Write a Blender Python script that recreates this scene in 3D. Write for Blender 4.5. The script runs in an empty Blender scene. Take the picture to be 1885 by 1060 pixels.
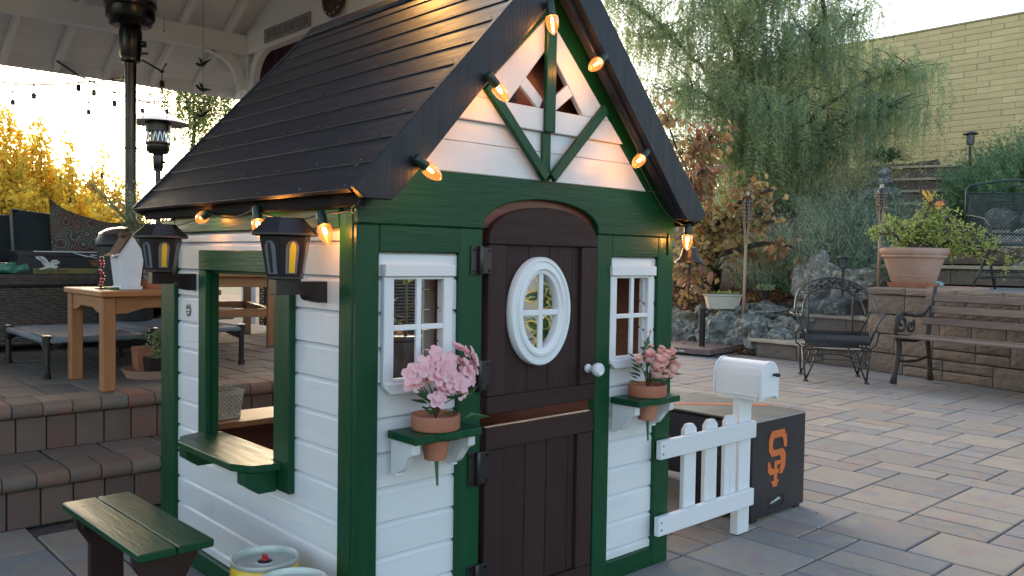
import bpy, bmesh, math, random
import numpy as np
from mathutils import Vector, Matrix, noise as mnoise
R = math.radians; PI = math.pi
rnd = random.Random(7)
sc = bpy.context.scene
COL = sc.collection

# ---------------------------------------------------------------- camera
cam_d = bpy.data.cameras.new('camera'); cam = bpy.data.objects.new('camera', cam_d); COL.objects.link(cam)
CAM = Vector((-1.0851, -1.7200, 1.0133))
yaw, pit, rol = R(42.676), R(-1.961), R(0.890)
fw = Vector((math.sin(yaw)*math.cos(pit), math.cos(yaw)*math.cos(pit), math.sin(pit)))
rt0 = Vector((math.cos(yaw), -math.sin(yaw), 0)); up0 = rt0.cross(fw)
rt = rt0*math.cos(rol) + up0*math.sin(rol); up = up0*math.cos(rol) - rt0*math.sin(rol)
M = Matrix((rt, up, -fw)).transposed().to_4x4(); M.translation = CAM
cam.matrix_world = M
cam_d.sensor_width = 36; cam_d.lens = 36*1556.65/1885
cam_d.clip_start = 0.05; cam_d.clip_end = 3000
sc.camera = cam

# ---------------------------------------------------------------- sky, sun, exposure
SUN_EL, SUN_AZ = R(20), R(22)          # low sun beyond the yellow trees; azimuth measured from +Y towards +X
w = bpy.data.worlds.new('World'); sc.world = w; w.use_nodes = True
nt = w.node_tree; nt.nodes.clear()
sky = nt.nodes.new('ShaderNodeTexSky'); sky.sky_type = 'NISHITA'; sky.sun_disc = False
sky.sun_elevation = SUN_EL; sky.sun_rotation = SUN_AZ
sky.dust_density = 1.8; sky.air_density = 1.0; sky.ozone_density = 1.0
bg = nt.nodes.new('ShaderNodeBackground'); bg.inputs[1].default_value = 0.15
wo = nt.nodes.new('ShaderNodeOutputWorld')
tm = nt.nodes.new('ShaderNodeMix'); tm.data_type = 'RGBA'; tm.blend_type = 'MULTIPLY'; tm.inputs[0].default_value = 1   # camera white balance
tm.inputs[7].default_value = (1.0, .935, .85, 1); nt.links.new(sky.outputs[0], tm.inputs[6]); nt.links.new(tm.outputs[2], bg.inputs[0]); nt.links.new(bg.outputs[0], wo.inputs[0])
sd = bpy.data.lights.new('sun', 'SUN'); sd.energy = 0.5; sd.angle = R(80); sd.color = (1, .82, .58)
so = bpy.data.objects.new('sun', sd); COL.objects.link(so)
sdir = Vector((math.sin(SUN_AZ)*math.cos(SUN_EL), math.cos(SUN_AZ)*math.cos(SUN_EL), math.sin(SUN_EL)))
so.rotation_euler = sdir.to_track_quat('Z', 'Y').to_euler(); so.location = (0, 30, 12)
sc.view_settings.view_transform = 'Standard'; sc.view_settings.look = 'None'
sc.view_settings.exposure = 1.88; sc.view_settings.gamma = 1; sc.view_settings.use_curve_mapping = False
sc.cycles.max_bounces = 8; sc.cycles.transparent_max_bounces = 24

# ---------------------------------------------------------------- materials
def mat(name, c1, c2=None, rough=.6, metal=0., scale=8., stretch=(1, 1, 1), bump=0., bscale=None, bstretch=None, rand=0.,
        spec=.5, coat=0., trans=0., detail=5., mix=(.35, .65), emis=None, estr=0., hue=0., c3=None, s3=2., m3=(.5, .7), bdist=.01, alpha=1., rvar=0.):
    m = bpy.data.materials.new(name); m.use_nodes = True
    n = m.node_tree.nodes; l = m.node_tree.links
    p = n['Principled BSDF']
    p.inputs['Roughness'].default_value = rough; p.inputs['Metallic'].default_value = metal
    p.inputs['Specular IOR Level'].default_value = spec; p.inputs['Coat Weight'].default_value = coat
    p.inputs['Coat Roughness'].default_value = .15
    tc = n.new('ShaderNodeTexCoord'); oi = n.new('ShaderNodeObjectInfo')
    add = n.new('ShaderNodeVectorMath'); add.operation = 'MULTIPLY_ADD'
    l.new(oi.outputs['Random'], add.inputs[0]); add.inputs[1].default_value = (37, 53, 71); l.new(tc.outputs['Object'], add.inputs[2])
    def nz(sv, st, det=detail):
        mp = n.new('ShaderNodeMapping'); mp.inputs['Scale'].default_value = st; l.new(add.outputs[0], mp.inputs[0])
        t = n.new('ShaderNodeTexNoise'); t.inputs['Scale'].default_value = sv; t.inputs['Detail'].default_value = det
        l.new(mp.outputs[0], t.inputs['Vector']); return t
    def rampf(src, lo, hi):
        r_ = n.new('ShaderNodeMapRange'); r_.inputs[1].default_value = lo; r_.inputs[2].default_value = hi; l.new(src, r_.inputs[0]); return r_.outputs[0]
    col = None
    if c2 is None: c2 = tuple(x*.8 for x in c1)
    t = nz(scale, stretch)
    mx = n.new('ShaderNodeMix'); mx.data_type = 'RGBA'
    mx.inputs[6].default_value = (*c1, 1); mx.inputs[7].default_value = (*c2, 1)
    l.new(rampf(t.outputs['Fac'], *mix), mx.inputs[0]); col = mx.outputs[2]
    if c3 is not None:
        t3 = nz(s3, (1, 1, 1), 4.); mx3 = n.new('ShaderNodeMix'); mx3.data_type = 'RGBA'
        l.new(rampf(t3.outputs['Fac'], *m3), mx3.inputs[0]); l.new(col, mx3.inputs[6]); mx3.inputs[7].default_value = (*c3, 1); col = mx3.outputs[2]
    if rand or hue:
        hs = n.new('ShaderNodeHueSaturation'); l.new(col, hs.inputs['Color'])
        mr = n.new('ShaderNodeMapRange'); mr.inputs[3].default_value = 1-rand; mr.inputs[4].default_value = 1+rand
        l.new(oi.outputs['Random'], mr.inputs[0]); l.new(mr.outputs[0], hs.inputs['Value'])
        if hue:
            m2 = n.new('ShaderNodeMath'); m2.operation = 'MULTIPLY'; l.new(oi.outputs['Random'], m2.inputs[0]); m2.inputs[1].default_value = 7.31
            m4 = n.new('ShaderNodeMath'); m4.operation = 'FRACT'; l.new(m2.outputs[0], m4.inputs[0])
            m5 = n.new('ShaderNodeMapRange'); m5.inputs[3].default_value = .5-hue; m5.inputs[4].default_value = .5+hue
            l.new(m4.outputs[0], m5.inputs[0]); l.new(m5.outputs[0], hs.inputs['Hue'])
        col = hs.outputs[0]
    l.new(col, p.inputs['Base Color'])
    if rvar:
        tr = nz(scale*.7, stretch); r2 = n.new('ShaderNodeMapRange'); r2.inputs[1].default_value = .3; r2.inputs[2].default_value = .7
        r2.inputs[3].default_value = max(rough-rvar, .03); r2.inputs[4].default_value = rough+rvar; l.new(tr.outputs['Fac'], r2.inputs[0]); l.new(r2.outputs[0], p.inputs['Roughness'])
    if bump:
        tb = nz(bscale or scale, bstretch or stretch, 6.)
        b = n.new('ShaderNodeBump'); b.inputs['Strength'].default_value = bump; b.inputs['Distance'].default_value = bdist
        l.new(tb.outputs['Fac'], b.inputs['Height']); l.new(b.outputs[0], p.inputs['Normal'])
    if emis: p.inputs['Emission Color'].default_value = (*emis, 1); p.inputs['Emission Strength'].default_value = estr
    if trans:   # leaf translucency
        tl = n.new('ShaderNodeBsdfTranslucent'); l.new(col, tl.inputs[0]); ms = n.new('ShaderNodeMixShader'); ms.inputs[0].default_value = trans
        o = n['Material Output']; l.new(p.outputs[0], ms.inputs[1]); l.new(tl.outputs[0], ms.inputs[2]); l.new(ms.outputs[0], o.inputs[0])
    return m

def multi(name, cols, rough=.85, rand=.15, bump=.35, scale=9., bscale=60., blot=3., trans=0., spec=.3, bdist=.006):
    """a material whose hue is picked per piece from a list and blotched within the piece"""
    m = mat(name, cols[0], cols[0], rough=rough, rand=rand, bump=bump, scale=scale, bscale=bscale, spec=spec, bdist=bdist, trans=trans)
    n = m.node_tree.nodes; l = m.node_tree.links
    oi = [x for x in n if x.type == 'OBJECT_INFO'][0]; mx = [x for x in n if x.type == 'MIX'][0]
    tc = [x for x in n if x.type == 'VECT_MATH'][0]
    def ramp(fac):
        r_ = n.new('ShaderNodeValToRGB'); e = r_.color_ramp
        while len(e.elements) < len(cols): e.elements.new(.5)
        for i, c in enumerate(cols): e.elements[i].position = i/max(len(cols)-1, 1); e.elements[i].color = (*c, 1)
        l.new(fac, r_.inputs[0]); return r_.outputs[0]
    l.new(ramp(oi.outputs['Random']), mx.inputs[6])
    t = n.new('ShaderNodeTexNoise'); t.inputs['Scale'].default_value = blot; t.inputs['Detail'].default_value = 3; l.new(tc.outputs[0], t.inputs['Vector'])
    mr = n.new('ShaderNodeMapRange'); mr.inputs[1].default_value = .3; mr.inputs[2].default_value = .7; l.new(t.outputs['Fac'], mr.inputs[0])
    l.new(ramp(mr.outputs[0]), mx.inputs[7])
    return m

def leafmat(name, cols, rough=.5, trans=.35, scale=1.5, rand=0.):
    """foliage: colour varies by leaf clump and leaf in object space"""
    m = mat(name, cols[0], cols[1], rough=rough, trans=trans, scale=scale, detail=8, rand=rand, mix=(.38, .62), spec=.3,
            c3=cols[2] if len(cols) > 2 else None, s3=scale*6, m3=(.5, .62))
    return m

GX = (1.2, 14, 14); GY = (14, 1.2, 14); GZ = (14, 14, 1.2)
def wood(name, c, axis, rough=.35, bump=.25, c2=None, coat=0., rand=.05, spec=.5, scale=5, rvar=.1, mix=(.3, .7), grime=None):
    return mat(name, c, c2 or tuple(x*.8 for x in c), rough=rough, scale=scale, stretch=axis, bump=bump, bscale=9, bstretch=axis, coat=coat, rand=rand, spec=spec, rvar=rvar, bdist=.003, mix=mix, c3=grime, s3=5, m3=(.60, .95))
MT = {}
for ax, g in (('x', GX), ('y', GY), ('z', GZ)):
    MT['white_'+ax] = wood('white painted wood '+ax, (.685, .69, .705), g, rough=.36, bump=.10, c2=(.655, .66, .675), rand=.03, grime=(.52, .52, .50))
    MT['green_'+ax] = wood('dark green painted wood '+ax, (.0055, .050, .020), g, rough=.36, bump=.34, c2=(.0065, .058, .025), rand=.08, spec=.24, rvar=.08)
    MT['brown_'+ax] = wood('dark brown painted wood '+ax, (.029, .0135, .0135), g, rough=.55, bump=.2, c2=(.036, .018, .017), rand=.12, spec=.22)
    MT['black_'+ax] = wood('near black painted wood '+ax, (.012, .0135, .020), g, rough=.42, bump=.32, c2=(.016, .018, .026), rand=.14, rvar=.07, spec=.30)
    MT['cedar_'+ax] = wood('bare cedar wood '+ax, (.34, .145, .052), g, rough=.5, bump=.2, c2=(.26, .105, .038), rand=.08)
    MT['inner_'+ax] = wood('red brown inner boards '+ax, (.24, .070, .042), g, rough=.5, bump=.2, c2=(.16, .047, .028), rand=.1)
    MT['gazebo_'+ax] = wood('old white gazebo paint '+ax, (.77, .785, .79), g, rough=.7, bump=.12, c2=(.72, .735, .74), rand=.05)
    MT['grey_slat_'+ax] = wood('weathered bench slat '+ax, (.17, .12, .095), g, rough=.7, bump=.4, c2=(.11, .078, .062), rand=.12)
MT['black_matte'] = mat('matte black fascia paint', (.012, .011, .012), (.016, .015, .016), rough=.85, spec=.1, bump=.1, bscale=40)
MT['white_plain'] = mat('white plastic', (.72, .73, .74), (.69, .70, .72), rough=.32, bump=.05, bscale=30)
MT['bulb_socket'] = mat('dark green socket plastic', (.012, .03, .02), rough=.4)
MT['black_metal'] = mat('black painted metal', (.010, .010, .012), (.015, .015, .017), rough=.45, spec=.4, bump=.1, bscale=80)
MT['iron'] = mat('wrought iron weathered black', (.020, .023, .028), (.045, .05, .055), rough=.5, bump=.2, bscale=90, scale=30)
MT['green_iron'] = mat('dark green iron', (.010, .028, .026), (.02, .04, .036), rough=.5, scale=30)
MT['cast_iron'] = mat('old cast iron', (.03, .024, .022), (.05, .035, .028), rough=.65, bump=.4, bscale=60, scale=20)
MT['steel'] = mat('stainless steel', (.50, .49, .47), (.42, .41, .40), rough=.24, metal=1, bump=.03, bscale=50)
MT['dark_steel'] = mat('bronzed dark steel', (.055, .052, .050), (.04, .038, .037), rough=.32, metal=1, bump=.03, bscale=40)
MT['hoodsteel'] = mat('dull grey hood metal', (.30, .31, .33), (.25, .26, .28), rough=.4, metal=.8)
MT['nailhead'] = mat('dull nail heads', (.22, .23, .25), rough=.5, metal=.5)
MT['brass'] = mat('brass', (.55, .36, .12), rough=.3, metal=1)
MT['terracotta'] = mat('terracotta clay', (.42, .16, .09), (.35, .13, .075), rough=.8, scale=12, bump=.2, bscale=80, c3=(.46, .21, .13), s3=6)
MT['terra_pale'] = mat('pale terracotta', (.46, .27, .20), (.40, .235, .175), rough=.75, scale=10, bump=.12, bscale=60, c3=(.50, .33, .26), s3=3)
MT['yellow'] = mat('yellow painted tin', (.80, .52, .045), (.78, .50, .04), rough=.25, coat=.4)
MT['tin'] = mat('galvanised tin lid', (.52, .55, .50), (.42, .45, .41), rough=.45, metal=.35, scale=20, bump=.06, bscale=40)
MT['red'] = mat('red plastic', (.45, .02, .025), rough=.35)
MT['black_plastic'] = mat('black plastic', (.014, .012, .014), (.02, .018, .02), rough=.33, spec=.5)
MT['lantern'] = mat('dark brown lantern plastic', (.010, .0075, .009), (.014, .011, .013), rough=.32, bump=.08, bscale=40)
MT['clearish'] = mat('clear lantern pane', (.10, .11, .12), (.14, .15, .17), rough=.15)
MT['candle'] = mat('yellow candle sleeve', (.62, .42, .02), (.55, .36, .02), rough=.5)
MT['paver'] = multi('patio paver', [(.265, .245, .215), (.21, .215, .222), (.285, .245, .185), (.265, .20, .182), (.205, .21, .215), (.29, .255, .20), (.23, .212, .20)], rand=.10, rough=.9, bump=.4, bscale=110, blot=5)
MT['paver_dark'] = multi('terrace paver', [(.145, .118, .10), (.115, .115, .115), (.165, .118, .098), (.13, .112, .104), (.175, .145, .11), (.125, .12, .118)], rand=.14, rough=.88, bump=.4, bscale=100, blot=5)
MT['nosing'] = multi('step nosing paver', [(.16, .13, .105), (.24, .105, .08), (.12, .122, .122), (.175, .135, .10), (.22, .12, .09), (.135, .128, .118), (.19, .145, .11)], rand=.12, rough=.88, bump=.4, bscale=90, blot=2.5)
MT['riser'] = multi('brown step riser block', [(.14, .088, .070), (.165, .088, .070), (.115, .088, .078), (.15, .11, .086), (.135, .082, .068)], rand=.12, rough=.9, bump=.4, bscale=90, blot=3)
MT['joint'] = mat('sand joint', (.095, .085, .075), (.06, .054, .05), rough=1, scale=30)
MT['wallstone'] = multi('split face wall stone', [(.215, .155, .12), (.175, .135, .108), (.24, .175, .132), (.16, .13, .112), (.22, .158, .12)], rand=.12, rough=.95, bump=.9, bscale=45, blot=9, bdist=.012)
MT['flag'] = multi('flagstone tread', [(.52, .42, .30), (.46, .37, .27), (.54, .44, .33)], rand=.06, rough=.9, bump=.4, bscale=30, blot=4)
MT['ybrick'] = multi('yellow painted slump block', [(.67, .53, .28), (.64, .505, .265), (.69, .555, .305)], rand=.06, rough=.85, bump=.25, bscale=30, blot=2)
MT['ymortar'] = mat('yellow painted mortar', (.46, .38, .22), (.40, .33, .19), rough=.95, scale=10)
MT['rock'] = mat('lichened field rock', (.215, .21, .185), (.10, .10, .098), rough=.95, scale=11, bump=1., bscale=22, c3=(.30, .315, .26), s3=18, m3=(.52, .60), rand=.15, hue=.02, detail=9, bdist=.03)
MT['rock_tan'] = mat('tan field rock', (.34, .29, .21), (.15, .145, .14), rough=.95, scale=9, bump=1., bscale=22, c3=(.44, .43, .36), s3=20, m3=(.52, .62), detail=9, rand=.1, bdist=.03)
MT['granite'] = mat('red speckled granite', (.21, .13, .115), (.09, .07, .07), rough=.35, scale=140, c3=(.36, .28, .26), s3=110, m3=(.55, .6))
MT['mulch'] = mat('brown bark mulch', (.15, .105, .085), (.075, .055, .048), rough=1, scale=40, bump=1, bscale=35, c3=(.23, .18, .15), s3=60, m3=(.6, .68), bdist=.04)
MT['gravel'] = mat('blue grey gravel', (.20, .21, .21), (.10, .105, .11), rough=.95, scale=90, bump=1, bscale=90, c3=(.33, .33, .32), s3=80, m3=(.55, .62))
MT['earth'] = mat('distant earth', (.10, .095, .06), (.07, .07, .045), rough=1, scale=.2)
MT['wick'] = mat('brown wicker strand', (.10, .082, .070), (.055, .045, .040), rough=.55, scale=40, rand=.1)
MT['wick_back'] = mat('dark wicker backing', (.012, .010, .009), rough=.9)
MT['navy'] = mat('dark navy cushion fabric', (.010, .017, .022), (.013, .022, .028), rough=.9, scale=200, bump=.2, bscale=300)
MT['piping'] = mat('pale cushion piping', (.16, .17, .17), rough=.8)
MT['cot_fabric'] = mat('grey cot fabric', (.17, .19, .21), (.13, .15, .17), rough=.75, scale=6, bump=.2, bscale=8)
MT['cot_dark'] = mat('dark stripe cot fabric', (.022, .024, .032), rough=.8)
MT['maroon'] = mat('maroon canopy cloth', (.045, .010, .018), (.03, .007, .012), rough=.9, trans=.08)
MT['bark'] = mat('tree bark', (.10, .075, .06), (.05, .04, .034), rough=1, scale=20, stretch=(1, 1, .2), bump=.8, bscale=20)
MT['bark_pale'] = mat('pale thin branch bark', (.20, .15, .12), (.13, .10, .085), rough=.9, scale=20)
MT['bamboo'] = mat('pale bamboo', (.42, .30, .20), (.33, .23, .15), rough=.6, scale=10, stretch=(1, 1, .3))
MT['pepper'] = leafmat('pepper tree leaves', [(.33, .44, .24), (.46, .54, .26), (.22, .33, .20)], trans=.55, scale=.8)
MT['rosemary'] = leafmat('rosemary needles', [(.20, .29, .19), (.27, .36, .24), (.12, .19, .12)], trans=.3, scale=1.6)
MT['juniper'] = leafmat('juniper needles', [(.15, .27, .12), (.22, .34, .15), (.09, .17, .085)], trans=.3, scale=2.5)
MT['sago'] = leafmat('sago palm fronds', [(.06, .095, .09), (.09, .13, .115), (.04, .06, .06)], trans=.15, scale=3)
MT['strap'] = leafmat('strap leaves', [(.09, .19, .075), (.14, .25, .10), (.06, .12, .05)], trans=.25, scale=3)
MT['jade'] = leafmat('yellow green jade leaves', [(.38, .43, .10), (.52, .55, .17), (.20, .27, .07)], trans=.3, scale=7)
MT['willow'] = leafmat('pale weeping leaves', [(.26, .34, .10), (.38, .44, .14), (.17, .24, .09)], trans=.5, scale=.9)
MT['gold'] = leafmat('golden autumn leaves', [(.92, .60, .05), (.88, .66, .11), (.66, .56, .10)], trans=.62, scale=1.1)
MT['persimmon'] = mat('autumn persimmon leaves', (.38, .165, .085), (.40, .26, .12), rough=.45, scale=7, c3=(.24, .22, .09), s3=12, m3=(.52, .68), rand=.35, hue=.03, trans=.35)
MT['fruit'] = mat('pink orange fruit', (.52, .12, .08), (.45, .10, .09), rough=.4, scale=8)
MT['litter'] = mat('fallen brown leaves', (.30, .16, .08), (.20, .105, .055), rough=.8, scale=3, c3=(.38, .25, .13), s3=5, trans=.1)
MT['petal'] = mat('pale pink silk petals', (.87, .55, .58), (.82, .45, .50), rough=.6, scale=14, trans=.3, c3=(.90, .66, .67), s3=20)
MT['petal_peach'] = mat('peach pink rose petals', (.90, .56, .50), (.87, .47, .42), rough=.6, scale=14, trans=.3, c3=(.90, .58, .50), s3=22)
MT['silkleaf'] = mat('silk flower leaf', (.05, .13, .05), (.07, .17, .07), rough=.45, scale=12, trans=.2)
MT['stem'] = mat('green brown stem', (.10, .10, .04), (.14, .10, .05), rough=.6)
MT['agave_in'] = mat('variegated leaf centre', (.07, .13, .05), (.10, .17, .07), rough=.35, scale=10, trans=.2)
MT['agave_out'] = mat('variegated leaf yellow margin', (.58, .50, .16), (.66, .60, .28), rough=.35, scale=10, trans=.2)
MT['succulent'] = leafmat('pale green succulent', [(.20, .29, .12), (.28, .36, .17), (.11, .20, .07)], trans=.15, scale=30)
MT['orange'] = mat('orange vinyl', (.62, .145, .03), (.58, .13, .028), rough=.45)
MT['boxblack'] = mat('scuffed black vinyl', (.012, .012, .018), (.02, .02, .026), rough=.42, scale=6, bump=.12, bscale=12)
MT['boxtop'] = mat('scuffed dark board top', (.055, .060, .050), (.028, .032, .028), rough=.55, scale=5, c3=(.10, .105, .09), s3=8, m3=(.5, .75))
MT['board_edge'] = mat('worn plywood edge', (.34, .31, .27), rough=.7, scale=30)
MT['cardboard'] = mat('black printed box', (.010, .011, .018), (.014, .015, .022), rough=.45)
MT['khaki'] = mat('khaki printed band', (.19, .17, .055), (.17, .15, .05), rough=.5)
MT['print_white'] = mat('white print', (.62, .66, .70), rough=.6)
MT['print_black'] = mat('black print', (.012, .012, .010), rough=.6)
MT['badge'] = mat('pewter badge', (.10, .10, .11), (.16, .16, .17), rough=.4, metal=.6, scale=80)
MT['glaze'] = mat('brown blue glazed pot', (.05, .035, .035), (.07, .075, .085), rough=.25, scale=5, c3=(.11, .045, .03), s3=4, coat=.5)
MT['brown_roof'] = mat('brown tin roof', (.12, .060, .038), (.085, .045, .03), rough=.8, spec=.2, scale=20, stretch=(1, 8, 1))
MT['bird_white'] = mat('white painted birdhouse', (.68, .72, .78), (.60, .64, .70), rough=.55, bump=.2, bscale=20)
MT['label'] = mat('printed pot label', (.35, .36, .37), (.04, .04, .045), rough=.5, scale=60, mix=(.47, .53))
MT['turq'] = mat('turquoise glazed stone', (.30, .55, .55), (.18, .34, .42), rough=.35, scale=20)
MT['butter'] = mat('dark wing border', (.05, .012, .010), rough=.5)
MT['butter_o'] = mat('orange wing panel', (.70, .18, .03), (.75, .45, .06), rough=.5, scale=14)
MT['tile'] = mat('far beige roof', (.36, .30, .26), (.30, .25, .22), rough=.9, scale=6, stretch=(8, 1, 1))
MT['stucco'] = mat('far beige stucco', (.38, .33, .28), rough=.9)
MT['hill'] = mat('far hills', (.12, .13, .10), (.09, .10, .08), rough=1, scale=.02)
MT['lime_glow'] = mat('pale lime canopy cloth', (.30, .48, .10), rough=.8, trans=.4)
MT['bag'] = mat('green cellophane bag', (.03, .17, .11), (.10, .30, .22), rough=.15, scale=30, bump=.6, bscale=30)
MT['cord'] = mat('dark green lamp cord', (.014, .028, .018), rough=.5)
MT['grey_plastic'] = mat('beige plastic', (.46, .41, .37), (.42, .38, .34), rough=.5)
MT['cream'] = mat('aged cream plastic', (.56, .52, .43), (.48, .44, .36), rough=.6, scale=9)
MT['sign_dark'] = mat('weathered sign print', (.17, .175, .18), (.24, .24, .25), rough=.7, scale=20)
MT['sign_face'] = mat('weathered sign board', (.30, .30, .305), (.20, .20, .21), rough=.8, scale=14)
MT['plate'] = mat('rusted round plate', (.055, .032, .028), (.09, .055, .045), rough=.6, scale=20, metal=.4)

# patterned pillow: paisley-like mix of maroon, teal and sand
def pillow_mat():
    m = mat('red teal patterned cloth', (.075, .030, .030), (.05, .065, .060), rough=.9, scale=14, detail=2, mix=(.45, .55))
    n = m.node_tree.nodes; l = m.node_tree.links; p = n['Principled BSDF']
    v = n.new('ShaderNodeTexVoronoi'); v.feature = 'F1'; v.inputs['Scale'].default_value = 11
    tc = n.new('ShaderNodeTexCoord'); l.new(tc.outputs['Object'], v.inputs[0])
    s = n.new('ShaderNodeMath'); s.operation = 'MULTIPLY'; s.inputs[1].default_value = 42; l.new(v.outputs['Distance'], s.inputs[0])
    s2 = n.new('ShaderNodeMath'); s2.operation = 'SINE'; l.new(s.outputs[0], s2.inputs[0])
    g = n.new('ShaderNodeMath'); g.operation = 'GREATER_THAN'; g.inputs[1].default_value = .72; l.new(s2.outputs[0], g.inputs[0])
    mx = n.new('ShaderNodeMix'); mx.data_type = 'RGBA'; l.new(g.outputs[0], mx.inputs[0])
    src = p.inputs['Base Color'].links[0].from_socket; l.new(src, mx.inputs[6]); mx.inputs[7].default_value = (.17, .16, .13, 1); l.new(mx.outputs[2], p.inputs['Base Color'])
    return m
MT['pillow'] = pillow_mat()

def glassy(name, tint, fac=.75, emis=None, estr=0., rough=.05):
    m = bpy.data.materials.new(name); m.use_nodes = True; n = m.node_tree.nodes; l = m.node_tree.links; n.clear()
    o = n.new('ShaderNodeOutputMaterial'); t = n.new('ShaderNodeBsdfTransparent'); t.inputs[0].default_value = (*tint, 1)
    g = n.new('ShaderNodeBsdfGlossy'); g.inputs[1].default_value = rough
    fr = n.new('ShaderNodeLayerWeight'); fr.inputs[0].default_value = .35
    mx = n.new('ShaderNodeMixShader'); l.new(fr.outputs['Facing'], mx.inputs[0]); l.new(t.outputs[0], mx.inputs[1]); l.new(g.outputs[0], mx.inputs[2])
    last = mx.outputs[0]
    if emis:
        e = n.new('ShaderNodeEmission'); e.inputs[0].default_value = (*emis, 1); e.inputs[1].default_value = estr
        a = n.new('ShaderNodeAddShader'); l.new(last, a.inputs[0]); l.new(e.outputs[0], a.inputs[1]); last = a.outputs[0]
    l.new(last, o.inputs[0]); return m
MT['bulb_glass'] = glassy('amber bulb glass', (1., .72, .42), emis=(1., .33, .06), estr=.16)
MT['filament'] = mat('hot filament', (1, .8, .5), emis=(1., .52, .14), estr=22.)
MT['pane_clear'] = glassy('clear lamp glass', (.8, .82, .85))

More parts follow.
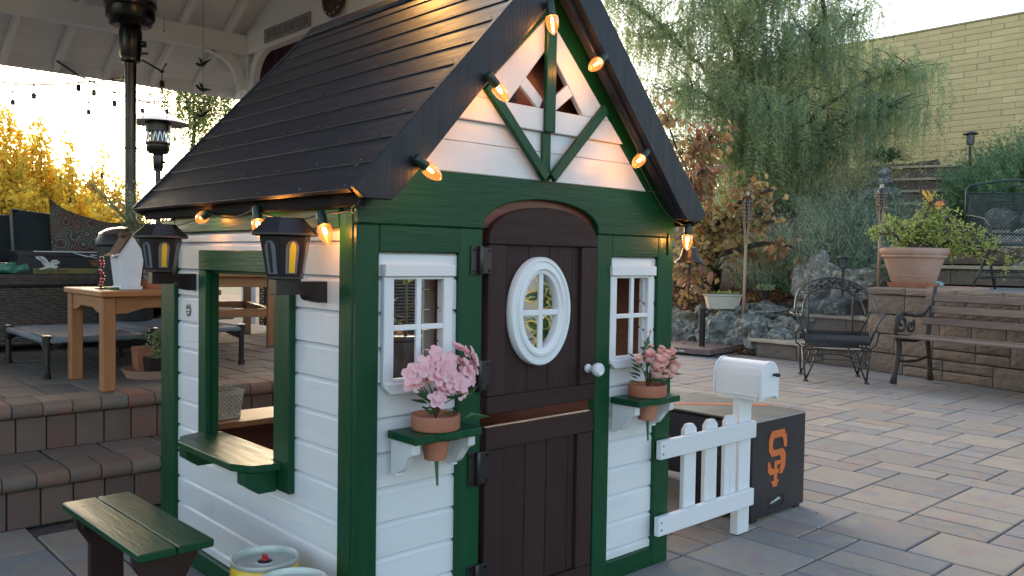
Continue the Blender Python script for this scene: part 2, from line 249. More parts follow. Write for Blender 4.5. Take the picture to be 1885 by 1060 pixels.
# ---------------------------------------------------------------- mesh helpers
def rotz(a): return Matrix.Rotation(a, 3, 'Z')
class MB:
    def __init__(s): s.v = []; s.f = []
    def add(s, vs, fs):
        b = len(s.v); s.v += [tuple(v) for v in vs]; s.f += [tuple(i+b for i in f) for f in fs]; return s
    def box(s, x0, x1, y0, y1, z0, z1):
        return s.add([(x0,y0,z0),(x1,y0,z0),(x1,y1,z0),(x0,y1,z0),(x0,y0,z1),(x1,y0,z1),(x1,y1,z1),(x0,y1,z1)],
                     [(0,3,2,1),(4,5,6,7),(0,1,5,4),(1,2,6,5),(2,3,7,6),(3,0,4,7)])
    def obox(s, c, size, rot=None):
        m = rot or Matrix.Identity(3); c = Vector(c); h = [x/2 for x in size]
        vs = [c + m @ Vector((sx*h[0], sy*h[1], sz*h[2])) for sz in (-1, 1) for sx, sy in ((-1,-1),(1,-1),(1,1),(-1,1))]
        return s.add(vs, [(0,3,2,1),(4,5,6,7),(0,1,5,4),(1,2,6,5),(2,3,7,6),(3,0,4,7)])
    def prism(s, pts, a, b, axis='y'):
        """polygon pts (2d) extruded from a to b along axis"""
        n = len(pts)
        def P(p, t): return {'y': (p[0], t, p[1]), 'x': (t, p[0], p[1]), 'z': (p[0], p[1], t)}[axis]
        vs = [P(p, a) for p in pts] + [P(p, b) for p in pts]
        fs = [tuple(range(n)), tuple(reversed(range(n, 2*n)))] + [(i, i+n, (i+1) % n+n, (i+1) % n) for i in range(n)]
        return s.add(vs, fs)
    def beam(s, p, q, w, h, upv=(0, 0, 1)):
        p = Vector(p); q = Vector(q); d = (q-p); L = d.length; d.normalize(); u = Vector(upv); sd_ = d.cross(u).normalized(); u = sd_.cross(d)
        m = Matrix((d, sd_, u)).transposed(); return s.obox((p+q)/2, (L, w, h), m)
    def tube(s, pts, r, seg=6, cap=True):
        pts = [Vector(p) for p in pts]; n = len(pts)
        rs = r if isinstance(r, (list, tuple)) else [r]*n
        b = len(s.v); prev = None
        for i, p in enumerate(pts):
            t = (pts[min(i+1, n-1)] - pts[max(i-1, 0)])
            t = t.normalized() if t.length > 1e-9 else Vector((0, 0, 1))
            if prev is None: u = t.orthogonal().normalized()
            else:
                u = prev - t*prev.dot(t); u = u.normalized() if u.length > 1e-6 else t.orthogonal().normalized()
            prev = u; w_ = t.cross(u)
            for k in range(seg):
                a = 2*PI*k/seg; s.v.append(tuple(p + (u*math.cos(a) + w_*math.sin(a))*rs[i]))
        for i in range(n-1):
            for k in range(seg):
                k2 = (k+1) % seg; s.f.append((b+i*seg+k, b+i*seg+k2, b+(i+1)*seg+k2, b+(i+1)*seg+k))
        if cap: s.f.append(tuple(b+k for k in reversed(range(seg)))); s.f.append(tuple(b+(n-1)*seg+k for k in range(seg)))
        return s
    def lathe(s, prof, c=(0, 0, 0), seg=24, rot=None, sx=1., sy=1., a0=0., cap=True):
        c = Vector(c); b = len(s.v); n = len(prof)
        for (r, z) in prof:
            for k in range(seg):
                a = a0+2*PI*k/seg; v = Vector((r*math.cos(a)*sx, r*math.sin(a)*sy, z)); v = rot @ v if rot else v
                s.v.append(tuple(c+v))
        for i in range(n-1):
            for k in range(seg):
                k2 = (k+1) % seg; s.f.append((b+i*seg+k, b+i*seg+k2, b+(i+1)*seg+k2, b+(i+1)*seg+k))
        if not cap: return s
        if prof[0][0] > 1e-6: s.f.append(tuple(b+k for k in reversed(range(seg))))
        if prof[-1][0] > 1e-6: s.f.append(tuple(b+(n-1)*seg+k for k in range(seg)))
        return s
    def leaf(s, p, d, nrm, L, W, fold=.15):
        """six-point leaf blade from p along d"""
        p = Vector(p); d = Vector(d).normalized(); nrm = Vector(nrm); sd_ = d.cross(nrm)
        sd_ = sd_.normalized() if sd_.length > 1e-5 else d.orthogonal().normalized(); nn = sd_.cross(d)
        m = p+d*L*.5-nn*W*fold; 
        return s.add([p, p+d*L*.4+sd_*W*.5+nn*W*fold, p+d*L-nn*W*fold*.8, p+d*L*.4-sd_*W*.5+nn*W*fold, m], [(0,1,4),(1,2,4),(0,4,3),(4,2,3)])
    def ico(s, c, r, sub=1, noise_=0., seed=0., sc3=(1, 1, 1), freq=1.6):
        bm = bmesh.new(); bmesh.ops.create_icosphere(bm, subdivisions=sub, radius=1)
        vs = []
        for v in bm.verts:
            q = v.co.copy()
            if noise_:
                q *= 1 + noise_*mnoise.noise(q*freq + Vector((seed, seed*1.7, -seed))) - (noise_*.55*abs(mnoise.noise(q*freq*1.7 + Vector((3, seed, 1)))) if noise_ > .3 else 0) + noise_*.4*mnoise.noise(q*freq*3 + Vector((seed, 9, seed)))
            vs.append(Vector(c) + Vector((q.x*r*sc3[0], q.y*r*sc3[1], q.z*r*sc3[2])))
        fs = [tuple(x.index for x in f.verts) for f in bm.faces]; bm.free(); return s.add(vs, fs)
    def xf(s, m, t=(0, 0, 0)):
        t = Vector(t); s.v = [tuple(m @ Vector(v) + t) for v in s.v]; return s

W_ = {}
def wloc(o): return W_.get(o.name, Vector((0, 0, 0))) if o else Vector((0, 0, 0))
def to_mesh(name, verts, faces, m, bevel=0., smooth=False, seg=1, fix=False):
    me = bpy.data.meshes.new(name); me.from_pydata(verts, [], faces)
    if bevel or fix:
        bm = bmesh.new(); bm.from_mesh(me)
        if fix: bmesh.ops.recalc_face_normals(bm, faces=bm.faces)
        if bevel:
            ed = [e for e in bm.edges if len(e.link_faces) == 2 and e.calc_face_angle(0) > .5]
            bmesh.ops.bevel(bm, geom=ed, offset=bevel, segments=seg, affect='EDGES', clamp_overlap=True)
        bm.to_mesh(me); bm.free()
    for x in (m if isinstance(m, (list, tuple)) else [m]): me.materials.append(MT[x] if isinstance(x, str) else x)
    if smooth:
        me.polygons.foreach_set('use_smooth', [True]*len(me.polygons))
        if smooth == 2:
            try: me.set_sharp_from_angle(angle=R(38))
            except Exception: pass
    me.update(); return me
def part(name, mb, m, parent=None, bevel=0., smooth=False, seg=1, **props):
    """one mesh object; coordinates are the parent's space at build time (world when the parent sits unrotated)"""
    v = mb.v; 
    a = np.array(v); c = Vector(((a.min(0)+a.max(0))/2).tolist())
    vs = [tuple(Vector(x)-c) for x in v]
    me = to_mesh(name, vs, mb.f, m, bevel, smooth, seg, fix=True)
    o = bpy.data.objects.new(name, me); COL.objects.link(o)
    o.location = c - wloc(parent); W_[o.name] = c
    if parent: o.parent = parent
    for k, x in props.items(): o[k] = x
    return o
def thing(name, label, cat, loc=(0, 0, 0), group=None):
    o = bpy.data.objects.new(name, None); COL.objects.link(o); o.empty_display_size = .05
    o.location = loc; W_[o.name] = Vector(loc); o['label'] = label; o['category'] = cat
    if group: o['group'] = group
    return o
def single(name, mb, m, label, cat, group=None, **k):
    o = part(name, mb, m, None, **k); o['label'] = label; o['category'] = cat
    if group: o['group'] = group
    return o
def inst(name, me, loc, parent=None, rot=None, scale=None):
    o = bpy.data.objects.new(name, me); COL.objects.link(o); o.location = Vector(loc) - wloc(parent); W_[o.name] = Vector(loc)
    if rot is not None: o.rotation_euler = rot
    if scale is not None: o.scale = scale
    if parent: o.parent = parent
    return o
def kids(o):
    return [c for c in ALLKIDS.get(o.name, [])]
def copy_tree(root, label, loc=None, rotz_=None, group=None, scale=None):
    def rec(o, par):
        c = o.copy(); COL.objects.link(c); c.parent = par
        for ch in list(o.children): rec(ch, c)
        return c
    c = rec(root, None); c['label'] = label
    if loc is not None: c.location = loc
    if rotz_ is not None: c.rotation_euler = (0, 0, rotz_)
    if scale is not None: c.scale = scale
    if group: c['group'] = group
    return c
def place(o, loc, rz=0., scale=None):
    o.location = loc; o.rotation_euler = (0, 0, rz)
    if scale: o.scale = scale
    return o
def leaves_mesh(name, P, D, N, L, W, m, parent=None, **props):
    """many 2-triangle leaf blades at once (numpy): P base, D direction, N normal, arrays n x 3"""
    P = np.asarray(P, float); D = np.asarray(D, float); N = np.asarray(N, float); n = len(P)
    L = np.broadcast_to(np.asarray(L, float), (n,))[:, None]; W = np.broadcast_to(np.asarray(W, float), (n,))[:, None]
    D = D/np.maximum(np.linalg.norm(D, axis=1, keepdims=True), 1e-6)
    S = np.cross(D, N); S = S/np.maximum(np.linalg.norm(S, axis=1, keepdims=True), 1e-6)
    base = P; c = (P.min(0)+P.max(0))/2; P = P-c
    V = np.stack([P, P+D*L*.45+S*W*.5, P+D*L, P+D*L*.45-S*W*.5], 1).reshape(-1, 3)
    me = bpy.data.meshes.new(name); me.vertices.add(4*n); me.vertices.foreach_set('co', V.astype(np.float32).ravel())
    me.loops.add(4*n); me.loops.foreach_set('vertex_index', np.arange(4*n, dtype=np.int32))
    me.polygons.add(n); me.polygons.foreach_set('loop_start', np.arange(0, 4*n, 4, dtype=np.int32)); me.polygons.foreach_set('loop_total', np.full(n, 4, dtype=np.int32))
    me.update(calc_edges=True); me.validate(); me.materials.append(MT[m] if isinstance(m, str) else m)
    o = bpy.data.objects.new(name, me); COL.objects.link(o); c = Vector(c.tolist()); o.location = c - wloc(parent); W_[o.name] = c
    if parent: o.parent = parent
    for k, x in props.items(): o[k] = x
    return o
nr = np.random.RandomState(5)
def rv(n): 
    v = nr.normal(size=(n, 3)); return v/np.linalg.norm(v, axis=1, keepdims=True)
# ================================================================= GROUND, PATIO
def in_view(p, mg=.03):
    d = Vector(p)-CAM; z = d.dot(fw)
    if z < .1: return False
    x = 942.5+1556.65*d.dot(rt)/z; y = 530-1556.65*d.dot(up)/z
    return -1885*mg-40 < x < 1885*(1+mg)+40 and -1060*mg-40 < y < 1060*(1+mg)+60
g = part('ground', MB().box(-900, 1500, -900, 1500, -.6, -.5), 'earth'); g['kind'] = 'structure'
patio = part('patio', MB().box(-5, 9.2, -5, 8.5, -.5, -.012), 'joint'); patio['kind'] = 'structure'
U = .162
pats = {(2, 2): 5.5, (1, 2): 3.4, (2, 1): 1.2, (1, 1): 2.2}
pm = {}
def pmesh(nx, ny, th=.05, u=U, m='paver', gap=.007):
    k = (nx, ny, th, u, m)
    if k not in pm: 
        x, y = nx*u/2-gap/2, ny*u/2-gap/2
        pm[k] = to_mesh('paver', MB().box(-x, x, -y, y, -th, 0).v, MB().box(-x, x, -y, y, -th, 0).f, m, bevel=.004)
    return pm[k]
def tile(x0, y0, nx, ny, seed):
    r = random.Random(seed); occ = [[0]*ny for _ in range(nx)]; out = []
    for j in range(ny):
        for i in range(nx):
            if occ[i][j]: continue
            c = []
            for (a, b), wt in pats.items():
                if i+a <= nx and j+b <= ny and all(not occ[i+p][j+q] for p in range(a) for q in range(b)): c.append(((a, b), wt))
            t = r.random()*sum(x[1] for x in c)
            for s_, wt in c:
                t -= wt
                if t <= 0: break
            a, b = s_
            for p in range(a):
                for q in range(b): occ[i+p][j+q] = 1
            out.append((x0+(i+a/2)*U, y0+(j+b/2)*U, a, b))
    return out
pv = [t for t in tile(-1.66-.10, -1.3, 56, 50, 3) if in_view((t[0], t[1], 0), .05)]
pv = [t for t in pv if not (t[0] < 2.6 and t[1] > 1.72)]
pv = [t for t in pv if not (0.15 < t[0] < 1.1 and .15 < t[1] < 1.1)]
pv = [t for t in pv if not (t[0] < 3.0 and t[1] > 1.2 and t[0] > .3)]
pv.sort(key=lambda t: (Vector((t[0], t[1], 0))-CAM).length)
rest = MB()
for k, (x, y, a, b) in enumerate(pv):
    if k < 300: inst('paver', pmesh(a, b), (x, y, rnd.uniform(-.0018, .0012)), patio, rot=(rnd.uniform(-.004, .004), rnd.uniform(-.004, .004), rnd.uniform(-.004, .004)))
    elif len(rest.v) < 60000: rest.box(x-a*U/2+.004, x+a*U/2-.004, y-b*U/2+.004, y+b*U/2-.004, -.03, rnd.uniform(-.002, .001))
# far pavers: one part with a patch colour per paver
def stuff_pavers(mb, parent, base, name='far_pavers'):
    o = part(name, mb, base, parent, kind='stuff'); return o
far_m = mat('far patio pavers', (.215, .205, .195), (.18, .185, .195), rough=.9, scale=3.0, c3=(.24, .205, .18), s3=2.4, m3=(.45, .6), bump=.3, bscale=90)
if rest.v: part('far_pavers', rest, far_m, patio, kind='stuff')

# ================================================================= TERRACE AND STEPS
ter = part('terrace', MB().box(-3.2, 2.62, 1.77, 2.14, -.02, .128).box(-3.2, 3.9, 2.14, 7.2, -.02, .335), 'joint'); ter['kind'] = 'structure'
def nosing_mesh(wd, dep=.20, th=.06):
    r_ = th/2; pts = [(dep, 0), (dep, -th)] + [(r_ - r_*math.sin(a), -r_ - r_*math.cos(a)) for a in [PI*k/7 for k in range(8)]]
    mb = MB().prism(pts, -wd/2, wd/2, 'x'); return to_mesh('nosing', mb.v, mb.f, 'nosing', bevel=.0025, smooth=2, fix=True)
nm = nosing_mesh(.108)
rm = to_mesh('riser_block', MB().box(-.0535, .0535, 0, .04, -.069, .069).v, MB().box(-.0535, .0535, 0, .04, -.069, .069).f, 'riser', bevel=.004)
for i in range(34):
    x = -1.0 + i*.1115
    for (zt, yf) in ((.20, 1.70), (.40, 2.075)):
        inst('nosing', nm, (x, yf+rnd.uniform(-.002, .002), zt+rnd.uniform(-.001, .001)), ter, rot=(0, 0, rnd.uniform(-.01, .01)))
        inst('riser_block', rm, (x+.02, yf+.032+rnd.uniform(-.002, .002), zt-.131), ter)
tp = {}
for i in range(17):
    x = -.95 + i*.223
    inst('paver', pmesh(1, 1, .04, .2205, 'paver_dark'), (x, 2.012, .2), ter)
r_ = random.Random(4)
for (x, y, a, b) in [t for t in tile(-.9, 2.285, 24, 27, 11)]:
    if in_view((x, y, .4), .02) and not (x > 1.9 and y > 4.6):
        inst('paver', pmesh(a, b, .04, U, 'paver_dark'), (x, y, .4+r_.uniform(-.0015, .001)), ter, rot=(0, 0, r_.uniform(-.004, .004)))

# ================================================================= PLAYHOUSE
H = thing('playhouse', 'child-size green and white wooden playhouse with black plank roof and brown Dutch door', 'playhouse', (.616, .62, 0))
W, Dp = 1.232, 1.236
zj = lambda n: .0095+.0868*n
def bx(name, m, *a, parent=H, bevel=.0025, **k): return part(name, MB().box(*a), m, parent, bevel=bevel, **k)
# siding, front (two panels) and left side
def siding_run(axis, a, b, holes, top, s0):
    for n in range(0, 13):
        z0 = max(zj(n), .063)+.0012; z1 = min(zj(n+1), top)-.0012
        if z1-z0 < .012: continue
        segs = [(a, b)]
        for (ha, hb, hz0, hz1) in holes:
            if z1 > hz0+.002 and z0 < hz1-.002: segs = [(a, ha), (hb, b)]
        for (p, q) in segs:
            if axis == 'x': o = part('siding_board', MB().prism([(.012, z0), (.012, z1-.0095), (.0215, z1), (.0235, z1), (.0235, z1+.0055), (.030, z1+.0055), (.030, z0+.0075), (.0235, z0+.0075), (.0235, z0)], p, q, 'x'), 'white_x', H, bevel=.002)
            elif axis == 'yl': o = part('siding_board', MB().prism([(.012, z0), (.012, z1-.0095), (.0215, z1), (.0235, z1), (.0235, z1+.0055), (.030, z1+.0055), (.030, z0+.0075), (.0235, z0+.0075), (.0235, z0)], p, q, 'y'), 'white_y', H, bevel=.002)
            elif axis == 'yr': o = part('siding_board', MB().box(W-.030, W-.012, p, q, z0, z1), 'white_y', H, bevel=.003)
            elif axis == 'xb': o = part('siding_board', MB().box(p, q, Dp-.03, Dp-.012, z0, z1), 'white_x', H, bevel=.003)
siding_run('x', .060, .316, [(.098, .264, .7039, .9643)], 1.030, 0)
siding_run('x', .918, 1.156, [(.936, 1.094, .7039, .9643)], 1.030, 0)
siding_run('yl', .080, 1.122, [(.395, .855, .4435, .9643)], 1.085, 0)
siding_run('yr', .03, Dp-.03, [(.30, .95, .53, .9643)], 1.13, 0)
siding_run('xb', .04, W-.04, [(.10, 1.10, .357, .9643)], 1.10, 0)
# inner lining
bx('inner_lining', 'inner_x', .312, .06, .031, .045, .05, .70)if False else None
for (nm_, args, mm) in [('inner_panel', (.032, W-.032, Dp-.050, Dp-.034, .02, .43), 'inner_x'), ('inner_panel', (W-.048, W-.034, .05, Dp-.06, .02, .53), 'inner_y'),
                        ('inner_panel', (W-.048, W-.034, .05, .30, .531, 1.12), 'inner_y'), ('inner_panel', (W-.048, W-.034, .95, Dp-.06, .531, 1.12), 'inner_y'),
                        ('inner_panel', (W-.048, W-.034, .301, .949, .966, 1.12), 'inner_y')]:
    bx(nm_, mm, *args)
bx('floor_panel', 'inner_x', .03, W-.03, .035, Dp-.035, .004, .022)
# trim, front
bx('corner_board', 'green_z', 0, .064, -.002, .0165, 0, 1.0925, bevel=.004)
bx('corner_board', 'green_z', W-.080, W, -.002, .018, .0, 1.0925)
bx('door_jamb', 'green_z', .3125, .392, -.0005, .030, 0, 1.0925); bx('door_jamb', 'green_z', .853, .922, -.0005, .030, 0, 1.0925)
bx('top_rail', 'green_x', .0645, .312, -.001, .016, 1.026, 1.0925); bx('top_rail', 'green_x', .9225, W-.0805, -.001, .016, 1.026, 1.0925)
bx('bottom_rail', 'green_x', .0645, .312, -.001, .022, .0, .063); bx('bottom_rail', 'green_x', .9225, W-.0805, -.001, .022, .0, .063)
arch = [(.3925+.2303*(1-math.cos(PI*k/20)), 1.0935+.089*math.sin(PI*k/20)**.85) for k in range(21)]
part('header_board', MB().prism([(0, 1.0935), *arch, (W, 1.0935), (W, 1.236), (0, 1.236)], -.004, .016, 'y'), 'green_x', H, bevel=.0025)
bx('door_head', 'inner_x', .33, .91, .020, .050, 1.095, 1.22)
# trim, sides and back
bx('side_corner_board', 'green_z', .001, .018, .0195, .083, 0, 1.125, bevel=.004)
bx('side_corner_board', 'green_z', -.002, .018, 1.118, Dp, 0, 1.125)
bx('side_band', 'green_y', -.001, .016, .0835, 1.1175, 1.083, 1.150)
bx('side_bottom_rail', 'green_y', -.002, .016, .0835, 1.1175, 0, .063)
bx('corner_post', 'inner_z', .019, .06, .0325, .06, .02, 1.14); bx('corner_post', 'inner_z', W-.06, W-.035, .034, .06, .02, 1.14)
bx('corner_post', 'inner_z', .031, .07, Dp-.07, Dp-.034, .02, 1.14); bx('corner_post', 'inner_z', W-.078, W-.0485, Dp-.07, Dp-.034, .02, 1.14)
bx('side_corner_board', 'green_z', W-.018, W+.002, .0185, .083, 0, 1.125); bx('side_corner_board', 'green_z', W-.018, W+.002, 1.15, Dp, 0, 1.125)
bx('back_trim', 'green_z', 0.001, .08, Dp-.011, Dp+.006, 0, 1.12); bx('back_trim', 'green_z', W-.08, W-.001, Dp-.011, Dp+.006, 0, 1.12)
bx('back_trim', 'green_x', .081, W-.081, Dp-.011, Dp+.006, 1.05, 1.12)
# door
door = part('door', MB().box(.470, .784, .016, .024, .60, 1.060).box(.470, .782, .016, .024, .036, .53), 'brown_z', H)
# cut a hole behind the oval: rebuild upper backing as a frame
oc = (.604, .866); ORX, ORZ = .073, .112
bpy.data.objects.remove(door)
fr = MB().box(.412, .475, .0165, .026, .60, 1.055).box(.784, .846, .0165, .026, .60, 1.055).box(.412, .846, .0175, .0245, .036, .545)
door = part('door', fr, 'brown_z', H)
a2 = [(.4115+.2178*(1-math.cos(PI*k/24)), 1.064+.097*math.sin(PI*k/24)**.9) for k in range(25)]
part('arched_top_rail', MB().prism([(.4115, 1.0525), *a2, (.847, 1.0525)], -.006, .016, 'y'), 'brown_x', door, bevel=.0025)
def dbx(n, m, *a): return part(n, MB().box(*a), m, door, bevel=.002)
dbx('stile', 'brown_z', .4115, .4755, -.004, .016, .6385, 1.0515); dbx('stile', 'brown_z', .7815, .8470, -.004, .016, .6385, 1.0515)
dbx('rail', 'brown_x', .4105, .8470, -.006, .016, .5905, .6375); dbx('rail', 'brown_x', .4085, .8430, -.006, .016, .4925, .5555)
dbx('stile', 'brown_z', .4085, .4725, -.004, .016, .0815, .4915); dbx('stile', 'brown_z', .7755, .8425, -.004, .016, .0815, .4915)
dbx('rail', 'brown_x', .4080, .8420, -.006, .016, .0320, .0805)
seams = [.4765, .569, .654, .747, .7805]
for i in range(4):
    p, q = seams[i]+.001, seams[i+1]-.001
    def el(x, s_):
        t = (x-oc[0])/ORX
        return oc[1]+s_*ORZ*math.sqrt(max(0, 1-t*t))
    if q < oc[0]-ORX or p > oc[0]+ORX: dbx('door_plank', 'brown_z', p, q, .008, .0155, .638, 1.052)
    else:
        xs = [p+(q-p)*k/10 for k in range(11)]
        up_ = [(p, 1.052), (q, 1.052)] + [(x, el(x, 1)) for x in reversed(xs)]
        lo_ = [(p, .638)] + [(x, el(x, -1)) for x in xs] + [(q, .638)]
        part('door_plank', MB().prism(up_, .008, .0155, 'y'), 'brown_z', door); part('door_plank', MB().prism(lo_, .008, .0155, 'y'), 'brown_z', door)
seams = [.4735, .569, .654, .747, .7745]
for i in range(4): dbx('door_plank', 'brown_z', seams[i]+.001, seams[i+1]-.001, .008, .0155, .081, .492)
# oval window
def ell_ring(mb, prof, c, seg=56):
    """profile of (offset from outer edge inward, height towards viewer)"""
    b = len(mb.v)
    for (off, h) in prof:
        for k in range(seg):
            a = 2*PI*k/seg; mb.v.append((c[0]+(.1185-off)*math.cos(a), -h, c[1]+(.1545-off)*math.sin(a)))
    n = len(prof)
    for i in range(n):
        j = (i+1) % n
        for k in range(seg):
            k2 = (k+1) % seg; mb.f.append((b+i*seg+k, b+i*seg+k2, b+j*seg+k2, b+j*seg+k))
    return mb
ov = part('oval_window', ell_ring(MB(), [(0, -.006), (0, .013), (.003, .017), (.012, .017), (.014, .013), (.024, .014), (.026, .020), (.028, .021), (.034, .021), (.037, .015), (.047, .014), (.049, .011), (.049, -.012)], oc), 'white_plain', H, smooth=2)
part('muntin', MB().box(oc[0]-.0085, oc[0]+.0085, -.012, -.002, oc[1]-.107, oc[1]+.107), 'white_plain', ov, bevel=.002)
part('muntin', MB().box(oc[0]-.070, oc[0]+.070, -.0105, -.0015, oc[1]-.0085-.004, oc[1]+.0085-.004), 'white_plain', ov, bevel=.002)
# knob
part('door_knob', MB().lathe([(.013, 0), (.013, .006), (.008, .012), (.008, .022), (.017, .030), (.0205, .040), (.0205, .048), (.016, .055), (.012, .056), (.011, .054), (0, .054)], (.812, -.004, .687), 22, rot=Matrix.Rotation(R(90), 3, 'X')), 'white_plain', H, smooth=2)
# hinges
for (z0, z1, bent) in ((.970, 1.047, 0), (.657, .742, 1), (.404, .496, 0), (.108, .190, 0)):
    mb = MB(); x0 = .349; yl = -.0065
    mb.box(x0, x0+.026, -.006, -.0025, z0, z1); mb.box(x0+.030, x0+.068, -.0105, -.0065, z0+.003, z1-.003)
    hg = part('hinge', mb, 'black_plastic', H, bevel=.0015)
    part('hinge_barrel', MB().lathe([(.006, 0), (.007, .002), (.007, z1-z0-.002), (.006, z1-z0)], (x0+.028, -.012, z0), 12), 'black_plastic', hg, smooth=2)
    for (sx, sz) in ((.010, .010), (.010, z1-z0-.010), (.060, .012), (.060, z1-z0-.012)):
        part('screw', MB().lathe([(.0045, 0), (.004, .0025), (0, .003)], (x0+sx, -.006 if sx < .03 else -.0105, z0+sz), 8, rot=Matrix.Rotation(R(90), 3, 'X')), 'dark_steel', hg)
# small framed windows
def small_window(x0, x1):
    fr = MB(); fw_ = .022
    f = part('window_frame', MB().box(x0, x0+.029, -.004, .012, .700, .9655), 'white_z', H, bevel=.002); part('window_jamb', MB().box(x1-.029, x1, -.004, .012, .700, .9655), 'white_z', f, bevel=.002)
    part('window_head', MB().box(x0-.002, x1+.002, -.012, .012, .966, .996), 'white_x', f, bevel=.002)
    part('window_sill', MB().prism([(x0, .704), (x0, .692), (x0+.018, .676), (x1-.018, .676), (x1, .692), (x1, .704)], -.011, .012, 'y'), 'white_x', f, bevel=.002)
    a, b = x0+.029, x1-.029; m_ = (a+b)/2
    for mu in ((m_-.0075, m_+.0075, .708, .961), (a, m_-.0076, .832, .846), (m_+.0076, b, .832, .846), (a, b, .9585, .9655), (a, b, .7045, .714)):
        part('muntin', MB().box(mu[0], mu[1], -.002, .008, mu[2], mu[3]), 'white_plain', f, bevel=.0015)
    return f
small_window(.077, .289); small_window(.915, 1.129)
# side window frame with its long sill
sf = part('side_window_frame', MB().box(-.008, .0115, .850, .905, .378, .9635), 'green_z', H, bevel=.0025)
part('frame_jamb', MB().box(-.008, .0115, .313, .400, .378, .9635), 'green_z', sf, bevel=.0025)
part('frame_head', MB().box(-.0085, .0115, .313, .905, .964, 1.026), 'green_y', sf, bevel=.0025)
part('frame_return', MB().box(.012, .034, .848, .856, .45, .962), 'green_z', sf); part('frame_return', MB().box(.012, .040, .394, .402, .45, .962), 'green_z', sf)
part('frame_return', MB().box(.012, .045, .403, .847, .9555, .963), 'green_y', sf)
sill = [(-.118, .425), (-.118, .785), (-.085, .850), (-.009, .882), (-.009, .849), (.045, .849), (.045, .401), (-.009, .401), (-.009, .345), (-.086, .365)]
part('window_ledge', MB().prism(sill, .437, .457, 'z'), 'green_y', sf, bevel=.0025)
for yb in (.375, .775):
    part('ledge_bracket', MB().prism([(-.009, .436), (-.098, .436), (-.098, .402), (-.060, .375), (-.009, .375)], yb, yb+.052, 'y'), 'green_x', sf, bevel=.002)
# back opening counter
bx('back_counter', 'cedar_x', .06, 1.17, Dp-.26, Dp-.055, .432, .452)
bx('back_post', 'inner_z', 1.152, 1.196, Dp-.10, Dp-.052, .453, 1.12)
# gable
gx = .616
bx('gable_backing', 'inner_x', .20, .44, .022, .030, 1.24, 1.40); bx('gable_backing', 'inner_x', .80, 1.03, .022, .030, 1.24, 1.40)
def gz(x): return 1.163+1.0844*(.676-abs(x-gx))     # roof top line
def slab(name, m, pts, y0, y1, par=H, bevel=.002): return part(name, MB().prism(pts, y0, y1, 'y'), m, par, bevel=bevel)
gb = slab('gable_board', 'white_x', [(.150, 1.2365), (1.082, 1.2365), (1.002, 1.317), (.230, 1.317)], -.001, .014)
slab('gable_board', 'white_x', [(.229, 1.3182), (1.003, 1.3182), (.948, 1.374), (.284, 1.374)], .001, .014)
slab('gable_board', 'white_x', [(.284, 1.3745), (.948, 1.3745), (.883, 1.438), (.349, 1.438)], -.013, .008)
for s_ in (-1, 1):     # white rake boards round the little opening
    X = lambda dx: gx+s_*dx
    pts = [(X(.267), 1.4385), (X(.150), 1.4385), (X(.012), 1.600), (X(.012), 1.690)]
    slab('gable_rake', 'white_z', pts if s_ > 0 else pts[::-1], -.012, .006)
    pts = [(X(.107), 1.492), (X(.085), 1.520), (X(.014), 1.4645), (X(.028), 1.4385), (X(.036), 1.4385)]
    slab('gable_brace', 'white_z', pts if s_ > 0 else pts[::-1], -.009, .004)
    # green rake boards filling between white triangle and roof
    pts = [(X(.470), 1.2372), (X(.590), 1.2372), (X(0.002), 1.866), (X(0.002), 1.700)]
    slab('green_rake', 'green_z', pts if s_ > 0 else pts[::-1], -.004, .012)
    p = Vector((X(.012), 0, 1.244)); q = Vector((X(.235), 0, 1.470)); d = (q-p).normalized(); n_ = Vector((-d.z, 0, d.x))*.0145
    pts = [(p+n_).xz, (p-n_).xz, (q-n_).xz, (q+n_).xz]
    slab('green_diagonal', 'green_z', [(a.x, a.y) for a in pts], -.030, -.0135)
bx('green_post', 'green_z', gx-.019, gx+.019, -.028, -.013, 1.372, 1.693); bx('green_post', 'green_z', gx-.016, gx+.016, -.0135, -.0015, 1.238, 1.3715)
# roof planks
sl = Vector((.676, 0, .733)); L = sl.length; sd_ = sl.normalized(); NP = 11
for s_ in (1, -1):
    for k in range(NP):
        t0, t1 = k/NP, (k+1)/NP+.012
        mb = MB(); n_ = Vector((-sd_.z, 0, sd_.x))
        p0 = Vector((-.060, 0, 1.163))+sl*t0; p1 = Vector((-.060, 0, 1.163))+sl*min(t1, 1.0)
        jit = rnd.uniform(-.004, .004); off0 = .0045; off1 = .0003
        th = .0115
        q = [p0+n_*(off0-th), p0+n_*off0, p1+n_*off1, p1+n_*(off1-th)]
        pts = [((a.x if s_ > 0 else W-a.x), a.z) for a in q]
        part('roof_plank', MB().prism(pts, -.064, 1.322+jit, 'y'), 'black_y', H, bevel=.0006)
nb_ = MB()
for k in range(NP):
    for yy in (-.02, .20, .42, .63, .85, 1.06, 1.28):
        t = (k+.16+rnd.uniform(-.03, .03))/NP; n_ = Vector((-sd_.z, 0, sd_.x)); p = Vector((-.060, 0, 1.163))+sl*t+n_*.0042; yy2 = yy+rnd.uniform(-.02, .02)
        nb_.obox((p.x, yy2, p.z), (.0042, .0042, .0016), Matrix.Rotation(R(-47.3), 3, 'Y'))
part('roof_nails', nb_, 'nailhead', H, kind='stuff')
part('ridge_cap', MB().prism([(gx-.03, 1.872), (gx, 1.905), (gx+.03, 1.872), (gx+.03, 1.885), (gx, 1.918), (gx-.03, 1.885)], -.064, 1.32, 'y'), 'black_y', H)
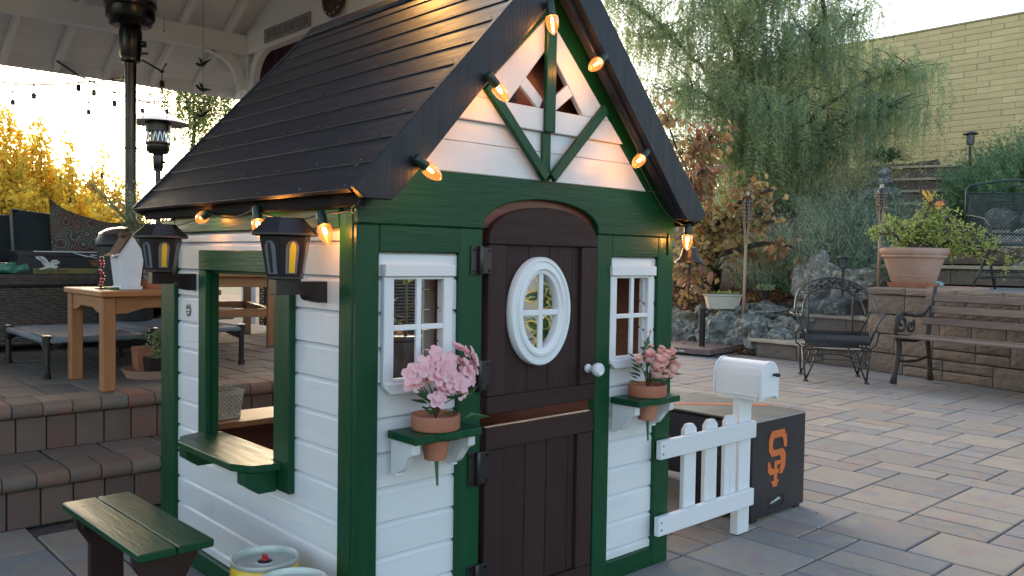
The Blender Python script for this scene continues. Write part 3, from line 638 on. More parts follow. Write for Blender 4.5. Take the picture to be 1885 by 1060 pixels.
for (y0, y1) in ((-.086, -.0645), (1.325, 1.345)):
    for s_ in (1, -1):
        Xm = (lambda x: x) if s_ > 0 else (lambda x: W-x)
        pts = [(Xm(x), z) for x, z in [(-.064, 1.170), (-.034, 1.146), (.040, 1.146), (.078, 1.180), (.616, 1.785), (.616, 1.908)]]
        if s_ < 0: pts = [(x+(.0 if i not in (4, 5) else .0005), z) for i, (x, z) in enumerate(pts)]
        slab('barge_board', 'black_z', pts, y0+(0 if s_ > 0 else .0006), y1)
for s_ in (1, -1):      # soffit frames and eave fascia
    Xm = (lambda a, b: (a, b)) if s_ > 0 else (lambda a, b: (W-b, W-a))
    a, b = Xm(-.030, -.014); bx('eave_fascia', 'black_matte', a, b, -.063, 1.315, 1.130, 1.172)
    a, b = Xm(-.012, .0145); bx('wall_plate', 'black_y', a, b, .02, 1.23, 1.151, 1.19)
    X = (lambda x: x) if s_ > 0 else (lambda x: W-x)
    pts = [(X(.035), 1.2375), (X(.585), 1.845), (X(.615), 1.845), (X(.615), 1.800), (X(.080), 1.2375)]
    slab('rafter', 'inner_z', pts, .035, .06); slab('rafter', 'inner_z', pts, 1.18, 1.21)
    part('roof_lining', MB().prism([(X(.0), 1.205), (X(.600), 1.855), (X(.610), 1.845), (X(.03), 1.205)], .063, 1.17, 'y'), 'inner_y', H)
slab('inner_gable', 'inner_x', [(.25, 1.26), (.98, 1.26), (.616, 1.72)], .062, .070)  # added panel close behind the opening to catch light, in place of roof underside
slab('back_gable', 'white_x', [(.02, 1.125), (W-.02, 1.125), (gx, 1.84)], Dp-.03, Dp-.012)
for s_ in (1, -1):      # black frame rails under the overhanging roof edge
    X = (lambda x: x) if s_ > 0 else (lambda x: W-x)
    pts = [(X(-.03), 1.178), (X(.0), 1.150), (X(.055), 1.150), (X(.600), 1.740), (X(.615), 1.760), (X(.615), 1.865)]
    slab('overhang_rail', 'black_z', pts, -.0635, -.0350)
    pts = [(X(.045), 1.262), (X(.055), 1.250), (X(.600), 1.840), (X(.600), 1.852)]
    slab('overhang_soffit', 'black_z', pts, -.0345, -.0045)
# eye hooks
for (x, y, z) in ((-.034, .80, 1.132), (-.034, .44, 1.130), (-.036, -.045, 1.128)):
    pts = [(x, y, z+.006)] + [(x-.002, y+.008*math.sin(a), z-.008+.008*math.cos(a)) for a in [2*PI*k/9 for k in range(9)]]
    part('eye_hook', MB().tube(pts, .0016, 5), 'brass', H, smooth=True)
# flower shelves (shelf + two corbels)
def ogee(yf=-.098, zt=.5685, zb=.480):
    pts = [(-.0045, zt), (yf, zt), (yf, zt-.026)]
    for k in range(9):
        t = k/8; pts.append((yf+.010+.052*t, zt-.026-.006-.046*(1-math.cos(PI*t))/2))
    pts += [(yf+.072, zb+.004), (-.030, zb), (-.0045, zb)]
    return pts
def shelf(xc, w_=.205):
    a, b = xc-w_/2, xc+w_/2+.012
    top = [(a, -.005), (a, -.122), (a+.060, -.122), (a+.072, -.116), (a+.084, -.118), (a+.095, -.126), (b-.09, -.128), (b-.075, -.122), (b-.012, -.122), (b, -.108), (b, -.005)]
    s_ = part('flower_shelf', MB().prism(top, .570, .590, 'z'), 'green_x', H, bevel=.003)
    for x in (a+.012, b-.034): part('corbel', MB().prism(ogee(), x, x+.022, 'x'), 'white_z', s_, bevel=.002, smooth=2)
shelf(.190); shelf(1.020)
# badge on the siding
bd = part('maker_badge', MB().lathe([(.021, 0), (.021, .0015), (.018, .0025), (.0175, .0018), (0, .0018)], (.0115, 1.030, .830), 24, rot=Matrix.Rotation(R(-90), 3, 'Y')), 'badge', H, smooth=2)
for k, (zz, ww) in enumerate(((.840, .011), (.832, .016), (.829, .016), (.822, .012), (.818, .008))):
    part('emblem_line', MB().box(.0085, .0100, 1.030-ww, 1.030+ww, zz-.0011, zz+.0011), 'print_white' if k else 'dark_steel', bd)
# bell on its bracket
bl = thing('bell', 'small black bell hanging from a bracket beside the right front corner of the playhouse', 'bell', (1.312, 0, 1.03))
part('bracket', MB().box(1.196, 1.201, -.008, -.003, 1.035, 1.105).tube([(1.198, -.006, 1.091), (1.26, -.006, 1.093), (1.335, -.006, 1.090), (1.340, -.006, 1.082)], .003, 6), 'black_metal', bl)
part('bell_body', MB().lathe([(.048, 0), (.052, -.002), (.050, .003), (.040, .010), (.031, .022), (.027, .040), (.024, .048), (.012, .053), (.004, .054), (.004, .07), (0, .07)], (1.318, -.006, 1.012), 28), 'black_metal', bl, smooth=2)
part('clapper_cord', MB().tube([(1.318, -.006, 1.03), (1.319, -.006, .86)], .0018, 5), 'black_metal', bl)
part('clapper_weight', MB().tube([(1.319, -.006, .995), (1.319, -.006, .975)], .006, 8), 'black_metal', bl)

# ================================================================= STRING OF AMBER BULBS
st = thing('string_lights', 'string of glowing amber bulbs along the playhouse eave and gable', 'string lights', (0, 0, 1.1))
def glass_prof(r=.0180, L=.056):
    return [(0.0075, 0), (.0085, .002)] + [(max(r*math.sin(min(PI, (.30+.70*t)*PI))**.62 if t < 1 else 0, 0.0008), .002+(L-.002)*t) for t in [k/12 for k in range(1, 13)]]
def bulb(p, tip, power=.22):
    p = Vector(p); tip = Vector(tip); d = (tip-p).normalized(); q = d.to_track_quat('Z', 'Y').to_matrix()
    b = part('bulb', MB().lathe(glass_prof(), p+d*.030, 16, rot=q), 'bulb_glass', st, smooth=True)
    part('socket', MB().lathe([(.009, -.004), (.0115, 0), (.0125, .030), (.0118, .034), (0, .034)], p, 12, rot=q), 'bulb_socket', b, smooth=2)
    c = p+d*.052; u = q @ Vector((1, 0, 0)); v_ = q @ Vector((0, 1, 0))
    pts = [c-d*.012-u*.003, c-d*.002-u*.0045, c+d*.004-u*.002, c+d*.006+v_*.002, c+d*.004+u*.003, c-d*.002+u*.0045, c-d*.012+u*.003]
    part('filament', MB().tube(pts, .0017, 5), 'filament', b, smooth=True)
    ld = bpy.data.lights.new('bulb_light', 'POINT'); ld.energy = power; ld.color = (1., .50, .16); ld.shadow_soft_size = .006
    lo = bpy.data.objects.new('bulb_light', ld); COL.objects.link(lo); lo.location = c - wloc(b); lo.parent = b
B = [((-.045, .741, 1.136), (-.045, .95, 1.081)), ((-.045, .429, 1.142), (-.045, .413, 1.071)), ((-.045, .091, 1.117), (-.045, .054, 1.041)),
     ((.096, -.100, 1.246), (.166, -.104, 1.203)), ((.318, -.10, 1.475), (.372, -.104, 1.422)), ((.530, -.10, 1.700), (.540, -.104, 1.632)),
     ((.757, -.10, 1.597), (.672, -.104, 1.535)), ((.956, -.10, 1.344), (.874, -.104, 1.282)), ((1.244, -.05, 1.136), (1.240, -.05, 1.052))]
for a, b in B: bulb(a, b)
def sag(pts, n=8, s_=.012):
    out = []
    for a, b in zip(pts[:-1], pts[1:]):
        a = Vector(a); b = Vector(b)
        for k in range(n):
            t = k/n; out.append(a.lerp(b, t)-Vector((0, 0, 4*s_*t*(1-t))))
    return out+[Vector(pts[-1])]
part('cord', MB().tube(sag([(-.035, 1.22, 1.09), (-.036, .80, 1.125), (-.045, .741, 1.136), (-.036, .6, 1.118), (-.045, .429, 1.142), (-.036, .41, 1.124), (-.045, .20, 1.105), (-.045, .091, 1.117), (-.036, -.045, 1.122),
    (-.02, -.066, 1.17)], 6, .004), .0022, 5), 'cord', st, smooth=True)
part('cord', MB().tube(sag([(-.0, -.062, 1.19), (.096, -.062, 1.255), (.115, -.060, 1.246), (.318, -.060, 1.488), (.35, -.060, 1.52), (.530, -.060, 1.725), (.60, -.058, 1.80), (.675, -.050, 1.724), (.757, -.060, 1.610), (.864, -.045, 1.500),
    (.956, -.060, 1.362), (.99, -.05, 1.30), (1.12, -.05, 1.17), (1.18, -.06, 1.14), (1.244, -.05, 1.140)], 6, .006), .0022, 5), 'cord', st, smooth=True)

# ================================================================= LANTERNS ON THE SIDE WALL
def lantern(lab, y, x=-.095):
    t = thing('wall_lantern', lab, 'lantern', (0, y, .93), 'toy lanterns flanking the side window')
    c = (x, y, 0); a0 = R(-9.5)
    part('cap', MB().lathe([(.074, 1.060), (.083, 1.062), (.083, 1.068), (.050, 1.100), (.047, 1.105), (0, 1.106)], c, 6, a0=a0), 'lantern', t, bevel=.0012)
    body = part('body', MB().lathe([(.0, .956), (.046, .956), (.046, .962), (.064, 1.060), (0, 1.060)], c, 6, a0=a0), 'lantern', t, bevel=.0015)
    for k in range(6):
        am = a0+PI/6+k*PI/3; n_ = Vector((math.cos(am), math.sin(am), 0)); s_ = Vector((-math.sin(am), math.cos(am), 0))
        def pt(u, z, o): 
            r = (.046+(.018)*(z-.962)/.098)*math.cos(PI/6); return Vector(c)+n_*(r+o)+s_*u+Vector((0, 0, z))
        out = [(-.0135, .969), (.0135, .969), (.0165, 1.030)] + [(.0165*math.cos(a), 1.030+.019*math.sin(a)) for a in [PI*k2/8 for k2 in range(1, 8)]] + [(-.0165, 1.030)]
        mb = MB(); vs = [pt(u, z, .0004) for u, z in out]+[pt(u, z, .0022) for u, z in out]; m_ = len(out)
        mb.add(vs, [tuple(reversed(range(m_))), tuple(range(m_, 2*m_))]+[(i, (i+1) % m_, (i+1) % m_+m_, i+m_) for i in range(m_)])
        pa = part('pane', mb, 'clearish', body)
        ins = [(u*(.5 if k == 4 else .3), .972+(z-.969)*.92) for u, z in out]
        if k in (3, 4): 
            mb = MB(); vs = [pt(u+(.001 if k != 3 else -.002), z, .0023) for u, z in ins]+[pt(u+(.001 if k != 3 else -.002), z, .0034) for u, z in ins]
            mb.add(vs, [tuple(reversed(range(m_))), tuple(range(m_, 2*m_))]+[(i, (i+1) % m_, (i+1) % m_+m_, i+m_) for i in range(m_)])
            part('candle', mb, 'candle' if k == 4 else 'black_plastic', body)
    arm = [(.011, .950), (.011, .897), (-.016, .897), (-.026, .900)] + [(-.026-.022*math.sin(a), .922-.022*math.cos(a)+0) for a in [PI/2*k/6 for k in range(7)]] + [(-.062, .922), (-.062, .918), (-.128, .918), (-.128, .9565), (-.062, .9565), (-.062, .950)]
    part('arm', MB().prism(arm, y-.019, y+.019, 'y'), 'lantern', t, bevel=.0015)
    return t
lantern('dark brown toy lantern with yellow candle right of the side window', .170)
lantern('dark brown toy lantern with yellow candle at the back corner by the birdhouse', .985)

# ================================================================= FLOWER POTS
def clay_pot(c, zr, lab, r=.061):
    t = thing('flower_pot', lab, 'flower pot', (c[0], c[1], zr-.12), 'clay pots on the two front shelves')
    part('pot', MB().lathe([(.0, zr-.112), (.027, zr-.112), (.040, zr-.040), (.044, zr-.0375), (r-.003, zr-.0365), (r, zr-.032), (r, zr), (r-.006, zr), (r-.008, zr-.012), (0, zr-.012)], (c[0], c[1], 0), 32), 'terracotta', t, smooth=2)
    part('stake', MB().tube([(c[0]+.004, c[1], zr-.110), (c[0]+.006, c[1]-.002, zr-.180)], [.006, .003], 6), 'silkleaf', t)
    return t
clay_pot((.190, -.066), .628, 'terracotta pot of pink silk flowers left of the door')
clay_pot((1.025, -.066), .628, 'terracotta pot of peach roses right of the door')
def blossom(mb, c, d, r, n=5, cup=.5, rr=None):
    rr = rr or rnd
    c = Vector(c); d = Vector(d).normalized(); u = d.orthogonal().normalized(); v_ = d.cross(u); a0 = rr.random()*6
    for k in range(n):
        a = a0+2*PI*k/n+rr.uniform(-.15, .15); o = u*math.cos(a)+v_*math.sin(a); s_ = d.cross(o)
        dirn = (o*(1-cup*.6)+d*cup*.6).normalized(); nn = dirn.cross(s_).normalized()
        L_, Wd = r*rr.uniform(.9, 1.15), r*rr.uniform(.75, .95)
        g_ = []
        for i, (t, wv) in enumerate(((.0, .12), (.35, .75), (.7, 1.), (1., .55))):
            curl = -nn*(t*t)*r*.25
            for q in (-1, 0, 1): g_.append(c+dirn*L_*t+s_*q*Wd*.5*wv+curl+nn*(abs(q)*.16*r*wv))
        mb.add(g_, [(i*3+j, i*3+j+1, i*3+j+4, i*3+j+3) for i in range(3) for j in range(2)])
    return mb
def bouquet(c, zr, lab, kind):
    t = thing('silk_flowers', lab, 'flowers', (c[0], c[1], zr), 'silk bouquets in the clay pots')
    r2 = random.Random(21 if kind == 'pink' else 5); base = Vector((c[0], c[1], zr-.01))
    if kind == 'pink':
        spots = [(-.085, -.02, .135), (-.06, -.03, .16), (-.045, .0, .115), (-.075, -.01, .10), (-.03, -.03, .175), (-.01, -.01, .195), (-.02, -.05, .145), (.0, -.04, .165), (.015, -.03, .15), (-.005, -.06, .12), (-.035, -.05, .125),
                 (.03, -.02, .175), (.05, -.01, .205), (.07, -.02, .195), (.09, -.03, .175), (.085, -.03, .145), (.10, -.02, .155), (.06, -.05, .14), (.045, -.05, .115), (.02, -.06, .10), (.07, -.04, .115), (-.02, -.05, .085), (.03, -.05, .075), (-.045, -.06, .055), (-.01, -.055, .10), (.055, -.02, .16)]
        for (dx, dy, dz) in spots:
            dz *= .76; p = base+Vector((dx, dy, dz+.012)); d = Vector((dx*.8, -.06+dy, .05+r2.uniform(-.03, .06)))
            f = part('blossom', blossom(MB(), p, d, .027*r2.uniform(.85, 1.15), 5, r2.uniform(.3, .75), r2), 'petal', t, smooth=True)
            blossom2 = blossom(MB(), p+d.normalized()*.003, d, .014, 4, .9, r2); part('flower_heart', blossom2, 'petal', f, smooth=True)
        stems = spots
    else:
        spots = [(-.03, -.02, .085, 1.), (-.012, -.045, .065, 1.2), (-.022, -.05, .040, 1.15), (.010, -.05, .075, .95), (.028, -.04, .092, .9), (.055, -.03, .075, 1.1), (.052, -.05, .052, 1.), (.075, -.02, .055, .9), (-.07, -.02, .085, .7), (-.01, -.01, .115, .6), (.07, -.03, .10, .7), (.0, -.06, .033, .8), (.03, -.06, .035, .8), (.018, -.03, .108, .7)]
        for (dx, dy, dz, s_) in spots:
            s_ *= 1.22; p = base+Vector((dx, dy, dz)); d = Vector((dx*.7, -.04, .08))
            f = None
            part_core = part('rose_core', MB().ico(p+d.normalized()*.010*s_, .0135*s_, 2, 0, 0, (1, 1, 1.1)), 'petal_peach', t, smooth=True)
            for lay, (rr_, cu) in enumerate(((.030*s_, 1.30), (.027*s_, 1.45), (.020*s_, 1.60))):
                mb = blossom(MB(), p, d, rr_, 6-lay, cu, r2)
                f = part('rose', mb, 'petal_peach', t, smooth=True) if lay == 0 else (part('inner_petals', mb, 'petal_peach', f, smooth=True) and f)
        stems = [(a, b, c_) for a, b, c_, _ in spots]
    mb = MB()
    for (dx, dy, dz) in stems:
        dz *= (.76 if kind == 'pink' else 1); mb.tube([base, base+Vector((dx*.3, dy*.2, dz*.55)), base+Vector((dx, dy*.9, dz))], [.0022, .0018, .0014], 5)
    part('stems', mb, 'stem', t, smooth=True)
    n_ = 16 if kind == 'pink' else 46
    for k in range(n_):
        a = r2.uniform(0, 2*PI); e = r2.uniform(.1, .9); L_ = r2.uniform(.035, .06) if kind == 'pink' else r2.uniform(.024, .040)
        hh = r2.uniform(.0, .05) if kind == 'pink' else r2.uniform(.005, .07)
        d = Vector((math.cos(a), math.sin(a)-.3, e)); p = base+Vector((math.cos(a)*.02, math.sin(a)*.02-.01, hh))+(d*.012 if kind == 'pink' else d*r2.uniform(.01, .04))
        part('silk_leaf', MB().leaf(p, d, (0, 0, 1), L_, L_*.55), 'silkleaf', t)
    if kind == 'pink':
        for (dx, dy, dz, d) in ((.045, -.05, .0, (.8, -.4, .12)), (.05, -.03, .03, (.6, -.2, .7)), (-.03, -.02, .04, (-.8, -.2, .8))):
            part('silk_leaf', MB().leaf(base+Vector((dx, dy, dz)), d, (0, 0, 1), .07, .032, .25), 'silkleaf', t)
    else:
        p = base+Vector((-.035, -.02, .10))
        for d in ((-.9, 0, .5), (.8, 0, .6), (-.6, -.2, 1.), (.5, 0, 1.2), (-.9, 0, -.1), (.7, -.2, .1)):
            part('rose_leaf', MB().leaf(p+Vector((0, 0, rnd.uniform(0, .04))), d, (0, -1, .3), .032, .022), 'silkleaf', t)
        part('rose_bud', MB().ico(p+Vector((.02, 0, .078)), .006, 1), 'petal_peach', t); part('bud_stem', MB().tube([base, p, p+Vector((.018, 0, .075))], .0013, 5), 'stem', t)
bouquet((.190, -.066), .628, 'bunch of pale pink open silk blossoms in the left clay pot', 'pink')
bouquet((1.025, -.066), .628, 'bunch of peach rose buds with leaf sprig in the right clay pot', 'peach')

# ================================================================= PICKET FENCE, MAILBOX, CORNHOLE BOX
pf = thing('picket_fence', 'short white picket fence joined to the right front corner of the playhouse', 'fence', (1.43, 0, 0))
def fx(n, *a, bevel=.002): return part(n, MB().box(*a), 'white_z' if n != 'rail' else 'white_x', pf, bevel=bevel)
fx('rail', 1.142, 1.722, -.036, -.016, .362, .424); fx('rail', 1.139, 1.716, -.036, -.016, .108, .171)
for x0, x1 in ((1.300, 1.370), (1.425, 1.498), (1.549, 1.622)):
    w3 = (x1-x0)/3
    part('picket', MB().prism([(x0, .125), (x1, .125), (x1, .438), (x1-w3*.8, .456), (x0+w3*.8, .456), (x0, .438)], -.0155, .002, 'y'), 'white_z', pf, bevel=.002)
fx('fence_post', 1.642, 1.718, -.0155, .018, .003, .512)
for (x, z) in ((1.156, .406), (1.156, .380), (1.154, .152), (1.154, .128)):
    part('screw', MB().lathe([(.0035, 0), (.003, .001), (0, .001)], (x, -.036, z), 8, rot=Matrix.Rotation(R(90), 3, 'X')), 'dark_steel', pf)
mbx = thing('mailbox', 'white domed toy mailbox with black knob on top of the fence post', 'mailbox', (1.68, 0, .512))
dome = lambda w_, zc, r: [(1.682-w_, .528), (1.682+w_, .528)] + [(1.682+w_*math.cos(a), zc+r*math.sin(a)) for a in [PI*k/14 for k in range(15)]]
body = part('shell', MB().prism(dome(.058, .598, .058), -.098, .082, 'y'), 'white_plain', mbx, bevel=.0015, smooth=2)
part('door', MB().prism([(1.624, .515), (1.636, .515), (1.640, .526), (1.724, .526), (1.728, .515), (1.740, .515)] + [(1.682+.058*math.cos(a), .600+.058*math.sin(a)) for a in [PI*k/14 for k in range(15)]], -.112, -.0985, 'y'), 'white_plain', mbx, bevel=.0015, smooth=2)
part('back_cap', MB().prism(dome(.061, .598, .061), .0825, .092, 'y'), 'white_plain', mbx, bevel=.0015, smooth=2)
part('raised_rib', MB().box(1.6215, 1.6245, -.094, .080, .5285, .536).box(1.6215, 1.6245, -.094, -.086, .536, .61).box(1.6215, 1.6245, .074, .080, .536, .61), 'white_plain', mbx)
part('bottom_plate', MB().box(1.630, 1.734, -.09, .08, .514, .527), 'white_plain', mbx)
part('knob', MB().lathe([(.005, 0), (.005, .008), (.0075, .011), (.0075, .022), (.005, .026), (0, .026)], (1.700, -.112, .607), 12, rot=Matrix.Rotation(R(90), 3, 'X')), 'black_plastic', mbx, smooth=2)

cb = thing('cornhole_boards', 'black boxed cornhole boards with orange letter logo behind the picket fence', 'cornhole boards', (2.0, .35, 0))
X0, X1, Y0, Y1, ZT = 1.795, 2.198, .022, .80, .392
part('front_panel', MB().prism([(X0, .014), (X1, .014), (X1, ZT), (X0, ZT)], Y0, Y0+.018, 'y'), 'boxblack', cb, bevel=.003)
for (x, nme) in ((X0, 0), (X1-.018, 1)):
    pts = [(Y0+.0185, ZT-.006), (Y1, ZT-.006), (Y1, .03), (Y1-.12, .03), (Y1-.16, .13), (Y0+.30, .14), (Y0+.27, .015), (Y0+.0185, .015)]
    part('side_panel', MB().prism(pts, x, x+.018, 'x'), 'boxblack', cb, bevel=.002)
tpn = part('playing_surface', MB().box(X0+.002, X1-.002, Y0+.001, Y1, ZT+.0005, ZT+.010), 'boxtop', cb, bevel=.002)
part('top_edge', MB().box(X0-.001, X1+.001, Y0-.002, Y0+.0005, ZT+.001, ZT+.0095), 'board_edge', cb)
for off in (0, .030):
    a = Vector((1.800, .530+off)); b = Vector((2.192, .172+off)); d = (b-a).normalized(); n_ = Vector((-d.y, d.x))*.0075
    q = [a-n_, b-n_, b+n_, a+n_]; part('stripe', MB().prism([(v.x, v.y) for v in q], ZT+.0104, ZT+.0116, 'z'), 'orange', tpn)
part('leg', MB().tube([(X0+.06, Y1-.16, .14), (X0+.06, Y1-.30, .03)], .008, 6), 'steel', cb); part('leg', MB().tube([(X1-.06, Y1-.16, .14), (X1-.06, Y1-.30, .03)], .008, 6), 'steel', cb)
for x in (X1-.035, X0+.035): part('foot', MB().box(x-.02, x+.02, Y0+.01, Y0+.05, .0, .014), 'black_plastic', cb)
part('second_board', MB().box(X0+.025, X1-.025, Y0+.10, Y1-.05, .31, .335), 'boxblack', cb)
part('handle_hole', MB().prism([(1.915, .050), (1.925, .042), (2.025, .042), (2.035, .050), (2.035, .078), (2.025, .086), (1.925, .086), (1.915, .078)], Y0-.0008, Y0+.0006, 'y'), 'print_black', cb)
part('handle_rim', MB().tube([(1.915, Y0-.001, .050), (1.925, Y0-.001, .042), (2.025, Y0-.001, .042), (2.035, Y0-.001, .050), (2.035, Y0-.001, .078)], .0015, 4), 'dark_steel', cb)
part('handle_bar', MB().tube([(1.93, Y0-.002, .060), (1.99, Y0-.003, .072), (2.0, Y0-.003, .071)], [.003, .006, .003], 6), 'tin', cb)
# interlocking letters: S above, F woven below, drawn as blocky strokes
def strokes(polys, name):
    for pl in polys:
        pts = [(1.898+x*.150, .130+z*.218) for x, z in pl]
        part(name, MB().prism(pts, Y0-.0026, Y0-.0004, 'y'), 'orange', cb)
S_ = [(.08, .86), (.22, 1.0), (.86, 1.0), (.90, .90), (.97, .90), (1.0, .66), (.86, .66), (.80, .80), (.72, .865), (.34, .865), (.27, .80), (.27, .70), (.34, .645), (.80, .645), (.95, .53), (.93, .30), (.78, .18), (.62, .18), (.62, .29), (.68, .32), (.70, .46), (.62, .53), (.22, .53), (.08, .64)]
F_ = [(.02, .40), (.10, .40), (.17, .33), (.17, .22), (.10, .16), (.30, .16), (.36, .0), (.26, -.0), (.24, .06), (.16, .06), (.16, .0)]
strokes([S_], 'letter')
strokes([[(.38, .44), (.70, .44), (.70, .36), (.52, .36), (.52, .28), (.66, .28), (.66, .205), (.52, .205), (.52, .08), (.62, .08), (.58, .03), (.54, .02), (.54, -.03), (.30, -.03), (.30, .02), (.26, .03), (.22, .08), (.36, .08), (.36, .20), (.18, .20), (.06, .26), (.04, .44), (.15, .44), (.19, .36), (.28, .30), (.38, .30)]], 'letter')

# ================================================================= STOOL AND KEGS
sb = thing('step_stool', 'small bench with green two-board top and dark brown legs beside the kegs', 'bench', (0, 0, 0))
def local_bench():
    Lh, wh = .280, .090    # half sizes: length along local y, width along local x
    part('seat_board', MB().box(-wh, -.002, -Lh, Lh, .300, .320), 'green_y', sb, bevel=.003)
    part('seat_board', MB().box(.002, wh, -Lh, Lh, .300, .320), 'green_y', sb, bevel=.003)
    for yy in (-.205, .205):
        part('leg_panel', MB().prism([(-.080, .2995), (.080, .2995), (.080, .272), (.045, .215), (.045, .0), (-.045, 0), (-.045, .215), (-.080, .272)], yy-.011, yy+.011, 'y'), 'brown_z', sb, bevel=.003)
        part('cleat', MB().box(-.070, .070, yy-.032 if yy > 0 else yy+.0115, yy-.0115 if yy > 0 else yy+.032, .262, .2995), 'brown_x', sb, bevel=.002)
        for xx in (-.06, -.03, .03, .06): part('screw', MB().lathe([(.004, 0), (.003, .0008), (0, .0008)], (xx, yy, .320), 8), 'black_metal', sb)
    part('stretcher', MB().box(-.010, .010, -.193, .193, .235, .262), 'brown_y', sb, bevel=.002)
local_bench(); place(sb, (-.325, .545, 0), R(1.5))
for i, (kx, ky, lab) in enumerate(((-.105, .248, 'yellow mini keg with red tap plug in front of the side window'), (-.130, .062, 'yellow mini keg nearest the corner post, mostly out of frame'))):
    k = thing('beer_keg', lab, 'keg', (kx, ky, 0), 'two yellow mini kegs')
    part('barrel', MB().lathe([(.074, 0), (.082, .008), (.084, .02), (.0845, .225), (.083, .234), (.079, .240)], (kx, ky, 0), 48, cap=False), 'yellow', k, smooth=2)
    part('rim', MB().lathe([(.079, .240), (.0835, .243), (.0845, .248), (.0835, .253), (.0815, .254), (.079, .250), (.077, .238), (.0768, .2355)], (kx, ky, 0), 48, cap=False), 'tin', k, smooth=2)
    part('lid', MB().lathe([(.077, .236), (.074, .236), (.070, .239), (.058, .2385), (.055, .2375), (.050, .239), (.024, .2385), (.021, .242), (.019, .242), (.018, .236), (0, .236)], (kx, ky, 0), 48, cap=False), 'tin', k, smooth=2)
    part('seal', MB().lathe([(.0165, .236), (.0165, .243), (.012, .245), (0, .245)], (kx, ky, 0), 20), 'black_plastic', k, smooth=2)
    part('tap_plug', MB().lathe([(.010, .244), (.010, .248), (.008, .250), (0, .250)], (kx, ky, 0), 14).prism([(-.003+kx, -.012+ky), (.004+kx, -.012+ky), (.005+kx, .011+ky), (-.004+kx, .011+ky)], .2495, .258, 'z'), 'red', k, bevel=.001)
    part('ring_mark', MB().lathe([(.0848, .200), (.0853, .202), (.0853, .206), (.0848, .208)], (kx, ky, 0), 48, cap=False), 'yellow', k, smooth=2)
cr = single('wooden_crate', MB().box(-.060, -.012, .40, .62, 0, .045).box(-.060, -.012, .66, .80, 0, .02), 'black_y', 'low dark plank lying against the wall behind the small bench', 'plank', bevel=.002)
# white basket on the back counter
bk = thing('plastic_basket', 'white plastic basket with round holes standing inside the playhouse window', 'basket', (.165, 1.09, .4525))
def basket():
    x0, x1, y0, y1 = .085, .205, 1.03, 1.15; zb, zt = .4535, .548; fl = .010
    def wall(p0, p1, q0, q1, n=6, m=5):   # bottom edge p, top edge q; lattice of slats with gaps reading as holes
        mb = MB()
        def P(u, v): return Vector(p0).lerp(Vector(p1), u).lerp(Vector(q0).lerp(Vector(q1), u), v)
        seg = 8; nx, nz = 7, 5
        for i in range(nx):
            for j in range(nz):
                u0, u1, v0, v1 = i/nx, (i+1)/nx, .06+.80*j/nz, .06+.80*(j+1)/nz; b = len(mb.v)
                sq = []; ci = []
                for k in range(8):
                    a = PI/8+PI/4*k; cx, cz = math.cos(a), math.sin(a); mxx = max(abs(cx), abs(cz))
                    sq.append(P((u0+u1)/2+cx/mxx*(u1-u0)/2, (v0+v1)/2+cz/mxx*(v1-v0)/2)); ci.append(P((u0+u1)/2+cx*(u1-u0)*.24, (v0+v1)/2+cz*(v1-v0)*.26))
                mb.add(sq+ci, [(k, (k+1) % 8, (k+1) % 8+8, k+8) for k in range(8)])
        for (va, vb) in ((0, .06), (.86, 1)): mb.add([P(0, va), P(1, va), P(1, vb), P(0, vb)], [(0, 1, 2, 3)])
        return mb
    lo = [(x0+fl, y0+fl, zb), (x1-fl, y0+fl, zb), (x1-fl, y1-fl, zb), (x0+fl, y1-fl, zb)]; hi = [(x0, y0, zt), (x1, y0, zt), (x1, y1, zt), (x0, y1, zt)]
    for i in range(4):
        j = (i+1) % 4; part('basket_side', wall(lo[i], lo[j], hi[i], hi[j]), 'cream', bk)
    part('basket_rim', MB().tube(hi+[hi[0]], .003, 6), 'cream', bk); part('basket_floor', MB().box(x0+fl, x1-fl, y0+fl, y1-fl, zb-.001, zb+.001), 'cream', bk)
basket()
# ================================================================= RETAINING WALL (runs along the right side of the patio)
WA = Vector((6.93, 1.93, 0)); WB = Vector((6.09, -1.20, 0)); wd = (WB-WA).normalized(); wn = Vector((-wd.y, wd.x, 0)); wn = wn if wn.x < 0 else -wn
wang = math.atan2(wd.y, wd.x); WL = (WB-WA).length
rw = thing('retaining_wall', 'brown split face stone retaining wall behind the slatted bench', 'wall', tuple((WA+WB)/2))
def block_mesh(l, h, d, seed, m='wallstone', name='stone', rough_=.005):
    """split-face block: front face subdivided and pushed about"""
    mb = MB(); nx, nz = 6, 4; r2 = random.Random(seed); b = []
    for i in range(nx+1):
        for j in range(nz+1):
            e = (i in (0, nx)) or (j in (0, nz)); y = -d/2 + (.007 if e else r2.uniform(-rough_, rough_*.4))
            b.append((-l/2+l*i/nx, y, -h/2+h*j/nz))
    fs = [(i*(nz+1)+j, (i+1)*(nz+1)+j, (i+1)*(nz+1)+j+1, i*(nz+1)+j+1) for i in range(nx) for j in range(nz)]
    mb.add(b, fs); mb.add([(-l/2, -d/2+.007, -h/2), (l/2, -d/2+.007, -h/2), (l/2, -d/2+.007, h/2), (-l/2, -d/2+.007, h/2), (-l/2, d/2, -h/2), (l/2, d/2, -h/2), (l/2, d/2, h/2), (-l/2, d/2, h/2)],
           [(0, 4, 5, 1), (1, 5, 6, 2), (2, 6, 7, 3), (3, 7, 4, 0), (4, 7, 6, 5)])
    return to_mesh(name, mb.v, mb.f, m)
bmc = {}
def blk(l, h, d=.2, m='wallstone', name='stone'):
    k = (round(l, 2), round(h, 2), rnd.randrange(3), m)
    if k not in bmc: bmc[k] = block_mesh(k[0]-.008, k[1]-.008, d, hash(k) % 999, m, name)
    return bmc[k]
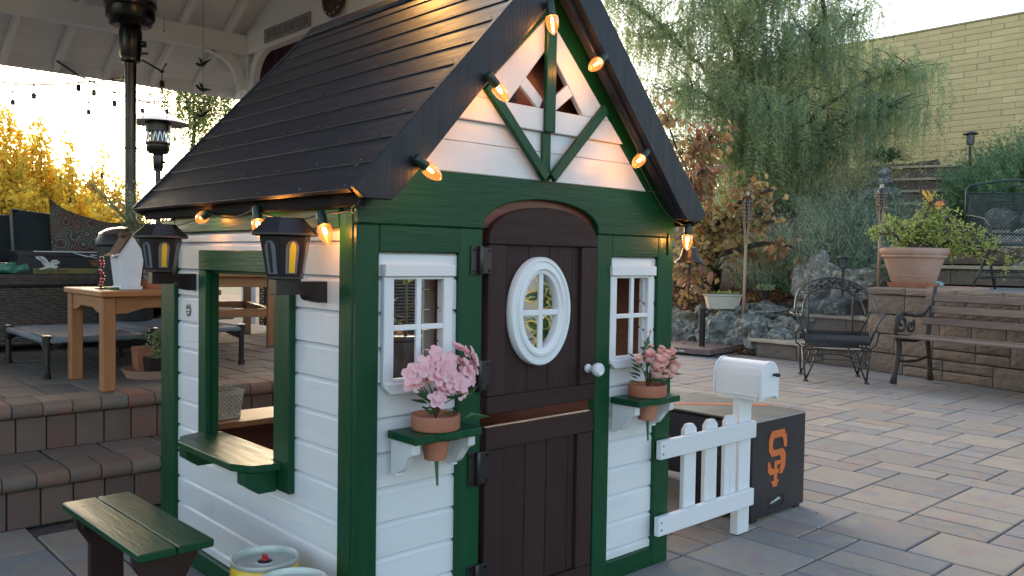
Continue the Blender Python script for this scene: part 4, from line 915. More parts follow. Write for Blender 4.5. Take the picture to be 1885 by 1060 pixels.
def lay(parent, A, d, n_, L_, z0, z1, r2, back=.1, name='stone', caps=True, hmax=.205):
    """ashlar courses between z0 and z1 along A + d*t, face towards n_"""
    ang = math.atan2(-n_.x, n_.y)+PI     # local -Y faces n_
    nrow = max(1, round((z1-z0)/hmax)); hh = (z1-z0)/nrow
    for r in range(nrow):
        t = 0
        while t < L_-.02:
            l = r2.choice((.30, .40, .46)); l = min(l, L_-t)
            if L_-t-l < .12: l = L_-t
            zc = z0+hh*(r+.5); p = A+d*(t+l/2)-n_*back
            if l > .28 and r2.random() < .30:     # split in two half-height stones
                for q in (-1, 1): inst(name, blk(l, hh/2), (p.x, p.y, zc+q*hh/4), parent, rot=(0, 0, ang))
            else: inst(name, blk(l, hh), (p.x, p.y, zc), parent, rot=(0, 0, ang))
            t += l
r2 = random.Random(9)
lay(rw, WA, wd, wn, WL, .0, .735, r2, hmax=.19)
t = 0
while t < WL:
    l = r2.choice((.42, .46, .5)); p = WA+wd*(t+l/2)-wn*.10
    inst('cap_stone', blk(l, .066, .24), (p.x, p.y, .7685), rw, rot=(0, 0, math.atan2(-wn.x, wn.y)+PI)); t += l
part('wall_core', MB().beam(tuple(WA-wn*.26+Vector((0, 0, .38))), tuple(WB-wn*.26+Vector((0, 0, .38))), .12, .74), 'mulch', rw)

# stone steps at the left end of the wall
ss = thing('stone_steps', 'three stone steps with sandy flagstone treads at the left end of the retaining wall', 'steps', (7.3, 2.5, 0))
sdv = Vector((.075, 1., 0)).normalized(); sn = Vector((-sdv.y, sdv.x, 0)); sn = sn if sn.x < 0 else -sn
for (x0, za, zb, Ls) in ((6.975, 0.0, .160, 1.26), (7.46, .195, .435, 1.02), (7.86, .47, .735, .80)):
    A = Vector((x0, 1.955, 0)); lay(ss, A, sdv, sn, Ls, za, zb, r2, hmax=.25)
    pts = []
    for k in range(13):
        t = k/12; p = A+sdv*(Ls*1.04*t)+sn*(.045+r2.uniform(-.012, .012)); pts.append((p.x, p.y))
    for k in range(7):
        t = 1-k/6; p = A+sdv*(Ls*1.04*t)-sn*(.47+r2.uniform(-.01, .01)); pts.append((p.x, p.y))
    part('flagstone', MB().prism(pts, zb+.002, zb+.034, 'z'), 'flag', ss, bevel=.004)

# ================================================================= HILLSIDE
def sstep(a, b, x): t = min(1, max(0, (x-a)/(b-a))); return t*t*(3-2*t)
def hz(x, y):
    # patio edge moves back for larger y
    xe = 7.15 + .25*sstep(3.0, 4.5, y) - .5*sstep(5.0, 9, y)
    if y < 2.9:
        base = .775*sstep(6.85, 6.95, x + (1.93-y)*.27) if y < 1.95 else .775*sstep(7.9, 8.0, x)
        up_ = 2.05*sstep(9.0, 14.4, x)
        a = base+up_
    s = sstep(xe, xe+.75, x)*.50 + sstep(xe+.7, 9.6, x)*.75 + sstep(9.2, 14.6, x)*(1.70-.08*max(0, y-4)) 
    if y >= 2.9: return s if y > 3.6 else s*(y-2.9)/.7 + (1-(y-2.9)/.7)*(.775*sstep(7.9, 8.0, x)+2.05*sstep(9.0, 14.4, x))
    return a
_hz0 = hz
SP = [(8.9, 1.9, .80), (9.25, 2.12, 1.00), (10.05, 2.45, 1.2), (10.85, 2.75, 1.42), (11.6, 3.05, 1.65), (12.4, 3.36, 1.89), (13.2, 3.66, 2.13), (14.0, 3.98, 2.40), (14.8, 4.3, 2.62)]
def hz(x, y):
    h = _hz0(x, y)
    if x > 8.8:
        for (ax, ay, az), (bx_, by, bz) in zip(SP[:-1], SP[1:]):
            dx, dy = bx_-ax, by-ay; L2 = dx*dx+dy*dy; t = ((x-ax)*dx+(y-ay)*dy)/L2
            if 0 <= t <= 1:
                dist = abs((x-ax)*dy-(y-ay)*dx)/math.sqrt(L2); k_ = 1-sstep(.75, 1.35, dist)
                return h*(1-k_)+min(h, az+(bz-az)*t-.06)*k_
    return h
mb = MB(); NX, NY = 90, 90; xs = [6.6+.098*i for i in range(NX)]; ys = [-4+.17*j for j in range(NY)]
for x in xs:
    for y in ys:
        h = hz(x, y)
        wx = WA.x + (y-WA.y)*(WB.x-WA.x)/(WB.y-WA.y)
        if y < 1.95 and x < wx+.2: h = -.3
        if y >= 1.95 and x < 7.0: h = -.3
        if h < .02: h = -.3
        mb.v.append((x, y, h - .01 + .02*mnoise.noise(Vector((x*3, y*3, 0)))))
mb.f = [(i*NY+j, (i+1)*NY+j, (i+1)*NY+j+1, i*NY+j+1) for i in range(NX-1) for j in range(NY-1)]
hs = part('hillside', mb, 'mulch', smooth=True); hs['kind'] = 'structure'
gt = part('gravel_terrace', MB().prism([(7.12, 1.93), (6.3, -1.2), (9.3, -1.2), (9.3, 2.2), (8.0, 2.2), (8.0, 1.93)], .70, .786, 'z'), 'gravel'); gt['kind'] = 'structure'
# bark chips and fallen leaves
n = 5200; xs_ = nr.uniform(7.4, 12.5, n); ys_ = nr.uniform(2.2, 7.5, n); zs_ = np.array([hz(a, b) for a, b in zip(xs_, ys_)])+.004
D_ = rv(n); D_[:, 2] *= .25; N_ = rv(n); N_[:, 2] = 2
lt = leaves_mesh('bark_chips', np.stack([xs_, ys_, zs_], 1), D_, N_, nr.uniform(.04, .12, n), nr.uniform(.01, .03, n), 'mulch', kind='stuff')
n = 5200; xs_ = nr.uniform(7.05, 8.5, n); ys_ = nr.uniform(3.2, 6.6, n); zs_ = np.array([hz(a, b) for a, b in zip(xs_, ys_)])+nr.uniform(0, .05, n)
D_ = rv(n); D_[:, 2] = np.abs(D_[:, 2])*.5; N_ = rv(n); N_[:, 2] += 1.5
leaves_mesh('leaf_litter', np.stack([xs_, ys_, zs_], 1), D_, N_, nr.uniform(.05, .10, n), nr.uniform(.03, .055, n), 'litter', kind='stuff')
for k in range(9):
    x, y = rnd.uniform(6.6, 7.25), rnd.uniform(3.3, 4.3)
    single('fallen_leaf', MB().leaf((x, y, .012+(.085 if x < 7.2 and y < 4 and y > 3.5 else 0)), (rnd.uniform(-1, 1), rnd.uniform(-1, 1), .1), (0, 0, 1), .075, .045), 'litter',
           'dry brown fallen leaf lying near the umbrella base', 'leaf', group='fallen leaves round the umbrella base')

n = 420; xs_ = nr.uniform(1.3, 7.0, n); ys_ = nr.uniform(-1.2, 4.2, n); D_ = rv(n); D_[:, 2] *= .1; N_ = rv(n)*.3; N_[:, 2] = 1
leaves_mesh('patio_debris', np.stack([xs_, ys_, np.full(n, .004)], 1), D_, N_, nr.uniform(.006, .022, n), nr.uniform(.004, .010, n), 'litter', kind='stuff')
# stairs climbing the hill: riser wall of stones with a stone lip
hst = thing('garden_stairs', 'long flight of stone block stairs climbing to the yellow wall', 'stairs', (11, 2.9, 1))
path = [(8.90, 1.90, .80, 1.02), (9.25, 2.12, 1.035, 1.245), (10.05, 2.45, 1.26, 1.46), (10.85, 2.75, 1.475, 1.69), (11.6, 3.05, 1.705, 1.925), (12.4, 3.36, 1.94, 2.17), (13.2, 3.66, 2.185, 2.43), (14.0, 3.98, 2.445, 2.72)]
sdir_ = Vector((-.36, .93, 0)).normalized()*1; snm = Vector((-.93, -.36, 0))
for i, (x, y, za, zb) in enumerate(path):
    Ls = 1.75 if i == 0 else 1.5
    A = Vector((x, y, 0))-sdir_*(Ls/2); t = 0
    nb = 4
    for k in range(nb):
        l = Ls/nb; p = A+sdir_*(t+l/2)-snm*.1; inst('stone', blk(l, zb-za-.045), (p.x, p.y, (za+zb-.045)/2), hst, rot=(0, 0, math.atan2(-snm.x, snm.y)+PI)); t += l
    part('stair_lip', MB().beam(tuple(A+Vector((0, 0, zb-.022))-snm*.12), tuple(A+sdir_*Ls+Vector((0, 0, zb-.022))-snm*.12), .33, .04), 'flag', hst, bevel=.006)
    part('tread_fill', MB().beam(tuple(A+Vector((0, 0, zb-.07))-snm*.60), tuple(A+sdir_*Ls+Vector((0, 0, zb-.07))-snm*.60), .75, .06), 'mulch', hst)

# ================================================================= YELLOW BLOCK WALL
yw = thing('yellow_wall', 'tall yellow painted slump block wall above the garden', 'wall', (14.95, 5, 2.5))
XW = 14.84; ztop = 5.25; zb0 = 2.05; course = .1045; blen = .415
bmY = [to_mesh('brick', *(lambda m_: (m_.v, m_.f))(MB().box(-.004, .09, -blen/2+.004, blen/2-.004, -course/2+.004, course/2-.004)), 'ybrick', bevel=.006) for _ in range(1)]
nc = int((ztop-zb0)/course); cand = []
for r in range(nc):
    for c in range(-3, 22):
        y = c*blen+(blen/2 if r % 2 else 0); z = ztop-course*(r+.5); cand.append((abs(y-4.4)*.35+(r*.05), y, z, r))
cand.sort(); restb = MB()
for k, (_, y, z, r) in enumerate(cand):
    j = rnd.uniform(-.004, .003)
    if k < 300: inst('brick', bmY[0], (XW+j, y+rnd.uniform(-.01, .01), z+rnd.uniform(-.002, .002)), yw)
    else: restb.box(XW-.004+j, XW+.09, y-blen/2+.004, y+blen/2-.004, z-course/2+.004, z+course/2-.004)
part('far_bricks', restb, 'ybrick', yw, kind='stuff')
part('wall_core', MB().box(XW+.004, XW+.25, -1.5, 8.9, zb0-.4, ztop-.01), 'ymortar', yw)
part('wall_coping', MB().box(XW-.02, XW+.27, -1.5, 9.0, ztop-.004, ztop+.035), 'ymortar', yw, bevel=.01)

# ================================================================= ROCKS
rk = [  # x, y, z, r, (sx,sy,sz), tan?, label
 (7.34, 3.35, .20, .25, (.9, 1.15, 1.0), 0, 'dark grey boulder beside the left end of the lowest stone step'),
 (7.50, 3.85, .24, .27, (1., 1.2, .85), 0, 'broad pale green lichened boulder right behind the umbrella pole'),
 (7.45, 4.35, .14, .22, (1., 1.1, .8), 0, 'dark pointed rock left of the umbrella pole'),
 (7.50, 4.62, .30, .22, (1., 1.3, .7), 1, 'pale rock half buried in brown leaves left of the umbrella pole'),
 (7.62, 3.72, .47, .13, (1., 1.25, .7), 0, 'small dark rock just right of the cream planter'),
 (7.66, 3.42, .48, .16, (1., 1.3, .65), 0, 'grey blue rock under the small black pot'),
 (7.50, 3.12, .30, .17, (1., 1.2, .8), 1, 'yellowish rounded rock above the lowest stone step'),
 (7.68, 2.88, .50, .17, (1., 1.3, .75), 0, 'flat bluish rock left of the middle stone step'),
 (7.30, 3.05, .20, .13, (1., 1.2, .9), 0, 'small dark triangular rock on the lowest stone step'),
 (7.95, 2.98, .78, .30, (.8, 1.0, 1.05), 1, 'big tan upright boulder behind the iron chair'),
 (7.92, 2.52, .80, .23, (.9, 1.2, .8), 1, 'large pale boulder behind the iron chair mesh back'),
 (7.60, 2.60, .58, .13, (1., 1.2, .8), 0, 'brown squarish rock on the upper stone step'),
 (7.42, 4.85, .14, .19, (1., 1.2, .8), 0, 'dark rock at the far left edge of the rockery'),
 (7.26, 4.10, .05, .10, (1.4, 1.5, .5), 0, 'low grey stone on the patio edge behind the umbrella slab'),
 (7.70, 4.25, .42, .15, (1., 1.2, .7), 0, 'brown shadowed rock under the leaf pile'),
 (7.55, 5.2, .2, .22, (1., 1.2, .9), 0, 'mossy rock nearest the playhouse corner'),
]
for i, (x, y, z, r, s_, tan, lab) in enumerate(rk):
    mb = MB().ico((0, 0, -.03), r*1.12, 4, .42, i*3.1+.5, s_, 1.7); mb.xf(rotz(i*1.3)) 
    mb.v = [(a+x, b+y, c+z) for a, b, c in mb.v]
    single('rock', mb, 'rock_tan' if tan else 'rock', lab, 'rock', group='rockery boulders', smooth=False)
for i in range(26):     # rubble chinking between boulders
    x, y = rnd.uniform(7.25, 7.8), rnd.uniform(2.9, 5.3); r = rnd.uniform(.045, .09)
    mb = MB().ico((x, y, hz(x, y)+.01), r, 2, .35, i*2.2, (1, 1.2, .8)); single('rubble_stone', mb, 'rock', 'fist-size grey stone wedged between the rockery boulders', 'stone', group='small stones in the rockery')
# pile of pale stones behind the swing
for i in range(22):
    x, y = rnd.uniform(10.0, 10.9), rnd.uniform(.9, 1.9); z = 1.05+.85*rnd.random()
    mb = MB().ico((x, y, z), rnd.uniform(.10, .2), 2, .35, i*1.9+40, (.8, 1.2, .8)); single('hill_stone', mb, 'rock' if i % 3 else 'rock_tan', ('grey' if i % 3 else 'tan')+' stone stacked on the bank behind the green mesh swing', 'stone', group='stones on the bank behind the swing')
for i, (x, y, z, r, lab) in enumerate(((9.6, 1.42, 1.22, .24, 'round pale boulder seen through the lower swing mesh'), (9.3, 1.15, .95, .22, 'greenish pale boulder under the green mesh swing'))):
    single('boulder', MB().ico((x, y, z), r, 3, .3, i+70, (1, 1.2, .85)), 'rock_tan', lab, 'boulder')

# ================================================================= UMBRELLA BASE
ub = thing('umbrella_stand', 'square red granite umbrella base with black pole socket', 'umbrella stand', (6.87, 3.8, 0))
th = R(8); c_, s_ = math.cos(th), math.sin(th)
def rr2(x, y): return (6.53+x*c_-y*s_, 3.43+x*s_+y*c_)
part('slab', MB().prism([rr2(0, 0), rr2(.78, 0), rr2(.78, .78), rr2(0, .78)], .022, .082, 'z'), 'granite', ub, bevel=.004)
px, py = 6.80, 3.72
part('pole_socket', MB().lathe([(.036, .083), (.036, .26), (.040, .262), (.040, .275), (.036, .277), (.036, .50), (.030, .503), (0, .503)], (px, py, 0), 20), 'black_metal', ub, smooth=2)
for q in ((.08, -.004), (.7, -.004)): p = rr2(*q); part('foot', MB().box(p[0]-.02, p[0]+.02, p[1]+.02, p[1]+.06, 0, .022), 'black_plastic', ub)
for q in (.17, .30): p = rr2(-.012, q*1.9); part('handle', MB().tube([(p[0]+.01, p[1]-.04, .06), (p[0]-.006, p[1]-.04, .045), (p[0]-.006, p[1]+.04, .045), (p[0]+.01, p[1]+.04, .06)], .004, 5), 'steel', ub)

# planter, small pot, black pots
pl = thing('window_box', 'cream plastic window box with small green sprouts on the rockery', 'planter', (7.45, 3.95, .45))
c0 = Vector((7.42, 3.87, .50)); dv = Vector((.735, -.678, 0)); nv = Vector((.678, .735, 0)); aw = math.atan2(dv.y, dv.x)
def frus(mb, c, ax, bx_, w0, d0, w1, d1, z0, z1):
    vs = [c+ax*sx*w0/2+bx_*sy*d0/2+Vector((0, 0, z0)) for sx, sy in ((-1, -1), (1, -1), (1, 1), (-1, 1))]+[c+ax*sx*w1/2+bx_*sy*d1/2+Vector((0, 0, z1)) for sx, sy in ((-1, -1), (1, -1), (1, 1), (-1, 1))]
    return mb.add(vs, [(0, 3, 2, 1), (4, 5, 6, 7), (0, 1, 5, 4), (1, 2, 6, 5), (2, 3, 7, 6), (3, 0, 4, 7)])
part('box', frus(MB(), c0, dv, nv, .33, .13, .40, .17, -.03, .12), 'cream', pl, bevel=.004)
part('box_rim', frus(MB(), c0, dv, nv, .42, .19, .425, .195, .12, .143), 'cream', pl, bevel=.004)
part('soil', frus(MB(), c0, dv, nv, .38, .15, .38, .15, .1435, .147), 'mulch', pl)
n = 90; P_ = np.array([tuple(c0+dv*rnd.uniform(-.18, .18)+nv*rnd.uniform(-.07, .05)+Vector((0, 0, .145))) for _ in range(n)]); D_ = rv(n); D_[:, 2] = np.abs(D_[:, 2])*.8+.2
leaves_mesh('sprouts', P_, D_, rv(n), nr.uniform(.03, .06, n), nr.uniform(.015, .028, n), 'jade', pl, kind='stuff')
sp = thing('succulent_pot', 'small black pot of pale green succulent on the rocks', 'potted plant', (7.60, 3.42, .60))
part('pot', MB().lathe([(.036, .59), (.048, .70), (.050, .705), (.045, .706), (0, .70)], (7.60, 3.42, 0), 18), 'black_plastic', sp, smooth=2)
n = 150; th_ = nr.uniform(0, 2*PI, n); rr_ = nr.uniform(0, .10, n); P_ = np.stack([7.60+np.cos(th_)*rr_, 3.42+np.sin(th_)*rr_*1.3, .71+nr.uniform(0, .05, n)-rr_*.2], 1); D_ = rv(n); D_[:, 2] = np.abs(D_[:, 2])+.2
leaves_mesh('succulent_leaves', P_, D_, rv(n), .038, .018, 'succulent', sp, kind='stuff')
for i, (x, y, r, lab) in enumerate(((8.55, 5.25, .17, 'black nursery pot behind the bell, left one'), (8.45, 4.75, .16, 'black nursery pot behind the leaf litter, right one'))):
    t = thing('nursery_pot', lab, 'pot', (x, y, .7), 'black nursery pots on the bank')
    part('pot', MB().lathe([(r*.8, .62), (r, .95), (r*1.06, .955), (r*1.06, .98), (r*.95, .98), (r*.93, .93), (0, .92)], (x, y, 0), 24), 'black_plastic', t, smooth=2)

# ================================================================= PLANTS ON THE RIGHT
def strappy(name, lab, c, n, L_, wd_, m='strap', spread=1., droop=.5, cat='plant', seed=1):
    r3 = random.Random(seed); mb = MB()
    for k in range(n):
        a = r3.uniform(0, 2*PI); e = r3.uniform(.4, 1.6); d = Vector((math.cos(a)*spread, math.sin(a)*spread, e)).normalized(); l = L_*r3.uniform(.65, 1.1)
        p = Vector(c)+Vector((math.cos(a), math.sin(a), 0))*.03; s_ = d.cross(Vector((0, 0, 1))).normalized(); b = len(mb.v)
        for i in range(6):
            t = i/5; q = p+d*l*t-Vector((0, 0, droop*l*t*t*r3.uniform(.8, 1.0))); w_ = wd_*(1-t**2.2)*.5+.0008
            mb.v += [tuple(q-s_*w_), tuple(q+s_*w_)]
        mb.f += [(b+2*i, b+2*i+1, b+2*i+3, b+2*i+2) for i in range(5)]
    return single(name, mb, m, lab, cat)
strappy('strap_leaf_plant', 'strappy green clump hanging over the wall foot left of the stairs', (12.2, 4.12, 2.62), 170, .62, .035, seed=3, droop=.55)
strappy('lily_plant', 'small strappy green plant among the orange leaves', (7.9, 4.30, .92), 50, .32, .016, seed=4, droop=.3)
strappy('aloe_plant', 'pale striped plant at the edge of the playhouse beside the rocks', (7.45, 4.98, .62), 22, .22, .04, m='agave_out', seed=6, droop=.2)

def bush(name, lab, spots, m, stem_m, nst, hgt, leafL, leafW, per, seed, lean=.25, cat='shrub', curve=.2, droop=0., twigs=True, density_top=0):
    """shrub of many upright stems each set with needles or leaves"""
    r3 = np.random.RandomState(seed); P = []; D = []; N = []; Ls = []; st_ = MB()
    root = thing(name, lab, cat, tuple(np.mean([s[:3] for s in spots], 0)))
    for k in range(nst):
        s = spots[r3.randint(len(spots))]; a = r3.uniform(0, 2*PI); q = math.sqrt(r3.rand())
        b = Vector((s[0]+math.cos(a)*q*s[3], s[1]+math.sin(a)*q*s[3], s[2])); h = hgt*s[4]*r3.uniform(.55, 1.1)*(1-.35*q*q)
        ld = Vector((math.cos(a)*q*lean+r3.normal()*.12, math.sin(a)*q*lean+r3.normal()*.12, 1)).normalized(); cv = Vector((r3.normal(), r3.normal(), 0))*curve*h*.5
        pts = [b+ld*h*t+cv*t*t-Vector((0, 0, droop*h*t*t)) for t in (0, .25, .5, .75, 1)]
        if twigs and k % 3 == 0: st_.tube(pts, [.006, .005, .004, .003, .0015], 3, cap=False)
        for i in range(per):
            t = r3.uniform(.12, 1); f = t*4; i0 = min(int(f), 3); p = pts[i0].lerp(pts[i0+1], f-i0); ax = (pts[i0+1]-pts[i0]).normalized()
            o = Vector(r3.normal(size=3)); o = (o-ax*o.dot(ax)).normalized()
            P.append(p); D.append(o*.9+ax*.75); N.append(ax+Vector(r3.normal(size=3))*.4); Ls.append(leafL*r3.uniform(.6, 1.15)*(1.1-.5*t))
    if st_.v: part('stems', st_, stem_m, root)
    leaves_mesh('foliage', P, D, N, Ls, np.array(Ls)*leafW, m, root, kind='stuff')
    return root
bush('rosemary_bush', 'broad blue green rosemary bush in front of the garden stairs', [(8.6, 3.45, .75, .55, 1.0), (9.1, 2.95, .95, .55, 1.05), (8.9, 3.9, .95, .55, .9), (9.8, 3.35, 1.30, .6, .95), (9.5, 3.0, 1.1, .5, 1.), (8.35, 2.95, .70, .35, .9), (10.3, 3.75, 1.5, .55, .75), (8.25, 3.75, .65, .35, .8)],
     'rosemary', 'bark', 1500, .95, .072, .13, 46, 11, lean=.75, curve=.45)
bush('low_green_shrub', 'dark leafy shrub beneath the rosemary beside the solar light', [(8.1, 2.75, .68, .35, 1.), (8.2, 3.2, .62, .3, 1.), (8.1, 2.35, .72, .25, .7)], 'juniper', 'bark', 260, .42, .05, .35, 34, 12, lean=.6)
bush('juniper_shrub', 'spreading green juniper at the top of the stairs by the yellow wall', [(11.3, 2.0, 1.75, .5, 1.), (11.9, 1.9, 1.95, .6, 1.05), (10.9, 1.75, 1.6, .45, 1.), (11.5, 1.3, 1.85, .6, 1.25), (12.3, 1.5, 2.1, .6, 1.1), (10.9, 2.15, 1.6, .3, .8)],
     'juniper', 'bark', 1500, 1.2, .105, .17, 56, 13, lean=.8, droop=.2)
bush('upper_bank_shrub', 'dark green shrub mass under the weeping pepper tree', [(11.5, 5.5, 1.75, .8, 1.), (12.6, 5.3, 2.1, .8, 1.), (11.0, 6.5, 1.5, .8, 1.), (12.2, 6.8, 1.9, .8, 1.)], 'pepper', 'bark', 420, .9, .08, .2, 40, 14, lean=.7)
# sago palm
sg = thing('sago_palm', 'blue grey sago palm behind the green mesh swing', 'palm', (10.75, 1.25, 1.3))
for k in range(26):
    r3 = random.Random(k); a = r3.uniform(0, 2*PI); e = r3.uniform(.25, 1.3); l = r3.uniform(.75, 1.1); d = Vector((math.cos(a), math.sin(a), e)).normalized()
    pts = [Vector((10.75, 1.25, 1.55))+d*l*t-Vector((0, 0, .35*l*t*t)) for t in [i/9 for i in range(10)]]
    mb = MB().tube(pts, [.008]*9+[.002], 3); 
    for i in range(1, 38):
        f = i/38*9; i0 = min(int(f), 8); p = pts[i0].lerp(pts[i0+1], f-i0); ax = (pts[i0+1]-pts[i0]).normalized(); s_ = ax.cross(Vector((0, 0, 1))).normalized()
        for q in (-1, 1): mb.add([p-ax*.006, p+ax*.006, p+s_*q*.17*(1-.5*abs(i/38-.4))+ax*.08-Vector((0, 0, .02))], [(0, 1, 2)])
    part('frond', mb, 'sago', sg)
part('trunk', MB().lathe([(.14, 1.0), (.16, 1.3), (.10, 1.58), (0, 1.6)], (10.75, 1.25, 0), 14), 'bark', sg)

# persimmon: twisting limbs, individual large leaves, fruit
pt = thing('persimmon_tree', 'persimmon tree with rusty orange autumn leaves and pink fruits', 'tree', (8.0, 4.75, .6))
limbs = [[(8.0, 4.75, .55), (7.85, 4.6, 1.0), (7.75, 4.45, 1.45), (7.6, 4.4, 1.9), (7.3, 4.5, 2.4), (7.05, 4.5, 2.8)],
         [(7.6, 4.4, 1.9), (7.45, 4.2, 2.15), (7.25, 4.05, 2.35), (7.15, 3.9, 2.45)],
         [(7.8, 4.55, 1.3), (7.75, 4.1, 1.55), (7.7, 3.75, 1.80), (7.75, 3.45, 1.86)],
         [(7.75, 4.45, 1.45), (7.4, 4.35, 1.7), (7.1, 4.15, 1.95), (7.0, 3.9, 2.05)],
         [(7.85, 4.6, 1.0), (7.9, 4.1, 1.15), (7.85, 3.6, 1.25), (7.8, 3.2, 1.20)],
         [(7.85, 4.6, 1.0), (7.5, 4.5, 1.05), (7.3, 4.4, 1.0), (7.15, 4.2, .95)],
         [(7.8, 4.5, 1.2), (7.8, 4.1, 1.35), (7.75, 3.8, 1.45), (7.8, 3.45, 1.5)]]
mb = MB(); anchors = []
for li, lb in enumerate(limbs):
    mb.tube(lb, [.045, .036, .026, .018, .012, .008][:len(lb)], 6)
    for i in range(1, len(lb)):
        for k in range(10 if li else 11):
            p = Vector(lb[i-1]).lerp(Vector(lb[i]), rnd.random()); d = Vector((rnd.uniform(-1, .6), rnd.uniform(-1, 1), rnd.uniform(-.5, .8))).normalized(); l = rnd.uniform(.18, .42)
            q = p+d*l; mb.tube([p, p+d*l*.5+Vector((0, 0, .02)), q], [.006, .004, .0025], 4); anchors += [q, p+d*l*.6, p+d*l*.3]
part('branches', mb, 'bark', pt)
lm = [to_mesh('leaf', *(lambda m_: (m_.v, m_.f))(MB().leaf((0, 0, 0), (1, 0, .0), (0, 0, 1), .125*s_, .074*s_, .10)), 'persimmon') for s_ in (.8, 1.0, 1.2)]
vis = []
for a in anchors:
    for k in range(3): vis.append(a+Vector((rnd.uniform(-.08, .08), rnd.uniform(-.08, .08), rnd.uniform(-.10, .05))))
vis.sort(key=lambda p: (p-CAM).length); lrest = []
for k, p in enumerate(vis):
    if k < 290: inst('leaf', rnd.choice(lm), p, pt, rot=(rnd.uniform(-1, 1), rnd.uniform(.0, 1.3), rnd.uniform(0, 6.3)))
    else: lrest.append(p)
n = len(lrest); D_ = rv(n); D_[:, 2] = -np.abs(D_[:, 2])
leaves_mesh('inner_leaves', np.array([tuple(p) for p in lrest]), D_, rv(n), nr.uniform(.08, .13, n), nr.uniform(.05, .075, n), 'persimmon', pt, kind='stuff')
for k in range(20):
    a = anchors[rnd.randrange(len(anchors))]; part('fruit', MB().ico(a-Vector((.05, .02, .05)), rnd.uniform(.022, .032), 2, 0, 0, (1, 1, .85)), 'fruit', pt, smooth=True)

# pepper tree: trunk, arching limbs, hanging strands with leaflets
def weeping(name, lab, limbs, strand_n, seed, m, Lr, leafL, leafW, step, cat='tree', spread=.5, skip=0, rmin=.012, r0=.11, lat=.35):
    r3 = np.random.RandomState(seed); root = thing(name, lab, cat, limbs[0][0]); mb = MB(); tips = []
    for li, lb in enumerate(limbs):
        pts = [Vector(p) for p in lb]; fine = []
        for a, b in zip(pts[:-1], pts[1:]):
            for k in range(4): fine.append(a.lerp(b, k/4)+Vector(r3.normal(size=3))*.03)
        fine.append(pts[-1]); n_ = len(fine); r_0 = r0 if li == 0 else r0*.45
        mb.tube(fine, [max(rmin, r_0*(1-i/n_)) for i in range(n_)], 6)
        for i in range(skip if li == 0 else 1, n_):
            for k in range(3):
                p = fine[i]; d = Vector((r3.normal(), r3.normal(), .25)).normalized(); l = r3.uniform(.2, 1)*spread; q = p+d*l
                mb.tube([p, p+d*l*.5+Vector((0, 0, .05)), q], [.010, .007, .004], 4, cap=False); tips += [(p.lerp(q, t)) for t in (.4, .7, 1.)]
    part('branches', mb, 'bark', root)
    P = []; D = []; N = []; Ls = []; tw = MB()
    for k in range(strand_n):
        b = tips[r3.randint(len(tips))]+Vector(r3.normal(size=3))*.10; l = r3.uniform(*Lr); o = Vector((r3.normal(), r3.normal(), 0))*lat*.3
        ns = max(3, int(l/step)); pts = []
        for i in range(6):
            t = i/5; pts.append(b+o*math.sin(t*PI/2)*l+Vector((r3.normal()*.006, r3.normal()*.006, .10*l*math.sin(t*PI)-l*t*t*.75-l*.25*t)))
        if k % 2 == 0: tw.tube(pts, [.0035, .003, .0025, .002, .0016, .001], 3, cap=False)
        for i in range(ns):
            t = (i+.5)/ns; f = t*5; i0 = min(int(f), 4); p = pts[i0].lerp(pts[i0+1], f-i0); ax = (pts[i0+1]-pts[i0]).normalized()
            for q in (-1, 1):
                s_ = Vector(r3.normal(size=3)); s_ = (s_-ax*s_.dot(ax)).normalized(); P.append(p); D.append(s_*.8+ax*.75); N.append(Vector(r3.normal(size=3))); Ls.append(leafL*r3.uniform(.6, 1.2)*(1-.4*abs(t-.5)))
    part('twigs', tw, 'bark_pale', root, kind='stuff')
    leaves_mesh('crown', P, D, N, Ls, np.array(Ls)*leafW, m, root, kind='stuff'); return root
